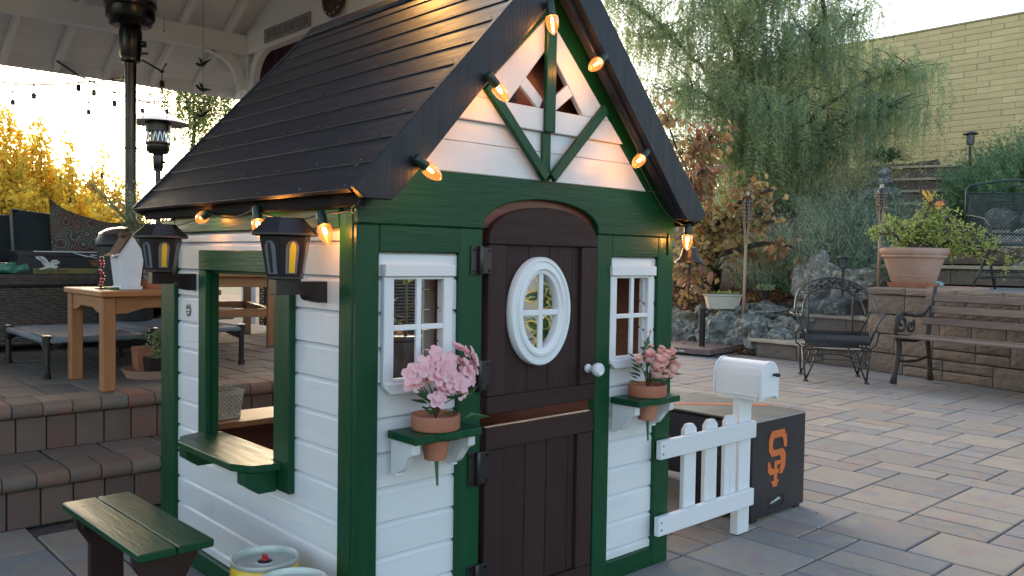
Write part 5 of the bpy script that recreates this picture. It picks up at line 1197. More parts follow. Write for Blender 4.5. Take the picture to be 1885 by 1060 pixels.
weeping('pepper_tree', 'large weeping pepper tree with feathery green strands right of the playhouse roof', [
    [(12.2, 6.7, 1.5), (12.0, 6.5, 2.6), (11.7, 6.3, 3.6), (11.4, 6.4, 4.6), (11.0, 6.4, 5.6)],
    [(11.8, 6.3, 3.0), (11.8, 5.7, 3.8), (11.9, 5.0, 4.5), (12.0, 4.6, 4.95)],
    [(11.8, 6.3, 2.7), (11.9, 5.6, 3.1), (12.0, 4.8, 3.7), (12.1, 4.1, 3.95), (12.1, 3.7, 4.0)],
    [(11.8, 6.3, 2.6), (11.7, 5.4, 2.9), (11.7, 4.7, 3.2), (11.8, 4.1, 3.35), (11.9, 3.7, 3.35)],
    [(11.7, 6.3, 3.6), (11.0, 6.6, 4.2), (10.3, 6.9, 4.7), (9.7, 7.0, 4.6)],
    [(11.7, 6.3, 3.9), (10.8, 6.0, 4.5), (10.2, 5.9, 5.0), (9.6, 6.0, 5.1)],
    [(11.7, 6.3, 3.2), (10.9, 6.1, 3.5), (10.1, 6.2, 3.7), (9.4, 6.3, 3.6)],
    [(11.7, 6.3, 3.2), (11.0, 5.7, 3.3), (10.6, 5.2, 3.4), (10.4, 4.9, 3.2)],
    [(11.4, 6.4, 4.6), (11.2, 5.9, 5.4), (11.1, 5.4, 5.9)],
    [(11.7, 6.3, 2.4), (11.3, 5.7, 2.6), (11.3, 5.1, 2.8), (11.5, 4.7, 2.9)], [(10.3, 6.9, 4.7), (9.6, 7.2, 5.2), (9.0, 7.3, 5.3)], [(11.7, 6.3, 2.6), (10.8, 6.4, 2.9), (9.9, 6.4, 2.9)], [(11.2, 5.9, 5.2), (10.6, 5.6, 5.6), (10.4, 5.2, 5.6)], [(11.9, 5.0, 4.5), (11.6, 4.9, 5.2), (11.5, 4.6, 5.6)],
    [(11.7, 6.3, 3.6), (11.3, 5.6, 4.2), (11.2, 5.1, 4.6), (11.2, 4.8, 4.4)]],
    5300, 2, 'pepper', (.35, 1.25), .082, .17, .034, spread=1.05, skip=6, r0=.13)

# ================================================================= SOLAR LIGHTS, TORCHES, POT
def solar(lab, x, y, z, s=1.):
    t = thing('solar_light', lab, 'garden light', (x, y, z), 'black solar path lights')
    part('cap', MB().lathe([(.075*s, .145*s), (.078*s, .150*s), (.060*s, .170*s), (.030*s, .180*s), (0, .183*s)], (x, y, z), 24), 'black_plastic', t, smooth=2)
    part('lamp_glass', MB().lathe([(.032*s, .05*s), (.036*s, .144*s), (0, .144*s)], (x, y, z), 16), 'clearish', t, smooth=2)
    for k in range(8): a = PI*k/4; part('bar', MB().tube([(x+.038*s*math.cos(a), y+.038*s*math.sin(a), z+.05*s), (x+.040*s*math.cos(a), y+.040*s*math.sin(a), z+.145*s)], .003*s, 4), 'black_plastic', t)
    part('stake', MB().lathe([(.012*s, -.25*s), (.014*s, .03*s), (.034*s, .035*s), (.034*s, .05*s), (0, .05*s)], (x, y, z), 12), 'black_plastic', t, smooth=2)
    return t
solar('black solar path light in front of the rosemary bush', 7.62, 2.52, .93); solar('black solar path light at the foot of the yellow wall', 11.32, 2.58, 2.62, 1.25)
def torch(lab, base, top):
    b = Vector(base); t_ = Vector(top); d = t_-b; t = thing('bamboo_torch', lab, 'tiki torch', base, 'bamboo garden torches')
    part('pole', MB().tube([b, b+d*.35, b+d*.62], [.018, .017, .016], 8), 'bamboo', t, smooth=True)
    for k in range(6):
        a = k*PI/3; o = Vector((math.cos(a), math.sin(a), 0)); part('splint', MB().tube([b+d*.60+o*.013, b+d*.72+o*.025, b+d*.82+o*.045, b+d*.965+o*.052], .0055, 4), 'bamboo', t)
    for z in (.80, .83, .86, .89, .92, .945): c = b+d*z; r = .046+.010*(z-.80)/.145; part('weave_ring', MB().tube([c+Vector((math.cos(a)*r, math.sin(a)*r, 0)) for a in [2*PI*i/12 for i in range(13)]], .007, 4), 'bark_pale', t)
    c = b+d*.90; part('canister', MB().lathe([(.035, -.08), (.040, .06), (.036, .085), (.018, .095), (.018, .11), (0, .11)], c, 14), 'dark_steel', t, smooth=2)
    part('snuffer', MB().lathe([(.018, .0), (.020, .04), (.0, .045)], b+d*1., 12), 'cream', t, smooth=2); return t
torch('bamboo garden torch standing among the rocks beside the cream planter', (7.40, 3.58, .36), (7.45, 3.59, 1.78)); torch('bamboo garden torch behind the big terracotta pot', (7.62, 2.14, .76), (7.66, 2.15, 1.80))
bp = thing('planter_pot', 'large pale terracotta planter pot on the retaining wall', 'planter', (7.50, 1.74, .80))
part('pot', MB().lathe([(.19, .84), (.205, .86), (.275, 1.085), (.295, 1.088), (.302, 1.10), (.295, 1.11), (.302, 1.12), (.312, 1.13), (.316, 1.155), (.312, 1.175), (.295, 1.182), (.28, 1.175), (.27, 1.13), (0, 1.13)], (7.50, 1.74, 0), 56), 'terra_pale', bp, smooth=2)
part('pot_band', MB().lathe([(.2225, .905), (.226, .908), (.2275, .914), (.2255, .916)], (7.50, 1.74, 0), 56, cap=False), 'terra_pale', bp, smooth=2)
part('saucer', MB().lathe([(.0, .795), (.215, .795), (.235, .83), (.240, .842), (.228, .842), (.215, .825), (0, .82)], (7.50, 1.74, 0), 48), 'terracotta', bp, smooth=2)
part('soil', MB().lathe([(.27, 1.12), (.27, 1.14), (0, 1.15)], (7.50, 1.74, 0), 24), 'mulch', bp)
# jade plant trailing out of the pot
jp = thing('jade_plant', 'yellow green jade plant with trailing branches in the big terracotta pot', 'plant', (7.50, 1.74, 1.14))
mb = MB(); P_ = []; r3 = random.Random(8)
tg = [(-.35, .28, .20), (-.22, .22, .34), (-.10, .10, .12), (.05, -.02, .22), (.10, -.10, .52), (.18, -.22, .42), (.28, -.34, .28), (.40, -.45, .22), (.52, -.55, .14), (.62, -.66, .06), (.30, -.30, .05), (.20, -.20, .02), (-.12, .12, .28), (0, .0, .30), (.16, -.14, .30), (.45, -.45, .02), (.58, -.58, -.08), (.12, -.08, .38), (.70, -.72, -.02)]
for g_ in tg:
    a = Vector((7.50, 1.74, 1.13)); b = a+Vector(g_)+Vector((.0, -.02, 0)); m1 = a.lerp(b, .5)+Vector((0, 0, .08+.03*r3.random())); mb.tube([a, m1, b], [.014, .009, .005], 5)
    for k in range(15):
        t = r3.uniform(.3, 1.0); q = (a.lerp(m1, t*2) if t < .5 else m1.lerp(b, t*2-1)); d = Vector((r3.gauss(0, 1), r3.gauss(0, 1), r3.gauss(0, .8)))*.050; mb.tube([q, q+d], [.004, .0025], 3, cap=False)
        for j in range(15): P_.append(q+d+Vector((r3.gauss(0, 1), r3.gauss(0, 1), r3.gauss(0, 1)))*.022)
part('branches', mb, 'bark', jp); n = len(P_)
leaves_mesh('leaves', np.array([tuple(p) for p in P_]), rv(n), rv(n), nr.uniform(.022, .038, n), nr.uniform(.016, .026, n), 'jade', jp, kind='stuff')
# butterfly on a wire
bf = thing('butterfly_stake', 'orange and black butterfly ornament on a wire above the jade plant', 'garden ornament', (7.62, 1.62, 1.2))
part('wire', MB().tube([(7.60, 1.68, 1.15), (7.62, 1.64, 1.35), (7.63, 1.60, 1.50)], .003, 4), 'black_metal', bf)
cb_ = Vector((7.60, 1.64, 1.60)); ux = Vector((.62, -.60, .25)).normalized(); uz = Vector((-.15, .15, .95)).normalized(); un = ux.cross(uz)
def wing(pts, m, o, nm):
    mb_ = MB(); vs = [cb_+ux*a*1.45+uz*b*1.45-un*o*-1 for a, b in pts]; k = len(vs); vs2 = [v+un*.003 for v in vs]
    return part(nm, mb_.add(vs+vs2, [tuple(range(k)), tuple(range(2*k-1, k-1, -1))]+[(i, i+k, (i+1) % k+k, (i+1) % k) for i in range(k)]), m, bf)
wing([(0, 0), (-.055, .10), (-.045, .145), (-.01, .14), (.03, .09), (.045, .03)], 'butter', 0, 'upper_wing'); wing([(0, -.005), (.05, .03), (.095, .02), (.11, -.02), (.09, -.05), (.04, -.05)], 'butter', .004, 'lower_wing')
wing([(-.005, .02), (-.040, .10), (-.034, .125), (-.018, .11), (.005, .04)], 'butter_o', .0045, 'wing_patch'); wing([(.010, .02), (-.008, .115), (.012, .10), (.030, .04)], 'butter_o', .0045, 'wing_patch')
wing([(.02, .0), (.05, .02), (.085, .012), (.095, -.018), (.06, -.015)], 'butter_o', .0085, 'wing_patch'); wing([(.02, -.010), (.055, -.020), (.085, -.030), (.05, -.040)], 'butter_o', .0085, 'wing_patch')
part('body', MB().tube([cb_+uz*.06-ux*.01, cb_-uz*.07+ux*.035], [.006, .003], 6), 'butter', bf)
single('glass_stone', MB().ico((7.66, 1.60, .83), .085, 3, .15, 3, (1.1, 1., .42)), 'turq', 'turquoise and white glazed stone beside the big terracotta pot', 'ornament', smooth=True)
fg = thing('stone_frog', 'grey stone garden figure sitting at the upper left of the stairs', 'statue', (11.3, 3.75, 2.1))
part('body', MB().ico((11.3, 3.75, 2.22), .13, 3, .2, 5, (1, 1.1, .7)), 'rock', fg, smooth=True); part('head', MB().ico((11.27, 3.72, 2.35), .09, 3, .25, 9, (1, 1, .9)), 'rock', fg, smooth=True)
part('base', MB().ico((11.35, 3.78, 2.05), .22, 3, .2, 15, (1, 1.3, .5)), 'rock', fg)

# ================================================================= MESH HELPERS FOR IRON FURNITURE
def diamond(mb, F, nu, nv, th=.0022, seg=14, su=1., sv=1.):
    """expanded-metal lattice over surface F(u,v); nu diamonds along u, nv along v"""
    def strand(u0, dirn):
        pts = []
        for k in range(seg*2+1):
            v = k/(seg*2); u = u0+dirn*v*nv/nu
            pts.append((u, v))
        run = []
        for (u, v) in pts:
            if 0 <= u <= 1: run.append(F(u, v))
            else:
                if len(run) > 1: ribbon(run)
                run = []
        if len(run) > 1: ribbon(run)
    def ribbon(run):
        b = len(mb.v)
        for i, p in enumerate(run):
            t = (run[min(i+1, len(run)-1)]-run[max(i-1, 0)]); s_ = t.cross(FN).normalized()*th*.5
            mb.v += [tuple(p-s_), tuple(p+s_)]
        mb.f += [(b+2*i, b+2*i+1, b+2*i+3, b+2*i+2) for i in range(len(run)-1)]
    FN = (F(.6, .5)-F(.4, .5)).cross(F(.5, .6)-F(.5, .4)).normalized()
    k = -nv
    while k <= nu+nv:
        strand(k/nu, 1); strand(k/nu, -1); k += 1
    return mb

# ---- wrought iron barrel chair. local: x = right, y = back, z up; front edge at y = -.22
ch = thing('iron_chair', 'wrought iron barrel chair with rolled mesh seat in front of the stone steps', 'chair', (0, 0, 0))
T = lambda pts, r=.009, n='frame_bar': part(n, MB().tube(pts, r, 6), 'iron', ch, smooth=True)
hoop = lambda w_, h0, h1, y0, yb: [(-w_, y0, h0)]+[(w_*math.sin(a), y0+(yb-y0)*math.cos(a)**.8 if abs(a) < PI/2-.01 else y0, h0+(h1-h0)*math.cos(a)**.75) for a in [(-PI/2+.08)+(PI-.16)*k/18 for k in range(19)]]+[(w_, y0, h0)]
h1_ = hoop(.335, .60, .905, -.14, .22); h2_ = hoop(.26, .57, .815, -.02, .235)
T(h1_, .009, 'back_hoop'); T(h2_, .008, 'back_hoop')
for s_ in (-1, 1):
    T([(s_*.335, -.14, .60), (s_*.38, -.22, .605), (s_*.345, -.285, .585), (s_*.30, -.29, .50), (s_*.26, -.27, .37)], .009, 'arm_rail')
    T([(s_*.29, -.26, .50), (s_*.335, -.22, .44), (s_*.325, -.16, .33), (s_*.26, -.18, .29), (s_*.23, -.23, .33), (s_*.27, -.25, .37)], .007, 'arm_scroll')
    T([(s_*.31, .02, .62), (s_*.27, .10, .50), (s_*.22, .20, .35)], .007, 'arm_brace'); T([(s_*.19, .235, .775), (s_*.19, .245, .55), (s_*.19, .22, .33)], .008, 'back_upright')
mb = MB()
def band(i, t):   # lace band between the hoops
    a = Vector(h1_[2+i]); b = Vector(h2_[2+i]); return a.lerp(b, t)
for i in range(2, 15):
    p = [band(i, .1), band(i+1, .5), band(i, .9)]; mb.tube(p, .0045, 4); p = [band(i+1, .1), band(i, .5), band(i+1, .9)]; mb.tube(p, .0045, 4)
    if 4 <= i <= 12: 
        for t in (.3, .55, .8): c = band(i, t).lerp(band(i+1, t), rnd.random()); mb.leaf(c, (rnd.uniform(-1, 1), 0, rnd.uniform(-1, 1)), (0, -1, 0), .045, .026)
part('lace_band', mb, 'iron', ch)
def backF(u, v): x = -.24+.48*u; a = math.asin(max(-1, min(1, x/.27))); top = .57+(.815-.57)*math.cos(a)**.75; return Vector((x, .235-.12*(x/.26)**2, .34+(top-.34)*v))
part('back_mesh', diamond(MB(), backF, 22, 22, .0034), 'iron', ch)
def seatF(u, v):
    x = -.25+.50*u; a = v*1.75*PI-.35*PI; r = .055
    if v < .55: q = v/.55; return Vector((x, .20-.40*q, .335+.012*math.sin(q*PI)))
    q = (v-.55)/.45; a = PI/2+q*1.35*PI; return Vector((x, -.20+r*math.cos(a), .335-r+r*math.sin(a)+.0)) + Vector((0, 0, .05*q if q < .3 else .015))
def seat_flat(u, v): return Vector((-.25+.50*u, .21-.40*v, .385-.02*math.sin(v*PI)))
def seat_roll(u, v): a = PI*.55-v*1.7*PI; return Vector((-.255+.51*u, -.235+.060*math.cos(a), .395+.060*math.sin(a)))
part('seat_mesh', diamond(MB(), seat_flat, 24, 16, .0034), 'iron', ch); mr = MB(); 
for kk in range(6):
    diamond(mr, (lambda k_: (lambda u, v: seat_roll(u, (k_+v)/6)))(kk), 30, 3, .0055, seg=3)
part('seat_roll_mesh', mr, 'iron', ch)
for x in (-.255, .255): T([(x, -.235+.062*math.cos(a), .395+.062*math.sin(a)) for a in [2*PI*k/14 for k in range(15)]], .007, 'roll_ring')
T([(-.26, .21, .385), (.26, .21, .385)], .008, 'seat_rail'); T([(-.26, -.2, .31), (.26, -.2, .31)], .008, 'seat_rail'); T([(-.26, -.22, .285), (.28, -.22, .285)], .008, 'base_rail'); T([(-.25, .2, .285), (.25, .2, .285)], .008, 'base_rail')
for s_ in (-1, 1): T([(s_*.26, -.22, .285), (s_*.25, .2, .285)], .008, 'base_rail')
for sx in (-1, 1):
    for sy, yy in ((-1, -.22), (1, .21)):
        f = (sx*.245, yy+.01*sy, .012)
        lg = part('leg', MB().tube([(sx*.275, yy, .30), f], .0075, 6).tube([(sx*.15, yy, .285), (sx*.19, yy, .15), f], .0075, 6).tube([(sx*.27, yy-.10*sy, .285), (sx*.26, yy-.05*sy, .15), f], .0075, 6)
                  .tube([(sx*.17, yy, .24), (sx*.265, yy, .14)], .005, 5).tube([(sx*.265, yy, .24), (sx*.20, yy, .13)], .005, 5), 'iron', ch, smooth=True)
        part('glide', MB().lathe([(.020, 0), (.024, .004), (.022, .014), (.010, .018), (0, .018)], f[:2]+(0,), 12), 'iron', lg, smooth=2)
T([(-.20, -.215, .17), (-.1, -.215, .20), (.1, -.215, .20), (.20, -.215, .17)], .007, 'stretcher'); T([(-.20, .2, .17), (-.1, .2, .20), (.1, .2, .20), (.20, .2, .17)], .007, 'stretcher')
# chair: front feet at (5.70,1.84) and (5.92,1.41); back feet at (6.15,2.24) and (6.42,1.82)
place(ch, (6.045, 1.825, 0), math.atan2(-.43, .24)+R(4), (1, 1.08, .98))

# ---- slatted bench with cast iron ends. local: x along, y back
bn = thing('garden_bench', 'park bench with weathered wooden slats and scrolled cast iron end', 'bench', (0, 0, 0))
def bench_end(x):
    e = part('bench_end', MB().tube([(x, -.27, .02), (x, -.255, .10), (x, -.215, .22), (x, -.20, .33), (x, -.22, .40)], [.030, .022, .020, .022, .024], 8)
             .tube([(x, .27, .02), (x, .255, .12), (x, .235, .25), (x, .20, .38), (x, .235, .60), (x, .30, .83)], [.028, .022, .020, .024, .020, .018], 8)
             .tube([(x, -.215, .22), (x, -.1, .20), (x, .06, .20), (x, .235, .23)], .012, 6), 'cast_iron', bn, smooth=True)
    part('scroll', MB().tube([(x, -.20+.085*(1-k/26)*math.cos(k*.42+2.4)+.02, .53+.085*(1-k/26)*math.sin(k*.42+2.4)) for k in range(22)], .014, 6), 'cast_iron', e, smooth=True)
    part('scroll', MB().tube([(x, -.05+.06*(1-k/24)*math.cos(-k*.42+1.), .50+.06*(1-k/24)*math.sin(-k*.42+1.)) for k in range(20)], .012, 6), 'cast_iron', e, smooth=True)
    part('armrest', MB().tube([(x, -.23, .40), (x, -.27, .48), (x, -.245, .58), (x, -.17, .62), (x, -.08, .60), (x, .02, .585), (x, .14, .60), (x, .225, .66)], .016, 6), 'cast_iron', e, smooth=True)
    part('seat_bearer', MB().tube([(x, -.24, .395), (x, 0, .375), (x, .2, .39)], .018, 6), 'cast_iron', e, smooth=True)
bench_end(0); bench_end(1.22)
for y, z in ((-.245, .418), (-.165, .412), (-.085, .405), (-.005, .400), (.075, .402), (.155, .408)):
    part('seat_slat', MB().box(-.06, 1.30, y-.034, y+.034, z-.010, z+.010), 'grey_slat_x', bn, bevel=.004)
sl_rot = Matrix.Rotation(R(-15), 3, 'X')
for t in (.535, .635, .735):
    y = .225+.075*(t-.52)/.25; mb = MB().obox((.62, y-.02, t), (1.36, .018, .062), sl_rot); part('back_slat', mb, 'grey_slat_x', bn, bevel=.004)
# bench left end foot near (6.02,1.26): back foot (6.54,1.22)
place(bn, (6.29, 1.235, 0), math.atan2(-.98, -.20)+R(1.5))

# ---- green mesh glider on the upper terrace
gl = thing('mesh_glider', 'dark green metal mesh glider seat on the upper terrace', 'glider', (0, 0, 0))
TG = lambda pts, r=.011, n='frame_bar': part(n, MB().tube(pts, r, 6), 'green_iron', gl, smooth=True)
wg = 1.1
TG([(0, 0, .56), (0, 0, 1.02), (.03, 0, 1.06), (.10, 0, 1.065)]+[(.10+.90*k/12, 0, 1.065+.055*math.sin(PI*k/12)) for k in range(1, 12)]+[(1.0, 0, 1.065), (wg-.03, 0, 1.06), (wg, 0, 1.02), (wg, 0, .56)], .013, 'back_frame')
TG([(0, 0, .98), (wg, 0, .98)], .009, 'top_bar'); TG([(0, 0, .56), (wg, 0, .56)], .011, 'lower_bar'); TG([(.045, .0, .60), (.045, 0, .97)], .008)
TG([(.25+.6*k/10, 0, .985+.075*math.sin(PI*k/10)) for k in range(11)], .008, 'crest_arch')
part('back_mesh', diamond(MB(), lambda u, v: Vector((wg*u, .0, .57+.41*v)), 30, 13, .0085), 'green_iron', gl)
TG([(0, 0, .46), (wg, 0, .46)], .010, 'seat_rail'); TG([(0, -.45, .44), (wg, -.45, .44)], .010, 'seat_rail')
part('seat_mesh', diamond(MB(), lambda u, v: Vector((wg*u, -.45*v, .455-.015*v)), 30, 13, .0085), 'green_iron', gl); part('lower_mesh', diamond(MB(), lambda u, v: Vector((wg*u, .0, .44+.12*v)), 30, 4, .0085), 'green_iron', gl)
TG([(0, 0, .75), (.02, -.1, .74), (.0, -.35, .70), (0, -.47, .62), (0, -.45, .44)], .010, 'armrest')
TG([(.03, -.40, .44), (.0, -.44, .36), (.03, -.40, .30), (.05, -.36, .36), (.03, -.38, .42)], .007, 'link')
TG([(.05, -.35, .36), (-.14, -.42, .0)], .013, 'leg'); TG([(.05, -.35, .36), (.17, -.28, .0)], .013, 'leg'); TG([(-.10, -.41, .11), (.13, -.31, .11)], .009, 'crossbar')
TG([(.0, -.40, .12), (wg, -.40, .12)], .009, 'base_bar'); TG([(.05, -.32, .17), (wg, -.32, .17)], .009, 'base_bar'); TG([(wg-.05, -.35, .36), (wg+.14, -.42, 0)], .013, 'leg'); TG([(wg-.05, -.35, .36), (wg-.17, -.28, 0)], .013, 'leg')
place(gl, (8.32, 1.56, .79), math.atan2(-.68, .735))
# rounded paving slab under the glider
single('paving_slab', MB().prism([(7.75+.42*math.cos(a), 1.45+.30*math.sin(a)) for a in [2*PI*k/16 for k in range(16)]], .7865, .805, 'z'), 'terra_pale', 'pinkish paving slab on the gravel left of the glider legs', 'paving stone')
# ================================================================= GAZEBO
gz_ = thing('gazebo', 'open white painted timber gazebo with sloping board roof over the left terrace', 'gazebo', (0, 3.6, .4))
SL = .56; EY, EZ = 6.12, 2.61; RY = 3.62; RZ = EZ+SL*(EY-RY); GX1 = 2.58; GX0 = -3.6
def gbx(n, m, *a, bevel=.004): return part(n, MB().box(*a), m, gz_, bevel=bevel)
gbx('post', 'gazebo_z', 2.25, 2.345, 5.37, 5.465, .4, 2.76); gbx('post', 'gazebo_z', 2.25, 2.345, 1.70, 1.795, .2, 2.76); gbx('post', 'gazebo_z', -3.2, -3.1, 5.37, 5.465, .4, 2.76)
gbx('post', 'gazebo_z', -3.2, -3.1, 1.70, 1.795, 0, 2.76)
gbx('beam', 'gazebo_x', GX0+.2, 2.248, 5.375, 5.46, 2.762, 2.93); gbx('beam', 'gazebo_y', 2.25, 2.335, 1.2, 5.56, 2.764, 2.965); gbx('beam', 'gazebo_x', GX0+.2, 2.248, 1.70, 1.79, 2.762, 2.93)
# curved braces with a little foot block
def brace(p0, p1, axis, c):
    """arch from near post (p0) to beam (p1) in plane; coordinates (h, z)"""
    pts = []; n_ = 12
    (h0, z0), (h1, z1) = p0, p1
    for k in range(n_+1):
        a = PI/2*k/n_; pts.append((h0+(h1-h0)*(1-math.cos(a)), z0+(z1-z0)*math.sin(a)))
    out = []
    for k in range(n_+1):
        a = PI/2*(1-k/n_); out.append((h0+(h1-h0)*(1-math.cos(a))*1.0+(.055 if h1 < h0 else -.055)*math.sin(a)**0*1, z0+(z1-z0)*math.sin(a)+.06))
    poly = pts+out
    part('brace', MB().prism(poly, c-.03, c+.03, axis), 'gazebo_z', gz_, bevel=.003)
brace((2.205, 2.60), (1.98, 2.755), 'y', 5.415) if False else None
def arc_brace(c, R0, R1, ca, sgn, n_=12):
    """quarter ring; c = (h, z) centre below-outside; sgn = direction away from the post"""
    a_ = [(c[0]-sgn*R0*math.cos(PI/2*k/n_), c[1]+R0*math.sin(PI/2*k/n_)) for k in range(n_+1)]; b_ = [(c[0]-sgn*R1*math.cos(PI/2*k/n_), c[1]+R1*math.sin(PI/2*k/n_)) for k in range(n_+1)]
    return a_+b_[::-1]
part('brace', MB().prism(arc_brace((1.93, 2.50), .235, .315, 0, -1), 5.385, 5.445, 'y'), 'gazebo_z', gz_, bevel=.003)
part('brace_foot', MB().box(2.185, 2.249, 5.38, 5.45, 2.47, 2.56), 'gazebo_z', gz_, bevel=.003)
part('brace', MB().prism(arc_brace((5.02, 2.50), .26, .345, 0, -1), 2.265, 2.325, 'x'), 'gazebo_z', gz_, bevel=.003)
part('brace_foot', MB().box(2.26, 2.33, 5.27, 5.369, 2.45, 2.53), 'gazebo_z', gz_, bevel=.003)
part('brace_cap', MB().box(1.90, 2.0, 5.385, 5.445, 2.745, 2.761), 'gazebo_x', gz_, bevel=.003)
# roof boards and rafters, both slopes
slen = math.hypot(EY-RY, RZ-EZ); nb = 26
for sgn in (1, -1):
    dy = (EY-RY)/slen*-1; dz = (RZ-EZ)/slen
    for k in range(nb):
        a = slen*k/nb; b = slen*(k+1)/nb-.004
        y0, z0 = EY+dy*a, EZ+dz*a; y1, z1 = EY+dy*b, EZ+dz*b
        if sgn < 0: y0, y1 = 2*RY-y0, 2*RY-y1
        part('roof_board', MB().prism([(y0, z0), (y1, z1), (y1, z1+.022), (y0, z0+.022)], GX0, GX1, 'x'), 'gazebo_x', gz_)
    x = .53-.39*10
    while x < 2.5:
        q = [(EY-.02, EZ-.012-.085), (EY-.02, EZ-.012), (RY+.02, RZ-.012), (RY+.02, RZ-.012-.10)]
        if sgn < 0: q = [(2*RY-a_, b_) for a_, b_ in q]
        if sgn > 0 or x > 0: part('rafter', MB().prism(q, x-.02, x+.02, 'x'), 'gazebo_y', gz_, bevel=.002)
        x += .39
    yy = EY if sgn > 0 else 2*RY-EY
    part('fascia', MB().box(GX0, GX1, min(yy+.0*sgn, yy+.02*sgn), max(yy, yy+.02*sgn), EZ-.10, EZ+.03), 'gazebo_x', gz_, bevel=.002)
    q = [(EY, EZ-.10), (EY, EZ+.03), (RY, RZ+.03), (RY, RZ-.10)]
    if sgn < 0: q = [(2*RY-a_, b_) for a_, b_ in q]
    part('gable_trim', MB().prism(q, GX1+.001, GX1+.022, 'x'), 'gazebo_y', gz_)
part('gable_panel', MB().prism([(5.9, 2.70), (RY, RZ-.03), (1.35, 2.70), (1.35, 2.967), (5.56, 2.967)][::-1] if False else [(5.50, 2.968), (RY, RZ-.12), (1.75, 2.968)], 2.28, 2.30, 'x'), 'gazebo_y', gz_)
gut = part('gutter', MB().tube([(2.27, 6.21, 2.585), (2.64, 6.21, 2.575)], .034, 12), 'bamboo', gz_, smooth=2)
# sign, round plate, rope, canopy
sgn_ = thing('beam_sign', 'long narrow weathered sign with blocky lettering on the gazebo beam', 'sign', (2.24, 4.63, 2.86))
part('board', MB().box(2.236, 2.249, 4.25, 5.02, 2.80, 2.915), 'sign_face', sgn_, bevel=.002)
for k, (a, b) in enumerate(((4.96, .06), (4.86, .05), (4.77, .06), (4.66, .05), (4.55, .07), (4.44, .05), (4.34, .06))):
    part('letter', MB().box(2.2325, 2.2355, a-b/2, a+b/2, 2.825, 2.89).box(2.2325, 2.2355, a-b/2-.02, a-b/2-.012, 2.825, 2.89), 'sign_dark', sgn_)
wr = thing('round_plaque', 'dark round rusty plaque hanging on the gazebo beam', 'plaque', (2.2, 3.86, 2.95))
part('disc', MB().lathe([(0, -.012), (.150, -.012), (.158, 0), (.150, .012), (.12, .010), (.112, .004), (.085, .006), (.078, .012), (.055, .010), (.05, .003), (0, .004)], (2.215, 3.86, 2.945), 36, rot=Matrix.Rotation(R(-90), 3, 'Y')), 'plate', wr, smooth=2)
for k in range(14):
    a = 2*PI*k/14; part('stud', MB().ico((2.200, 3.86+.135*math.cos(a), 2.945+.135*math.sin(a)), .012, 1), 'sign_face', wr)
single('rope', MB().tube([(2.2, 3.62, 2.99), (2.19, 3.65, 2.75), (2.18, 3.68, 2.6), (2.16, 3.70, 2.3)], .008, 5).tube([(2.2, 3.60, 2.99), (2.195, 3.62, 2.85), (2.18, 3.68, 2.6)], .005, 5), 'cream', 'pale rope hanging from the gazebo beam behind the playhouse roof', 'rope', smooth=True)
mb = MB(); nn_ = 60
for k in range(nn_+1):
    y = 5.85-(5.85-2.2)*k/nn_; wv = .02*math.sin(k*1.1); sc_ = .05*abs(math.sin(k*PI/6))
    mb.v += [(2.50+wv, y, 2.99), (2.50+wv*1.4, y, 2.05-sc_)]
mb.f = [(2*k, 2*k+1, 2*k+3, 2*k+2) for k in range(nn_)]
single('shade_curtain', mb, 'maroon', 'dark maroon shade cloth hanging beyond the gazebo beam', 'curtain', smooth=True)
# hanging bird mobile
hm = thing('bird_mobile', 'string of small black metal hummingbirds hanging from the gazebo eave', 'wind mobile', (1.715, 5.02, 2.9))
part('string', MB().tube([(1.715, 5.02, 3.1), (1.715, 5.02, 1.90)], .0018, 4), 'black_metal', hm)
for k, z in enumerate((2.54, 2.335, 2.135)):
    c = Vector((1.715, 5.02, z)); r3 = random.Random(k); a = r3.uniform(-.4, .4); u = Vector((.73*math.cos(a), -.68*math.cos(a), math.sin(a)))
    b = part('bird', MB().tube([c-u*.055-Vector((0, 0, -.02)), c-u*.03, c, c+u*.03+Vector((0, 0, .012)), c+u*.075+Vector((0, 0, .022))], [.012, .012, .018, .010, .001], 6), 'black_metal', hm, smooth=True)
    for q in (-1, 1): part('wing', MB().leaf(c, Vector((q*.25, q*.6, .75))-u*.5, u, .075, .035), 'black_metal', b)
part('end_ball', MB().ico((1.715, 5.02, 1.925), .022, 2), 'black_metal', hm, smooth=True)
single('hanging_hook', MB().tube([(1.53, 5.36, 2.95), (1.53, 5.36, 2.83)], .002, 4).ico((1.53, 5.36, 2.83), .007, 1), 'black_metal', 'tiny hook wire dangling under the gazebo cross beam', 'hook')
# lamp under the gazebo whose glow the playhouse roof mirrors
gl_ = thing('hanging_lamp', 'lit amber lamp hanging under the gazebo roof above the playhouse', 'lamp', (.80, 1.30, 2.6))
part('globe', MB().ico((.80, 1.30, 2.55), .05, 2), MT['lampglow'] if 'lampglow' in MT else mat('lit amber globe', (1, .6, .2), emis=(1, .50, .12), estr=38), gl_, smooth=True)
part('lamp_cord', MB().tube([(.80, 1.30, 2.60), (.80, 1.35, 2.72)], .004, 5), 'cord', gl_)

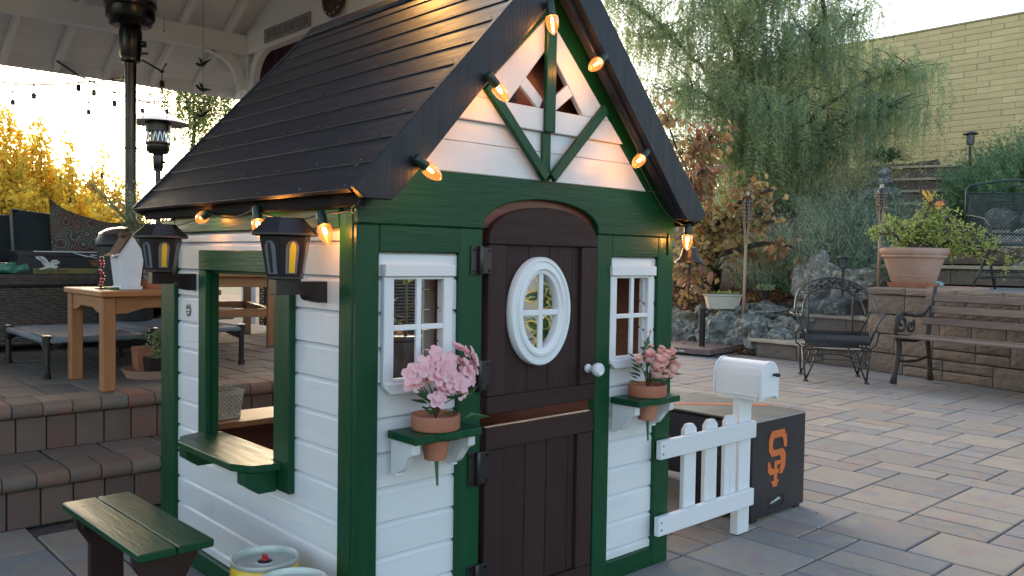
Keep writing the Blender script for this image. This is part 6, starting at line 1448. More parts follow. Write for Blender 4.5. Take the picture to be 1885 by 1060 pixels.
# ================================================================= STRING LIGHTS ACROSS THE SKY
def span(lab, pts, socks, seed=0, far=1.):
    t = thing('festoon_lights', lab, 'string lights', pts[0], 'unlit festoon strings beyond the gazebo')
    part('wire', MB().tube(pts, .0085*far, 4), 'black_metal', t)
    for s_ in socks:
        c = Vector(s_); d = Vector((0, 0, -1))
        h = part('hanger', MB().lathe([(.010*far, -.012), (.022*far, 0), (.010*far, .010)], c, 8).tube([c, c-Vector((0, 0, .085*far))], .004*far, 4), 'black_metal', t)
        part('socket', MB().lathe([(.012*far, 0), (.021*far, -.012), (.021*far, -.055), (.0, -.058)][::-1], c-Vector((0, 0, .075*far)), 10), 'black_metal', h, smooth=2)
        part('bulb', MB().lathe([(.0, -.115), (.014, -.105), (.020, -.085), (.014, -.06)], c-Vector((0, 0, .075*far)), 8), 'pane_clear', h, smooth=True)
span('upper festoon string of unlit black sockets crossing behind the heater pole', [(.8, 7.51, 2.61), (1.03, 7.29, 2.59), (1.21, 7.12, 2.6), (1.45, 6.91, 2.63), (1.31, 5.66, 2.46), (1.29, 5.25, 2.55)], [(1.03, 7.29, 2.59), (1.45, 6.91, 2.63)])
span('slanting festoon string running down from the gazebo eave', [(.88, 5.93, 2.57), (1.1, 6.14, 2.52), (1.29, 6.37, 2.52), (1.59, 6.77, 2.53), (2.0, 7.21, 2.56), (2.42, 7.64, 2.61)], [(1.1, 6.14, 2.52), (1.59, 6.77, 2.53)])
span('lowest festoon string of small unlit sockets over the yellow trees', [(.4, 8.8, 2.85), (1.03, 8.66, 2.74), (1.13, 8.57, 2.71), (1.54, 8.6, 2.7), (1.91, 8.67, 2.72), (2.5, 8.66, 2.81), (2.83, 8.78, 2.86), (3.4, 8.9, 2.95)], [(1.13, 8.57, 2.71), (1.91, 8.67, 2.72), (2.5, 8.66, 2.81), (2.83, 8.78, 2.86)], far=1.1)
span('short festoon end with one bulb right under the eave', [(1.40, 5.5, 2.60), (1.51, 5.35, 2.50), (1.6, 5.5, 2.60)], [(1.51, 5.35, 2.50)])

# ================================================================= PATIO HEATERS
def heater(lab, x, y, zb, k, hz_, hood=True, m1='dark_steel', m2='dark_steel'):
    """k scales radii, hz_ = height of the burner bottom"""
    t = thing('patio_heater', lab, 'patio heater', (x, y, zb), 'tall gas patio heaters')
    c = (x, y, 0)
    part('tank_housing', MB().lathe([(.23*k, zb+.02), (.23*k, zb+.10), (.19*k, zb+.12), (.17*k, zb+.68), (.05*k, zb+.78), (0, zb+.78)], c, 28), m1, t, smooth=2)
    part('pole', MB().lathe([(.036*k, zb+.78), (.036*k, hz_-.20*k)], c, 18), m1, t, smooth=2)
    part('pole_collar', MB().lathe([(.037*k, zb+1.30), (.042*k, zb+1.302), (.042*k, zb+1.312), (.037*k, zb+1.314)], c, 18), m1, t, smooth=2)
    part('valve_housing', MB().lathe([(.038*k, hz_-.235*k), (.062*k, hz_-.225*k), (.060*k, hz_-.20*k), (.066*k, hz_-.19*k), (.072*k, hz_-.03*k), (.062*k, hz_), (0, hz_)], c, 22), m2, t, smooth=2)
    part('control_knob', MB().lathe([(.016*k, 0), (.022*k, .012*k), (.020*k, .03*k), (0, .03*k)], (x+.070*k*.73, y-.070*k*.68, hz_-.11*k), 12, rot=Vector((.73, -.68, 0)).to_track_quat('Z', 'Y').to_matrix()), 'black_plastic', t, smooth=2)
    part('igniter', MB().tube([(x+.05*k, y-.05*k, hz_-.17*k), (x+.085*k, y-.08*k, hz_-.17*k)], .008*k, 6), 'black_plastic', t)
    bz = hz_
    b = part('burner_dish', MB().lathe([(.065*k, bz-.002), (.11*k, bz+.004), (.145*k, bz+.045*k), (.152*k, bz+.055*k), (.152*k, bz+.12*k), (.160*k, bz+.125*k), (.163*k, bz+.13*k), (.161*k, bz+.16*k), (0, bz+.16*k)], c, 40), m2, t, smooth=2)
    for i in range(22):
        a = 2*PI*i/22; part('vent_slot', MB().obox((x+.122*k*math.cos(a), y+.122*k*math.sin(a), bz+.0135*k), (.030*k, .008*k, .004), Matrix.Rotation(a, 3, 'Z') @ Matrix.Rotation(R(-38), 3, 'Y')), 'black_plastic', b)
    if hood:
        mb_ = MB()
        for i in range(16):
            a = 2*PI*i/16; a2 = a+PI/16
            mb_.tube([(x+.155*k*math.cos(a), y+.155*k*math.sin(a), bz+.16*k), (x+.140*k*math.cos(a2), y+.140*k*math.sin(a2), bz+.31*k)], .007*k, 4).tube([(x+.155*k*math.cos(a2+PI/16), y+.155*k*math.sin(a2+PI/16), bz+.16*k), (x+.140*k*math.cos(a2), y+.140*k*math.sin(a2), bz+.31*k)], .007*k, 4)
        part('flame_guard', mb_, 'steel', t); part('emitter', MB().lathe([(.10*k, bz+.16*k), (.10*k, bz+.31*k)], c, 20), 'clearish', t, smooth=2)
        part('emitter_cap', MB().lathe([(.165*k, bz+.30*k), (.170*k, bz+.43*k), (.12*k, bz+.46*k), (0, bz+.46*k)], c, 28), m2, t, smooth=2)
        part('hood', MB().lathe([(.40*k, bz+.41*k), (.405*k, bz+.415*k), (.30*k, bz+.475*k), (.12*k, bz+.54*k), (.03*k, bz+.565*k), (0, bz+.57*k)], c, 44, cap=False), 'hoodsteel', t, smooth=2)
    else:
        part('emitter', MB().lathe([(.16*k, bz+.16*k), (.165*k, bz+.22*k), (.165*k, bz+.65*k), (0, bz+.66*k)], c, 30), 'steel', t, smooth=2)
    return t
heater('tall dark steel patio heater nearest the sofa, its hood above the frame', .862, 4.14, .40, 1.0, 2.50, hood=False)
heater('distant mushroom patio heater with wide silver hood', 3.19, 10.06, .31, 1.0, 2.365)
lw = part('lower_terrace', MB().box(-8, 5.5, 7.2, 13.0, -.5, .30), 'paver_dark'); lw['kind'] = 'structure'

# ================================================================= WICKER SOFA, CUSHIONS
def weave(mb, P, w_, h_, pitch=.0155, amp=.0035, seg=.034, th=.0068):
    """horizontal strands weaving over and under; P(u,v,o) maps metres to space"""
    rows = int(h_/pitch); ns = int(w_/seg)
    for r in range(rows):
        b = len(mb.v)
        for i in range(ns+1):
            o = amp*math.cos(PI*(i+(r % 2))); v = (r+.5)*pitch
            mb.v += [tuple(P(i*seg, v-th, o)), tuple(P(i*seg, v, o+.003)), tuple(P(i*seg, v+th, o))]
        for i in range(ns):
            q = b+3*i; mb.f += [(q, q+3, q+4, q+1), (q+1, q+4, q+5, q+2)]
    return mb
sf_ = thing('wicker_sofa', 'dark brown wicker sofa base on the terrace behind the small wooden table', 'sofa', (.1, 4.3, .4))
part('core', MB().box(-.9, .70, 4.062, 4.55, .44, .80), 'wick_back', sf_)
part('woven_front', weave(MB(), lambda u, v, o: Vector((-.9+u, 4.058-o, .45+v)), 1.60, .35), 'wick', sf_, kind='stuff')
part('woven_side', weave(MB(), lambda u, v, o: Vector((.704+o, 4.07+u, .45+v)), .48, .35), 'wick', sf_, kind='stuff')
part('top_rim', MB().box(-.92, .72, 4.03, 4.58, .800, .873), 'wick', sf_, bevel=.02); part('top_weave', weave(MB(), lambda u, v, o: Vector((-.91+u, 4.028-o, .812+v)), 1.62, .05, pitch=.012, th=.005), 'wick', sf_, kind='stuff')
for x in (-.86, .64): part('foot', MB().box(x, x+.05, 4.09, 4.14, .4, .45), 'black_plastic', sf_)
part('sofa_back', MB().box(-.9, 1.30, 4.95, 5.05, .4, 1.15), 'wick', sf_, bevel=.02)
part('sofa_seat', MB().box(-.9, 1.28, 4.59, 4.94, .4, .84), 'navy', sf_, bevel=.02)
def cushion(n, lab, x0, x1, y, z0, z1, m, tilt=0., d=.16, grp=None, edge=True, ptop=0.):
    mb_ = MB(); nx, nz = 12, 10; 
    def S(u, v, s_):
        bul = (1-abs(2*u-1)**3)*(1-abs(2*v-1)**3); x = x0+(x1-x0)*u; z = z0+(z1-z0)*v + ptop*(abs(2*u-1)**4)*(v**3) 
        return (x, y+s_*d/2*bul**.6+(v-.5)*.10, z+tilt*(u-.5)*v)
    for s_ in (-1, 1):
        b = len(mb_.v)
        for i in range(nx+1):
            for j in range(nz+1): mb_.v.append(S(i/nx, j/nz, s_))
        mb_.f += [(b+i*(nz+1)+j, b+(i+1)*(nz+1)+j, b+(i+1)*(nz+1)+j+1, b+i*(nz+1)+j+1) for i in range(nx) for j in range(nz)]
    t = thing(n, lab, 'cushion', ((x0+x1)/2, y, z0), grp)
    part('cover', mb_, m, t, smooth=True)
    if edge:
        e = [S(i/nx, 1, 0) for i in range(nx+1)]; r_ = [S(1, 1-j/nz, 0) for j in range(nz+1)]; l_ = [S(0, j/nz, 0) for j in range(nz+1)]
        part('piping_edge', MB().tube([(a, b_-.07 if False else b_, c) for a, b_, c in l_+e+r_], .005, 5), 'piping', t, smooth=True)
    return t
cushion('sofa_cushion', 'dark navy back cushion at the left edge of the photo', -.45, .290, 4.72, .86, 1.255, 'navy', grp='navy back cushions')
cushion('sofa_cushion', 'dark navy back cushion left of the patterned pillow', -.45+.755, .93, 4.74, .86, 1.265, 'navy', tilt=-.07, grp='navy back cushions')
cushion('sofa_cushion', 'dark navy back cushion mostly hidden behind the patterned pillow', 0.95, 1.28, 4.82, .86, 1.235, 'navy', grp='navy back cushions', edge=False)
cushion('throw_pillow', 'maroon and teal patterned throw pillow leaning on the navy cushions', .500, 1.10, 4.60, .84, 1.245, 'pillow', tilt=-.15, d=.13, edge=False, ptop=.06)
# folded piping outline on first cushion front, seen as pale line
part('piping_line', MB().tube([(.02, 4.60, .885), (.23, 4.60, .885), (.265, 4.60, .93), (.275, 4.62, 1.05), (.285, 4.70, 1.245)], .004, 4), 'piping', bpy.data.objects['sofa_cushion'])
# shoe box
bo = thing('shoe_box', 'black printed boot box with white eagle emblem and khaki lettered band', 'box', (.45, 4.33, .874))
part('carton', MB().box(.212, .690, 4.18, 4.46, .874, 1.012), 'cardboard', bo, bevel=.002); part('box_lid', MB().box(.205, .697, 4.172, 4.468, .985, 1.020), 'cardboard', bo, bevel=.002)
part('printed_band', MB().box(.292, .6895, 4.1775, 4.1798, .876, .910), 'khaki', bo)
part('white_edge', MB().box(.292, .690, 4.1695, 4.1716, 1.012, 1.0185), 'print_white', bo)
for k, (p, q) in enumerate((((.52, 1.010), (.60, .985)), ((.60, .985), (.66, .995)), ((.55, 1.002), (.67, .975)), ((.62, 1.0), (.69, .99)))):
    part('lace_print', MB().tube([(p[0], 4.1692, p[1]), (q[0], 4.1692, q[1])], .003, 4), 'print_white', bo)
def flat(name, pts, y, m, par): return part(name, MB().prism(pts, y, y+.0012, 'y'), m, par)
ex, ez = .385, .935
flat('eagle_wing', [(ex-.085, ez+.055), (ex-.07, ez+.062), (ex-.045, ez+.055), (ex-.02, ez+.035), (ex+.005, ez+.0), (ex-.01, ez-.012), (ex-.035, ez-.005), (ex-.05, ez+.02), (ex-.075, ez+.035)], 4.1768, 'print_white', bo)
flat('eagle_wing', [(ex+.0, ez+.01), (ex+.015, ez+.027), (ex+.04, ez+.028), (ex+.06, ez+.014), (ex+.045, ez+.0), (ex+.01, ez-.005)], 4.1768, 'print_white', bo)
flat('eagle_body', [(ex-.02, ez+.0), (ex+.01, ez-.002), (ex+.05, ez-.012), (ex+.035, ez-.026), (ex+.0, ez-.022), (ex-.025, ez-.028), (ex-.055, ez-.036), (ex-.06, ez-.028), (ex-.03, ez-.016)], 4.1756, 'print_white', bo)
def feather(a, b): part('feather_line', MB().tube([(ex+a[0], 4.1764, ez+a[1]), (ex+b[0], 4.1764, ez+b[1])], .0015, 4), 'print_black', bo)
for a, b in (((-.07, .052), (-.02, .008)), ((-.06, .045), (-.03, .006)), ((.012, .018), (.05, .018)), ((.01, .010), (.052, .010))): feather(a, b)
fc = bpy.data.curves.new('lettering', 'FONT'); fc.body = 'Georgia Boot'; fc.size = .034; fc.extrude = .0006; fo = bpy.data.objects.new('tmp', fc); COL.objects.link(fo)
dg = bpy.context.evaluated_depsgraph_get(); me = bpy.data.meshes.new_from_object(fo.evaluated_get(dg)); bpy.data.objects.remove(fo); me.materials.clear(); me.materials.append(MT['print_black'])
o = inst('lettering', me, (.305, 4.1768, .883), bo, rot=(R(90), 0, 0))
single('gift_bag', MB().ico((.17, 4.22, .905), .11, 3, .6, 4, (1.3, .6, .32), 2.5), 'bag', 'crumpled green cellophane bag left of the boot box', 'bag', smooth=True)
# smoker
sm = thing('smoker_grill', 'black drum smoker with grey rimmed lid behind the birdhouse', 'grill', (.66, 3.62, .4))
part('drum', MB().lathe([(.15, .45), (.155, .47), (.155, 1.075), (0, 1.08)], (.66, 3.62, 0), 32), 'black_metal', sm, smooth=2)
part('drum_rim', MB().lathe([(.156, 1.05), (.165, 1.06), (.165, 1.085), (.150, 1.115), (.148, 1.120), (0, 1.122)], (.66, 3.62, 0), 32), 'black_metal', sm, smooth=2)
part('lid', MB().lathe([(.150, 1.123), (.146, 1.132), (.10, 1.158), (.03, 1.170), (0, 1.170)], (.66, 3.62, 0), 32), 'steel', sm, smooth=2)
for a in (0, 2.1, 4.2): part('leg', MB().tube([(.66+.12*math.cos(a), 3.62+.12*math.sin(a), .46), (.66+.14*math.cos(a), 3.62+.14*math.sin(a), .4)], .012, 6), 'black_metal', sm)

# ================================================================= SIDE TABLE WITH BIRDHOUSE ETC.
tb = thing('side_table', 'small square cedar side table at the terrace edge holding the birdhouse', 'table', (.41, 2.45, .4))
part('tabletop', MB().box(.085, .622, 2.165, 2.735, .820, .846), 'cedar_x', tb, bevel=.004)
for (x, y) in ((.098, 2.190), (.098, 2.665), (.545, 2.190), (.545, 2.665)): part('leg', MB().box(x, x+.055, y, y+.055, .401, .8195), 'cedar_z', tb, bevel=.005)
def apron(a, b, ax, c):
    n_ = 12; pts = [(a, .8195), (b, .8195), (b, .745)]
    pts += [(b-.05-(b-a-.10)*k/n_, .745+.022*min(1, 4*min(k/n_, 1-k/n_))) for k in range(n_+1)]; pts += [(a, .745)]
    part('apron', MB().prism(pts, c, c+.02, ax), 'cedar_x' if ax == 'y' else 'cedar_y', tb, bevel=.002)
apron(.1535, .5445, 'y', 2.200); apron(.1535, .5445, 'y', 2.690); apron(2.2455, 2.6645, 'x', .108); apron(2.2455, 2.6645, 'x', .573)
bh = thing('birdhouse', 'tall white wooden birdhouse with brown metal roof on the cedar table', 'birdhouse', (.255, 2.36, .846))
X_ = lambda x: x
face = [(.212, .862), (.294, .862), (.311, 1.005), (.253+.012, 1.088), (.253-.012, 1.088), (.195, 1.005)]
part('front_board', MB().prism(face, 2.300, 2.312, 'y'), 'bird_white', bh, bevel=.0015); part('back_board', MB().prism(face, 2.400, 2.410, 'y'), 'bird_white', bh, bevel=.0015)
part('side_board', MB().add([(.2115, 2.312, .862), (.2115, 2.400, .862), (.1945, 2.400, 1.004), (.1945, 2.312, 1.004), (.2190, 2.312, .862), (.2190, 2.400, .862), (.2020, 2.400, 1.004), (.2020, 2.312, 1.004)], [(0, 1, 2, 3), (4, 7, 6, 5), (0, 3, 7, 4), (1, 5, 6, 2), (3, 2, 6, 7), (0, 4, 5, 1)]), 'bird_white', bh)
part('side_board', MB().add([(.287, 2.312, .862), (.287, 2.400, .862), (.303, 2.400, 1.004), (.303, 2.312, 1.004), (.294, 2.312, .862), (.294, 2.400, .862), (.310, 2.400, 1.004), (.310, 2.312, 1.004)], [(0, 1, 2, 3), (4, 7, 6, 5), (0, 3, 7, 4), (1, 5, 6, 2), (3, 2, 6, 7), (0, 4, 5, 1)]), 'bird_white', bh)
for s_ in (-1, 1):
    xx = lambda a: .253+s_*a
    part('roof_sheet', MB().prism([(xx(.012), 1.092), (xx(.0), 1.090), (xx(.056), 1.008), (xx(.085), .996), (xx(.086), 1.0), (xx(.060), 1.014)], 2.290 if s_ < 0 else 2.3125, 2.415, 'y'), 'brown_roof' if s_ < 0 else 'bird_white', bh)
    part('eave_trim', MB().prism([(xx(.054), 1.006), (xx(.086), .993), (xx(.086), 1.001), (xx(.058), 1.012)], 2.288, 2.2995, 'y'), 'bird_white', bh)
part('ridge_block', MB().box(.225, .262, 2.33, 2.40, 1.088, 1.104), 'brown_roof', bh, bevel=.002)
part('plinth', MB().box(.205, .302, 2.292, 2.415, .8465, .8615), 'bird_white', bh, bevel=.002); part('moss_pad', MB().box(.165, .2045, 2.31, 2.40, .8465, .8565), 'strap', bh)
fgn = thing('bead_figurine', 'small red and black bead figurine with wings left of the birdhouse', 'figurine', (.158, 2.40, .846))
part('figurine_base', MB().lathe([(.030, .847), (.030, .853), (0, .854)], (.158, 2.40, 0), 14), 'black_plastic', fgn)
for k in range(10):
    r3 = random.Random(k+3); part('bead', MB().ico((.158+r3.uniform(-.010, .012), 2.40+r3.uniform(-.01, .01), .862+.014*k), r3.uniform(.008, .012), 1), 'red' if k % 3 else 'black_plastic', fgn, smooth=True)
part('wing', MB().leaf((.150, 2.40, .955), (-.9, .3, .45), (0, -1, 0), .055, .035), 'brown_roof', fgn)
rp = thing('herb_pot', 'terracotta coloured container with printed label holding tall rosemary', 'potted plant', (.385, 2.43, .846))
part('container', MB().lathe([(.062, .847), (.067, .90), (.074, 1.045), (.070, 1.047), (.067, 1.03), (0, 1.03)], (.385, 2.43, 0), 30), 'terracotta', rp, smooth=2)
part('label_sleeve', MB().lathe([(.0675, .893), (.0685, .898), (.0748, 1.028), (.0740, 1.032)], (.385, 2.43, 0), 30, cap=False), 'label', rp, smooth=2)
r3 = np.random.RandomState(3); P = []; D = []; mb = MB()
for k in range(52):
    a = r3.uniform(0, 2*PI); h = r3.uniform(.14, .40); b = Vector((.375, 2.43, 1.03)); ld = Vector((math.cos(a)*.55, math.sin(a)*.55, 1)).normalized(); pts = [b+ld*h*t+Vector((math.cos(a), math.sin(a), 0))*.10*t*t*h*3 for t in (0, .33, .66, 1)]
    mb.tube(pts, [.0022, .0018, .0014, .0008], 4, cap=False)
    for i in range(int(150*h)+10):
        t = r3.uniform(.15, 1)*3; i0 = min(int(t), 2); p = pts[i0].lerp(pts[i0+1], t-i0); ax = (pts[i0+1]-pts[i0]).normalized(); o = Vector(r3.normal(size=3)); o = (o-ax*o.dot(ax)).normalized(); P.append(p); D.append(o+ax*.8)
part('stems', mb, 'stem', rp); leaves_mesh('foliage', P, D, rv(len(P)), .026, .0036, 'rosemary', rp, kind='stuff')
sa = thing('succulent_saucer', 'terracotta saucer with square pots of trailing pale succulent under the table', 'potted plant', (.46, 2.58, .4))
part('saucer', MB().lathe([(.0, .402), (.145, .402), (.165, .436), (.170, .442), (.160, .443), (.143, .415), (0, .415)], (.475, 2.58, 0), 40), 'terra_pale', sa, smooth=2)
part('square_pot', frus(MB(), Vector((.46, 2.56, .415)), Vector((1, 0, 0)), Vector((0, 1, 0)), .085, .085, .10, .10, 0, .085), 'black_plastic', sa, bevel=.003); part('square_pot', frus(MB(), Vector((.43, 2.66, .415)), Vector((1, 0, 0)), Vector((0, 1, 0)), .07, .07, .09, .09, 0, .13), 'terracotta', sa, bevel=.003)
P = []; D = []
for k in range(34):
    t = k/33; a = -.9+2.6*t; c = Vector((.455+.045*math.cos(a*2.2)+.01, 2.50+.02*math.sin(k), .62-.145*t)) if k < 24 else Vector((.46+r3.uniform(-.05, .05), 2.53, .55+r3.uniform(-.04, .06)))
    for j in range(26): o = Vector(r3.normal(size=3)).normalized(); P.append(c+o*.012); D.append(o)
leaves_mesh('succulent_leaves', P, D, rv(len(P)), .016, .010, 'succulent', sa, kind='stuff'); 
# dog cots
def cot(lab, x0, x1, y0, y1, zt=.585):
    t = thing('dog_cot', lab, 'pet bed', ((x0+x1)/2, (y0+y1)/2, .4), 'raised dog cots')
    mb_ = MB(); nx, ny = 8, 8
    for i in range(nx+1):
        for j in range(ny+1): u, v = i/nx, j/ny; mb_.v.append((x0+.02+(x1-x0-.04)*u, y0+.02+(y1-y0-.04)*v, zt+.012-.035*math.sin(PI*u)*math.sin(PI*v)))
    mb_.f = [(i*(ny+1)+j, (i+1)*(ny+1)+j, (i+1)*(ny+1)+j+1, i*(ny+1)+j+1) for i in range(nx) for j in range(ny)]
    part('fabric', mb_, 'cot_fabric', t, smooth=True)
    mb_ = MB(); [mb_.v.extend([(x0+.05+(x1-x0-.1)*i/nx, y0+.10, zt+.0155-.035*math.sin(PI*i/nx)*math.sin(PI*.12)), (x0+.05+(x1-x0-.1)*i/nx, y0+.30, zt+.0175-.035*math.sin(PI*i/nx)*math.sin(PI*.4))]) for i in range(nx+1)]
    mb_.f = [(2*i, 2*i+1, 2*i+3, 2*i+2) for i in range(nx)]; part('dark_stripe', mb_, 'cot_dark', t, smooth=True)
    for a, b in (((x0, y0), (x1, y0)), ((x1, y0), (x1, y1)), ((x1, y1), (x0, y1)), ((x0, y1), (x0, y0))): part('rail', MB().tube([(a[0], a[1], zt), (b[0], b[1], zt)], .017, 8), 'cot_fabric', t, smooth=True)
    for (x, y) in ((x0, y0), (x1, y0), (x1, y1), (x0, y1)):
        l = part('leg', MB().tube([(x, y, .402), (x, y, zt+.02)], .015, 10), 'black_plastic', t, smooth=2); sx = 1 if x == x0 else -1; sy = 1 if y == y0 else -1
        part('corner_fitting', MB().tube([(x, y, zt-.045), (x+sx*.10, y, zt)], .014, 6).tube([(x, y, zt-.045), (x, y+sy*.10, zt)], .014, 6).lathe([(.019, zt-.03), (.021, zt+.025), (0, zt+.03)], (x, y, 0), 10), 'black_plastic', l, smooth=2)
        part('foot', MB().lathe([(.019, .400), (.019, .425), (.015, .43)], (x, y, 0), 10), 'black_plastic', l)
cot('low grey fabric dog cot with black legs left of the side table', .02, .50, 2.77, 3.54); cot('grey fabric dog cot right of the other, its leg seen through the side window', .53, 1.01, 2.785, 3.54, .60)
# low slatted cedar table seen through the window
dt = thing('low_table', 'light cedar low table with lower shelf seen through the playhouse side window', 'table', (0, 0, 0))
dx_, dy_ = .70, 1.08
part('tabletop', MB().box(-.05, dx_+.02, -.05, dy_+.05, .468, .492), 'cedar_y', dt, bevel=.004)
for (x, y) in ((0, 0), (0, dy_-.06), (dx_-.06, 0), (dx_-.06, dy_-.06)): part('leg', MB().box(x, x+.055, y, y+.055, .002, .467), 'cedar_z', dt, bevel=.003)
for (a, b, c, d) in ((.056, dx_-.061, .01, .04), (.056, dx_-.061, dy_-.05, dy_-.02)):
    for z0, z1 in ((.40, .466), (.20, .255)): part('rail', MB().box(a, b, c, d, z0, z1), 'cedar_x', dt, bevel=.002)
for (a, b, c, d) in ((.01, .04, .056, dy_-.061), (dx_-.05, dx_-.02, .056, dy_-.061)):
    for z0, z1 in ((.40, .466), (.20, .255)): part('rail', MB().box(a, b, c, d, z0, z1), 'cedar_y', dt, bevel=.002)
part('screw', MB().ico((.03, -.002, .43), .006, 1), 'steel', dt)
# leg at world (1.60,3.56) is local (0+dx..): place so that local (.67,.03) sits there
place(dt, (.93, 3.72, .40), R(-16.5))
# wicker armchair behind
def wicker_box(n, lab, x0, x1, y0, y1, z0, z1, cat, pitch=.022, cushm='cot_dark'):
    t = thing(n, lab, cat, ((x0+x1)/2, (y0+y1)/2, .4)); part('core', MB().box(x0, x1, y0, y1, z0, z1), 'wick_back', t)
    part('woven_front', weave(MB(), lambda u, v, o: Vector((x0+u, y0-.004-o, z0+v)), x1-x0, z1-z0, pitch), 'wick', t, kind='stuff'); part('woven_side', weave(MB(), lambda u, v, o: Vector((x0-.004-o, y0+u, z0+v)), y1-y0, z1-z0, pitch), 'wick', t, kind='stuff')
    part('seat_cushion', MB().box(x0+.04, x1-.04, y0-.5, y0-.01, z0+.02, z0+.11), cushm, t, bevel=.03)
    return t
wicker_box('wicker_armchair', 'brown wicker armchair back seen through the side window behind the cedar table', 1.22, 1.80, 4.95, 5.05, .50, .95, 'chair', cushm='grey_plastic')
wicker_box('wicker_armchair', 'brown wicker chair seen through the left front window', 2.02, 2.56, 3.02, 3.12, .42, 1.05, 'chair')
wicker_box('wicker_armchair', 'dark wicker chair far right behind the cedar low table legs', 2.05, 2.6, 4.60, 4.70, .45, .95, 'chair')
# glazed pot with branching plant on the lower step
gp = thing('glazed_pot', 'brown glazed pot with bare stemmed plant seen through the left front window', 'potted plant', (1.46, 1.90, .2))
part('pot', MB().lathe([(.10, .202), (.13, .25), (.165, .45), (.17, .585), (.18, .595), (.182, .615), (.172, .617), (.16, .60), (0, .59)], (1.46, 1.915, 0), 36), 'glaze', gp, smooth=2)
part('stem', MB().tube([(1.50, 1.90, .59), (1.505, 1.9, .75), (1.50, 1.9, .92), (1.50, 1.9, 1.10)], [.009, .008, .007, .006], 6).tube([(1.505, 1.9, .72), (1.54, 1.88, .78), (1.57, 1.86, .86)], .004, 5).tube([(1.49, 1.9, .70), (1.44, 1.9, .71), (1.41, 1.9, .77)], .004, 5), 'stem', gp, smooth=True)
for k in range(26):
    r4 = random.Random(k+50); c = r4.choice(((1.41, 1.9, .78), (1.40, 1.9, .72), (1.55, 1.87, .90), (1.52, 1.9, .88), (1.43, 1.88, .68))); part('leaf', MB().leaf(c, (r4.uniform(-1, 1), r4.uniform(-1, 1), r4.uniform(-.3, 1)), (0, 0, 1), .045, .022), 'jade', gp)

# ================================================================= VARIEGATED PLANT SEEN THROUGH THE OVAL WINDOW
vg = thing('variegated_plant', 'green and yellow variegated rosette plant seen through the oval door window', 'potted plant', (2.32, 1.64, 0))
part('pot', MB().lathe([(.12, .002), (.17, .05), (.20, .42), (.215, .44), (.205, .45), (0, .44)], (2.32, 1.64, 0), 30), 'grey_plastic', vg, smooth=2)
part('stem', MB().tube([(2.36, 1.62, .44), (2.37, 1.60, .62), (2.33, 1.60, .80)], [.022, .018, .014], 7), 'bark', vg, smooth=True)
def rosette(c, ax, n, L_, Wd):
    ax = Vector(ax).normalized(); u = ax.orthogonal().normalized(); v_ = ax.cross(u)
    for k in range(n):
        a = k*2.39996; q = (k+1)/n; o = u*math.cos(a)+v_*math.sin(a); d = (o*(.35+.9*q)+ax*(1.05-.85*q)).normalized(); l = L_*(.45+.55*q); s_ = d.cross(ax).normalized(); nn = s_.cross(d)
        def blade(wf, off, m, lf=1.):
            mb_ = MB(); rows = ((0, .22), (.3, .55), (.6, .95), (.82, .9), (1., .08))
            for t, wv in rows:
                for qq in (-1, 0, 1): mb_.v.append(tuple(Vector(c)+d*l*t*lf+s_*qq*Wd*.5*wv*wf+nn*(abs(qq)*.10*Wd-off)-ax*(t*t*l*.18)))
            mb_.f = [(i*3+j, i*3+j+1, i*3+j+4, i*3+j+3) for i in range(4) for j in range(2)]
            return mb_
        lf_ = part('leaf', blade(1., 0, 'agave_out'), 'agave_out', vg, smooth=True); part('leaf_centre', blade(.62, -.0022, 'agave_in', .93), 'agave_in', lf_, smooth=True)
rosette((2.30, 1.58, .81), (-.62, -.70, .42), 20, .21, .085); rosette((2.12, 1.48, .62), (-.6, -.7, -.15), 12, .14, .06); rosette((2.45, 1.55, .62), (-.2, -.8, .3), 12, .13, .05)
strappy('spider_plant', 'striped strappy plant behind the variegated rosettes', (2.65, 1.85, .45), 240, .75, .03, m='strap', seed=12, droop=.5)

# ================================================================= TREES AND HOUSE ON THE LEFT SKYLINE
def golden(lab, x, y, h, r, seed, n):
    r3 = np.random.RandomState(seed); t = thing('golden_tree', lab, 'tree', (x, y, -.5), 'yellow autumn trees beyond the terrace'); mb = MB(); P = []; D = []
    mb.tube([(x, y, -.5), (x+.03, y, h*.35), (x, y, h*.8)], [.09, .06, .02], 6)
    for k in range(int(46*r/.8)):
        a = r3.uniform(0, 2*PI); q = math.sqrt(r3.rand()); b = Vector((x+math.cos(a)*q*r*.4, y+math.sin(a)*q*r*.4, r3.uniform(.1, .55)*h)); top = Vector((x+math.cos(a)*q*r, y+math.sin(a)*q*r, h*(1-.42*q*q)*r3.uniform(.78, 1.03)))
        if top.z < b.z+.3: top.z = b.z+.4
        mb.tube([b, b.lerp(top, .5)+Vector(r3.normal(size=3))*.04, top], [.012, .008, .004], 4, cap=False)
        for i in range(n):
            s_ = r3.uniform(0, 1); p = b.lerp(top, s_); P.append(p+Vector(r3.normal(size=3))*.115*(1.25-s_*.9)); D.append(Vector(r3.normal(size=3)))
    part('trunk', mb, 'bark', t); leaves_mesh('crown', P, D, rv(len(P)), r3.uniform(.06, .105, len(P)), r3.uniform(.05, .085, len(P)), 'gold', t, kind='stuff')
golden('yellow autumn tree at the left edge of the photo', 2.15, 14.9, 3.95, .75, 1, 150); golden('yellow autumn tree behind the first festoon bulbs', 2.95, 15.1, 3.45, .62, 2, 140); golden('yellow tree with several peaks above the patterned pillow', 3.45, 15.0, 3.2, .60, 3, 140)
golden('yellow tree with a thin spire left of the near heater pole', 4.05, 15.3, 3.15, .45, 4, 120); golden('sparse yellow tree beside the near heater pole', 4.55, 15.3, 2.85, .35, 5, 110); golden('low yellow tree behind the sofa cushions', 3.2, 14.2, 2.45, .9, 6, 150)
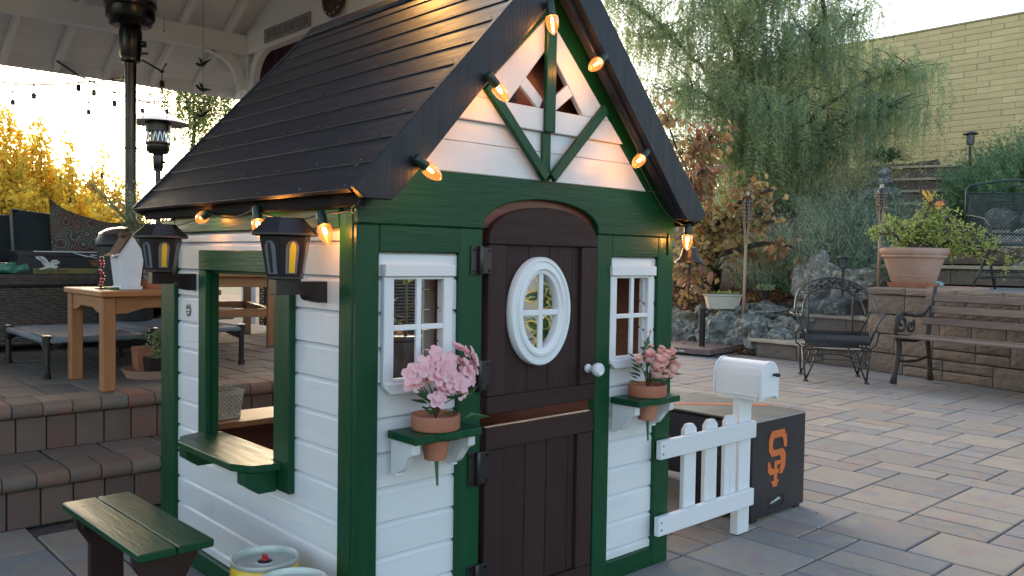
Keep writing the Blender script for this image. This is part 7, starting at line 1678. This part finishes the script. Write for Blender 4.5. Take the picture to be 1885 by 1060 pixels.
golden('orange yellow tree filling the far left behind the cushions', 2.3, 14.2, 2.9, .7, 7, 150)
weeping('weeping_tree', 'pale green weeping tree behind the gazebo post', [[(5.35, 14.25, -.4), (5.34, 14.25, 1.8), (5.36, 14.25, 3.3), (5.4, 14.2, 4.3), (5.5, 14.1, 5.0)],
    [(5.36, 14.2, 3.4), (5.7, 13.9, 4.2), (6.1, 13.6, 4.6)], [(5.36, 14.2, 3.6), (5.1, 14.5, 4.2), (4.85, 14.8, 4.5)], [(5.4, 14.2, 4.0), (5.8, 13.9, 4.4), (6.3, 13.4, 4.3)]],
    480, 9, 'willow', (.4, 1.9), .085, .26, .055, spread=.5, skip=9, r0=.07)
hh = thing('far_house', 'distant house with beige ribbed roof above the sofa cushions', 'house', (5.0, 27, -.5))
part('wall', MB().box(0.5, 5.6, 27.4, 31, -.5, 1.95), 'stucco', hh)
rf = part('roof', MB().add([(.2, 26.9, 1.75), (6.15, 26.6, 1.75), (5.45, 28.6, 2.60), (.2, 28.6, 2.60)], [(0, 1, 2, 3)]).add([(.2, 26.9, 1.65), (6.15, 26.6, 1.65), (5.45, 28.6, 2.50), (.2, 28.6, 2.50)], [(3, 2, 1, 0)]), 'tile', hh)
part('roof_edge', MB().tube([(.2, 28.6, 2.60), (5.45, 28.6, 2.60), (6.15, 26.6, 1.77)], .05, 5), 'brown_roof', hh)
for k in range(24):
    x = .4+.235*k; part('roof_rib', MB().tube([(x, 26.85, 1.80), (min(x, 5.4), 28.6, 2.64)], .022, 4), 'tile', rf)
mb = MB(); n_ = 60
for i in range(n_+1):
    x = -260+620*i/n_; h = 8+7*mnoise.noise(Vector((x*.012, 3, 0)))+3*mnoise.noise(Vector((x*.05, 7, 0))); mb.v += [(x, 420, -3), (x, 430, max(h, 1.5)), (x, 520, -3)]
mb.f = [(3*i+j, 3*i+3+j, 3*i+4+j, 3*i+1+j) for i in range(n_) for j in range(2)]
hl = part('far_hills', mb, 'hill', smooth=True); hl['kind'] = 'structure'
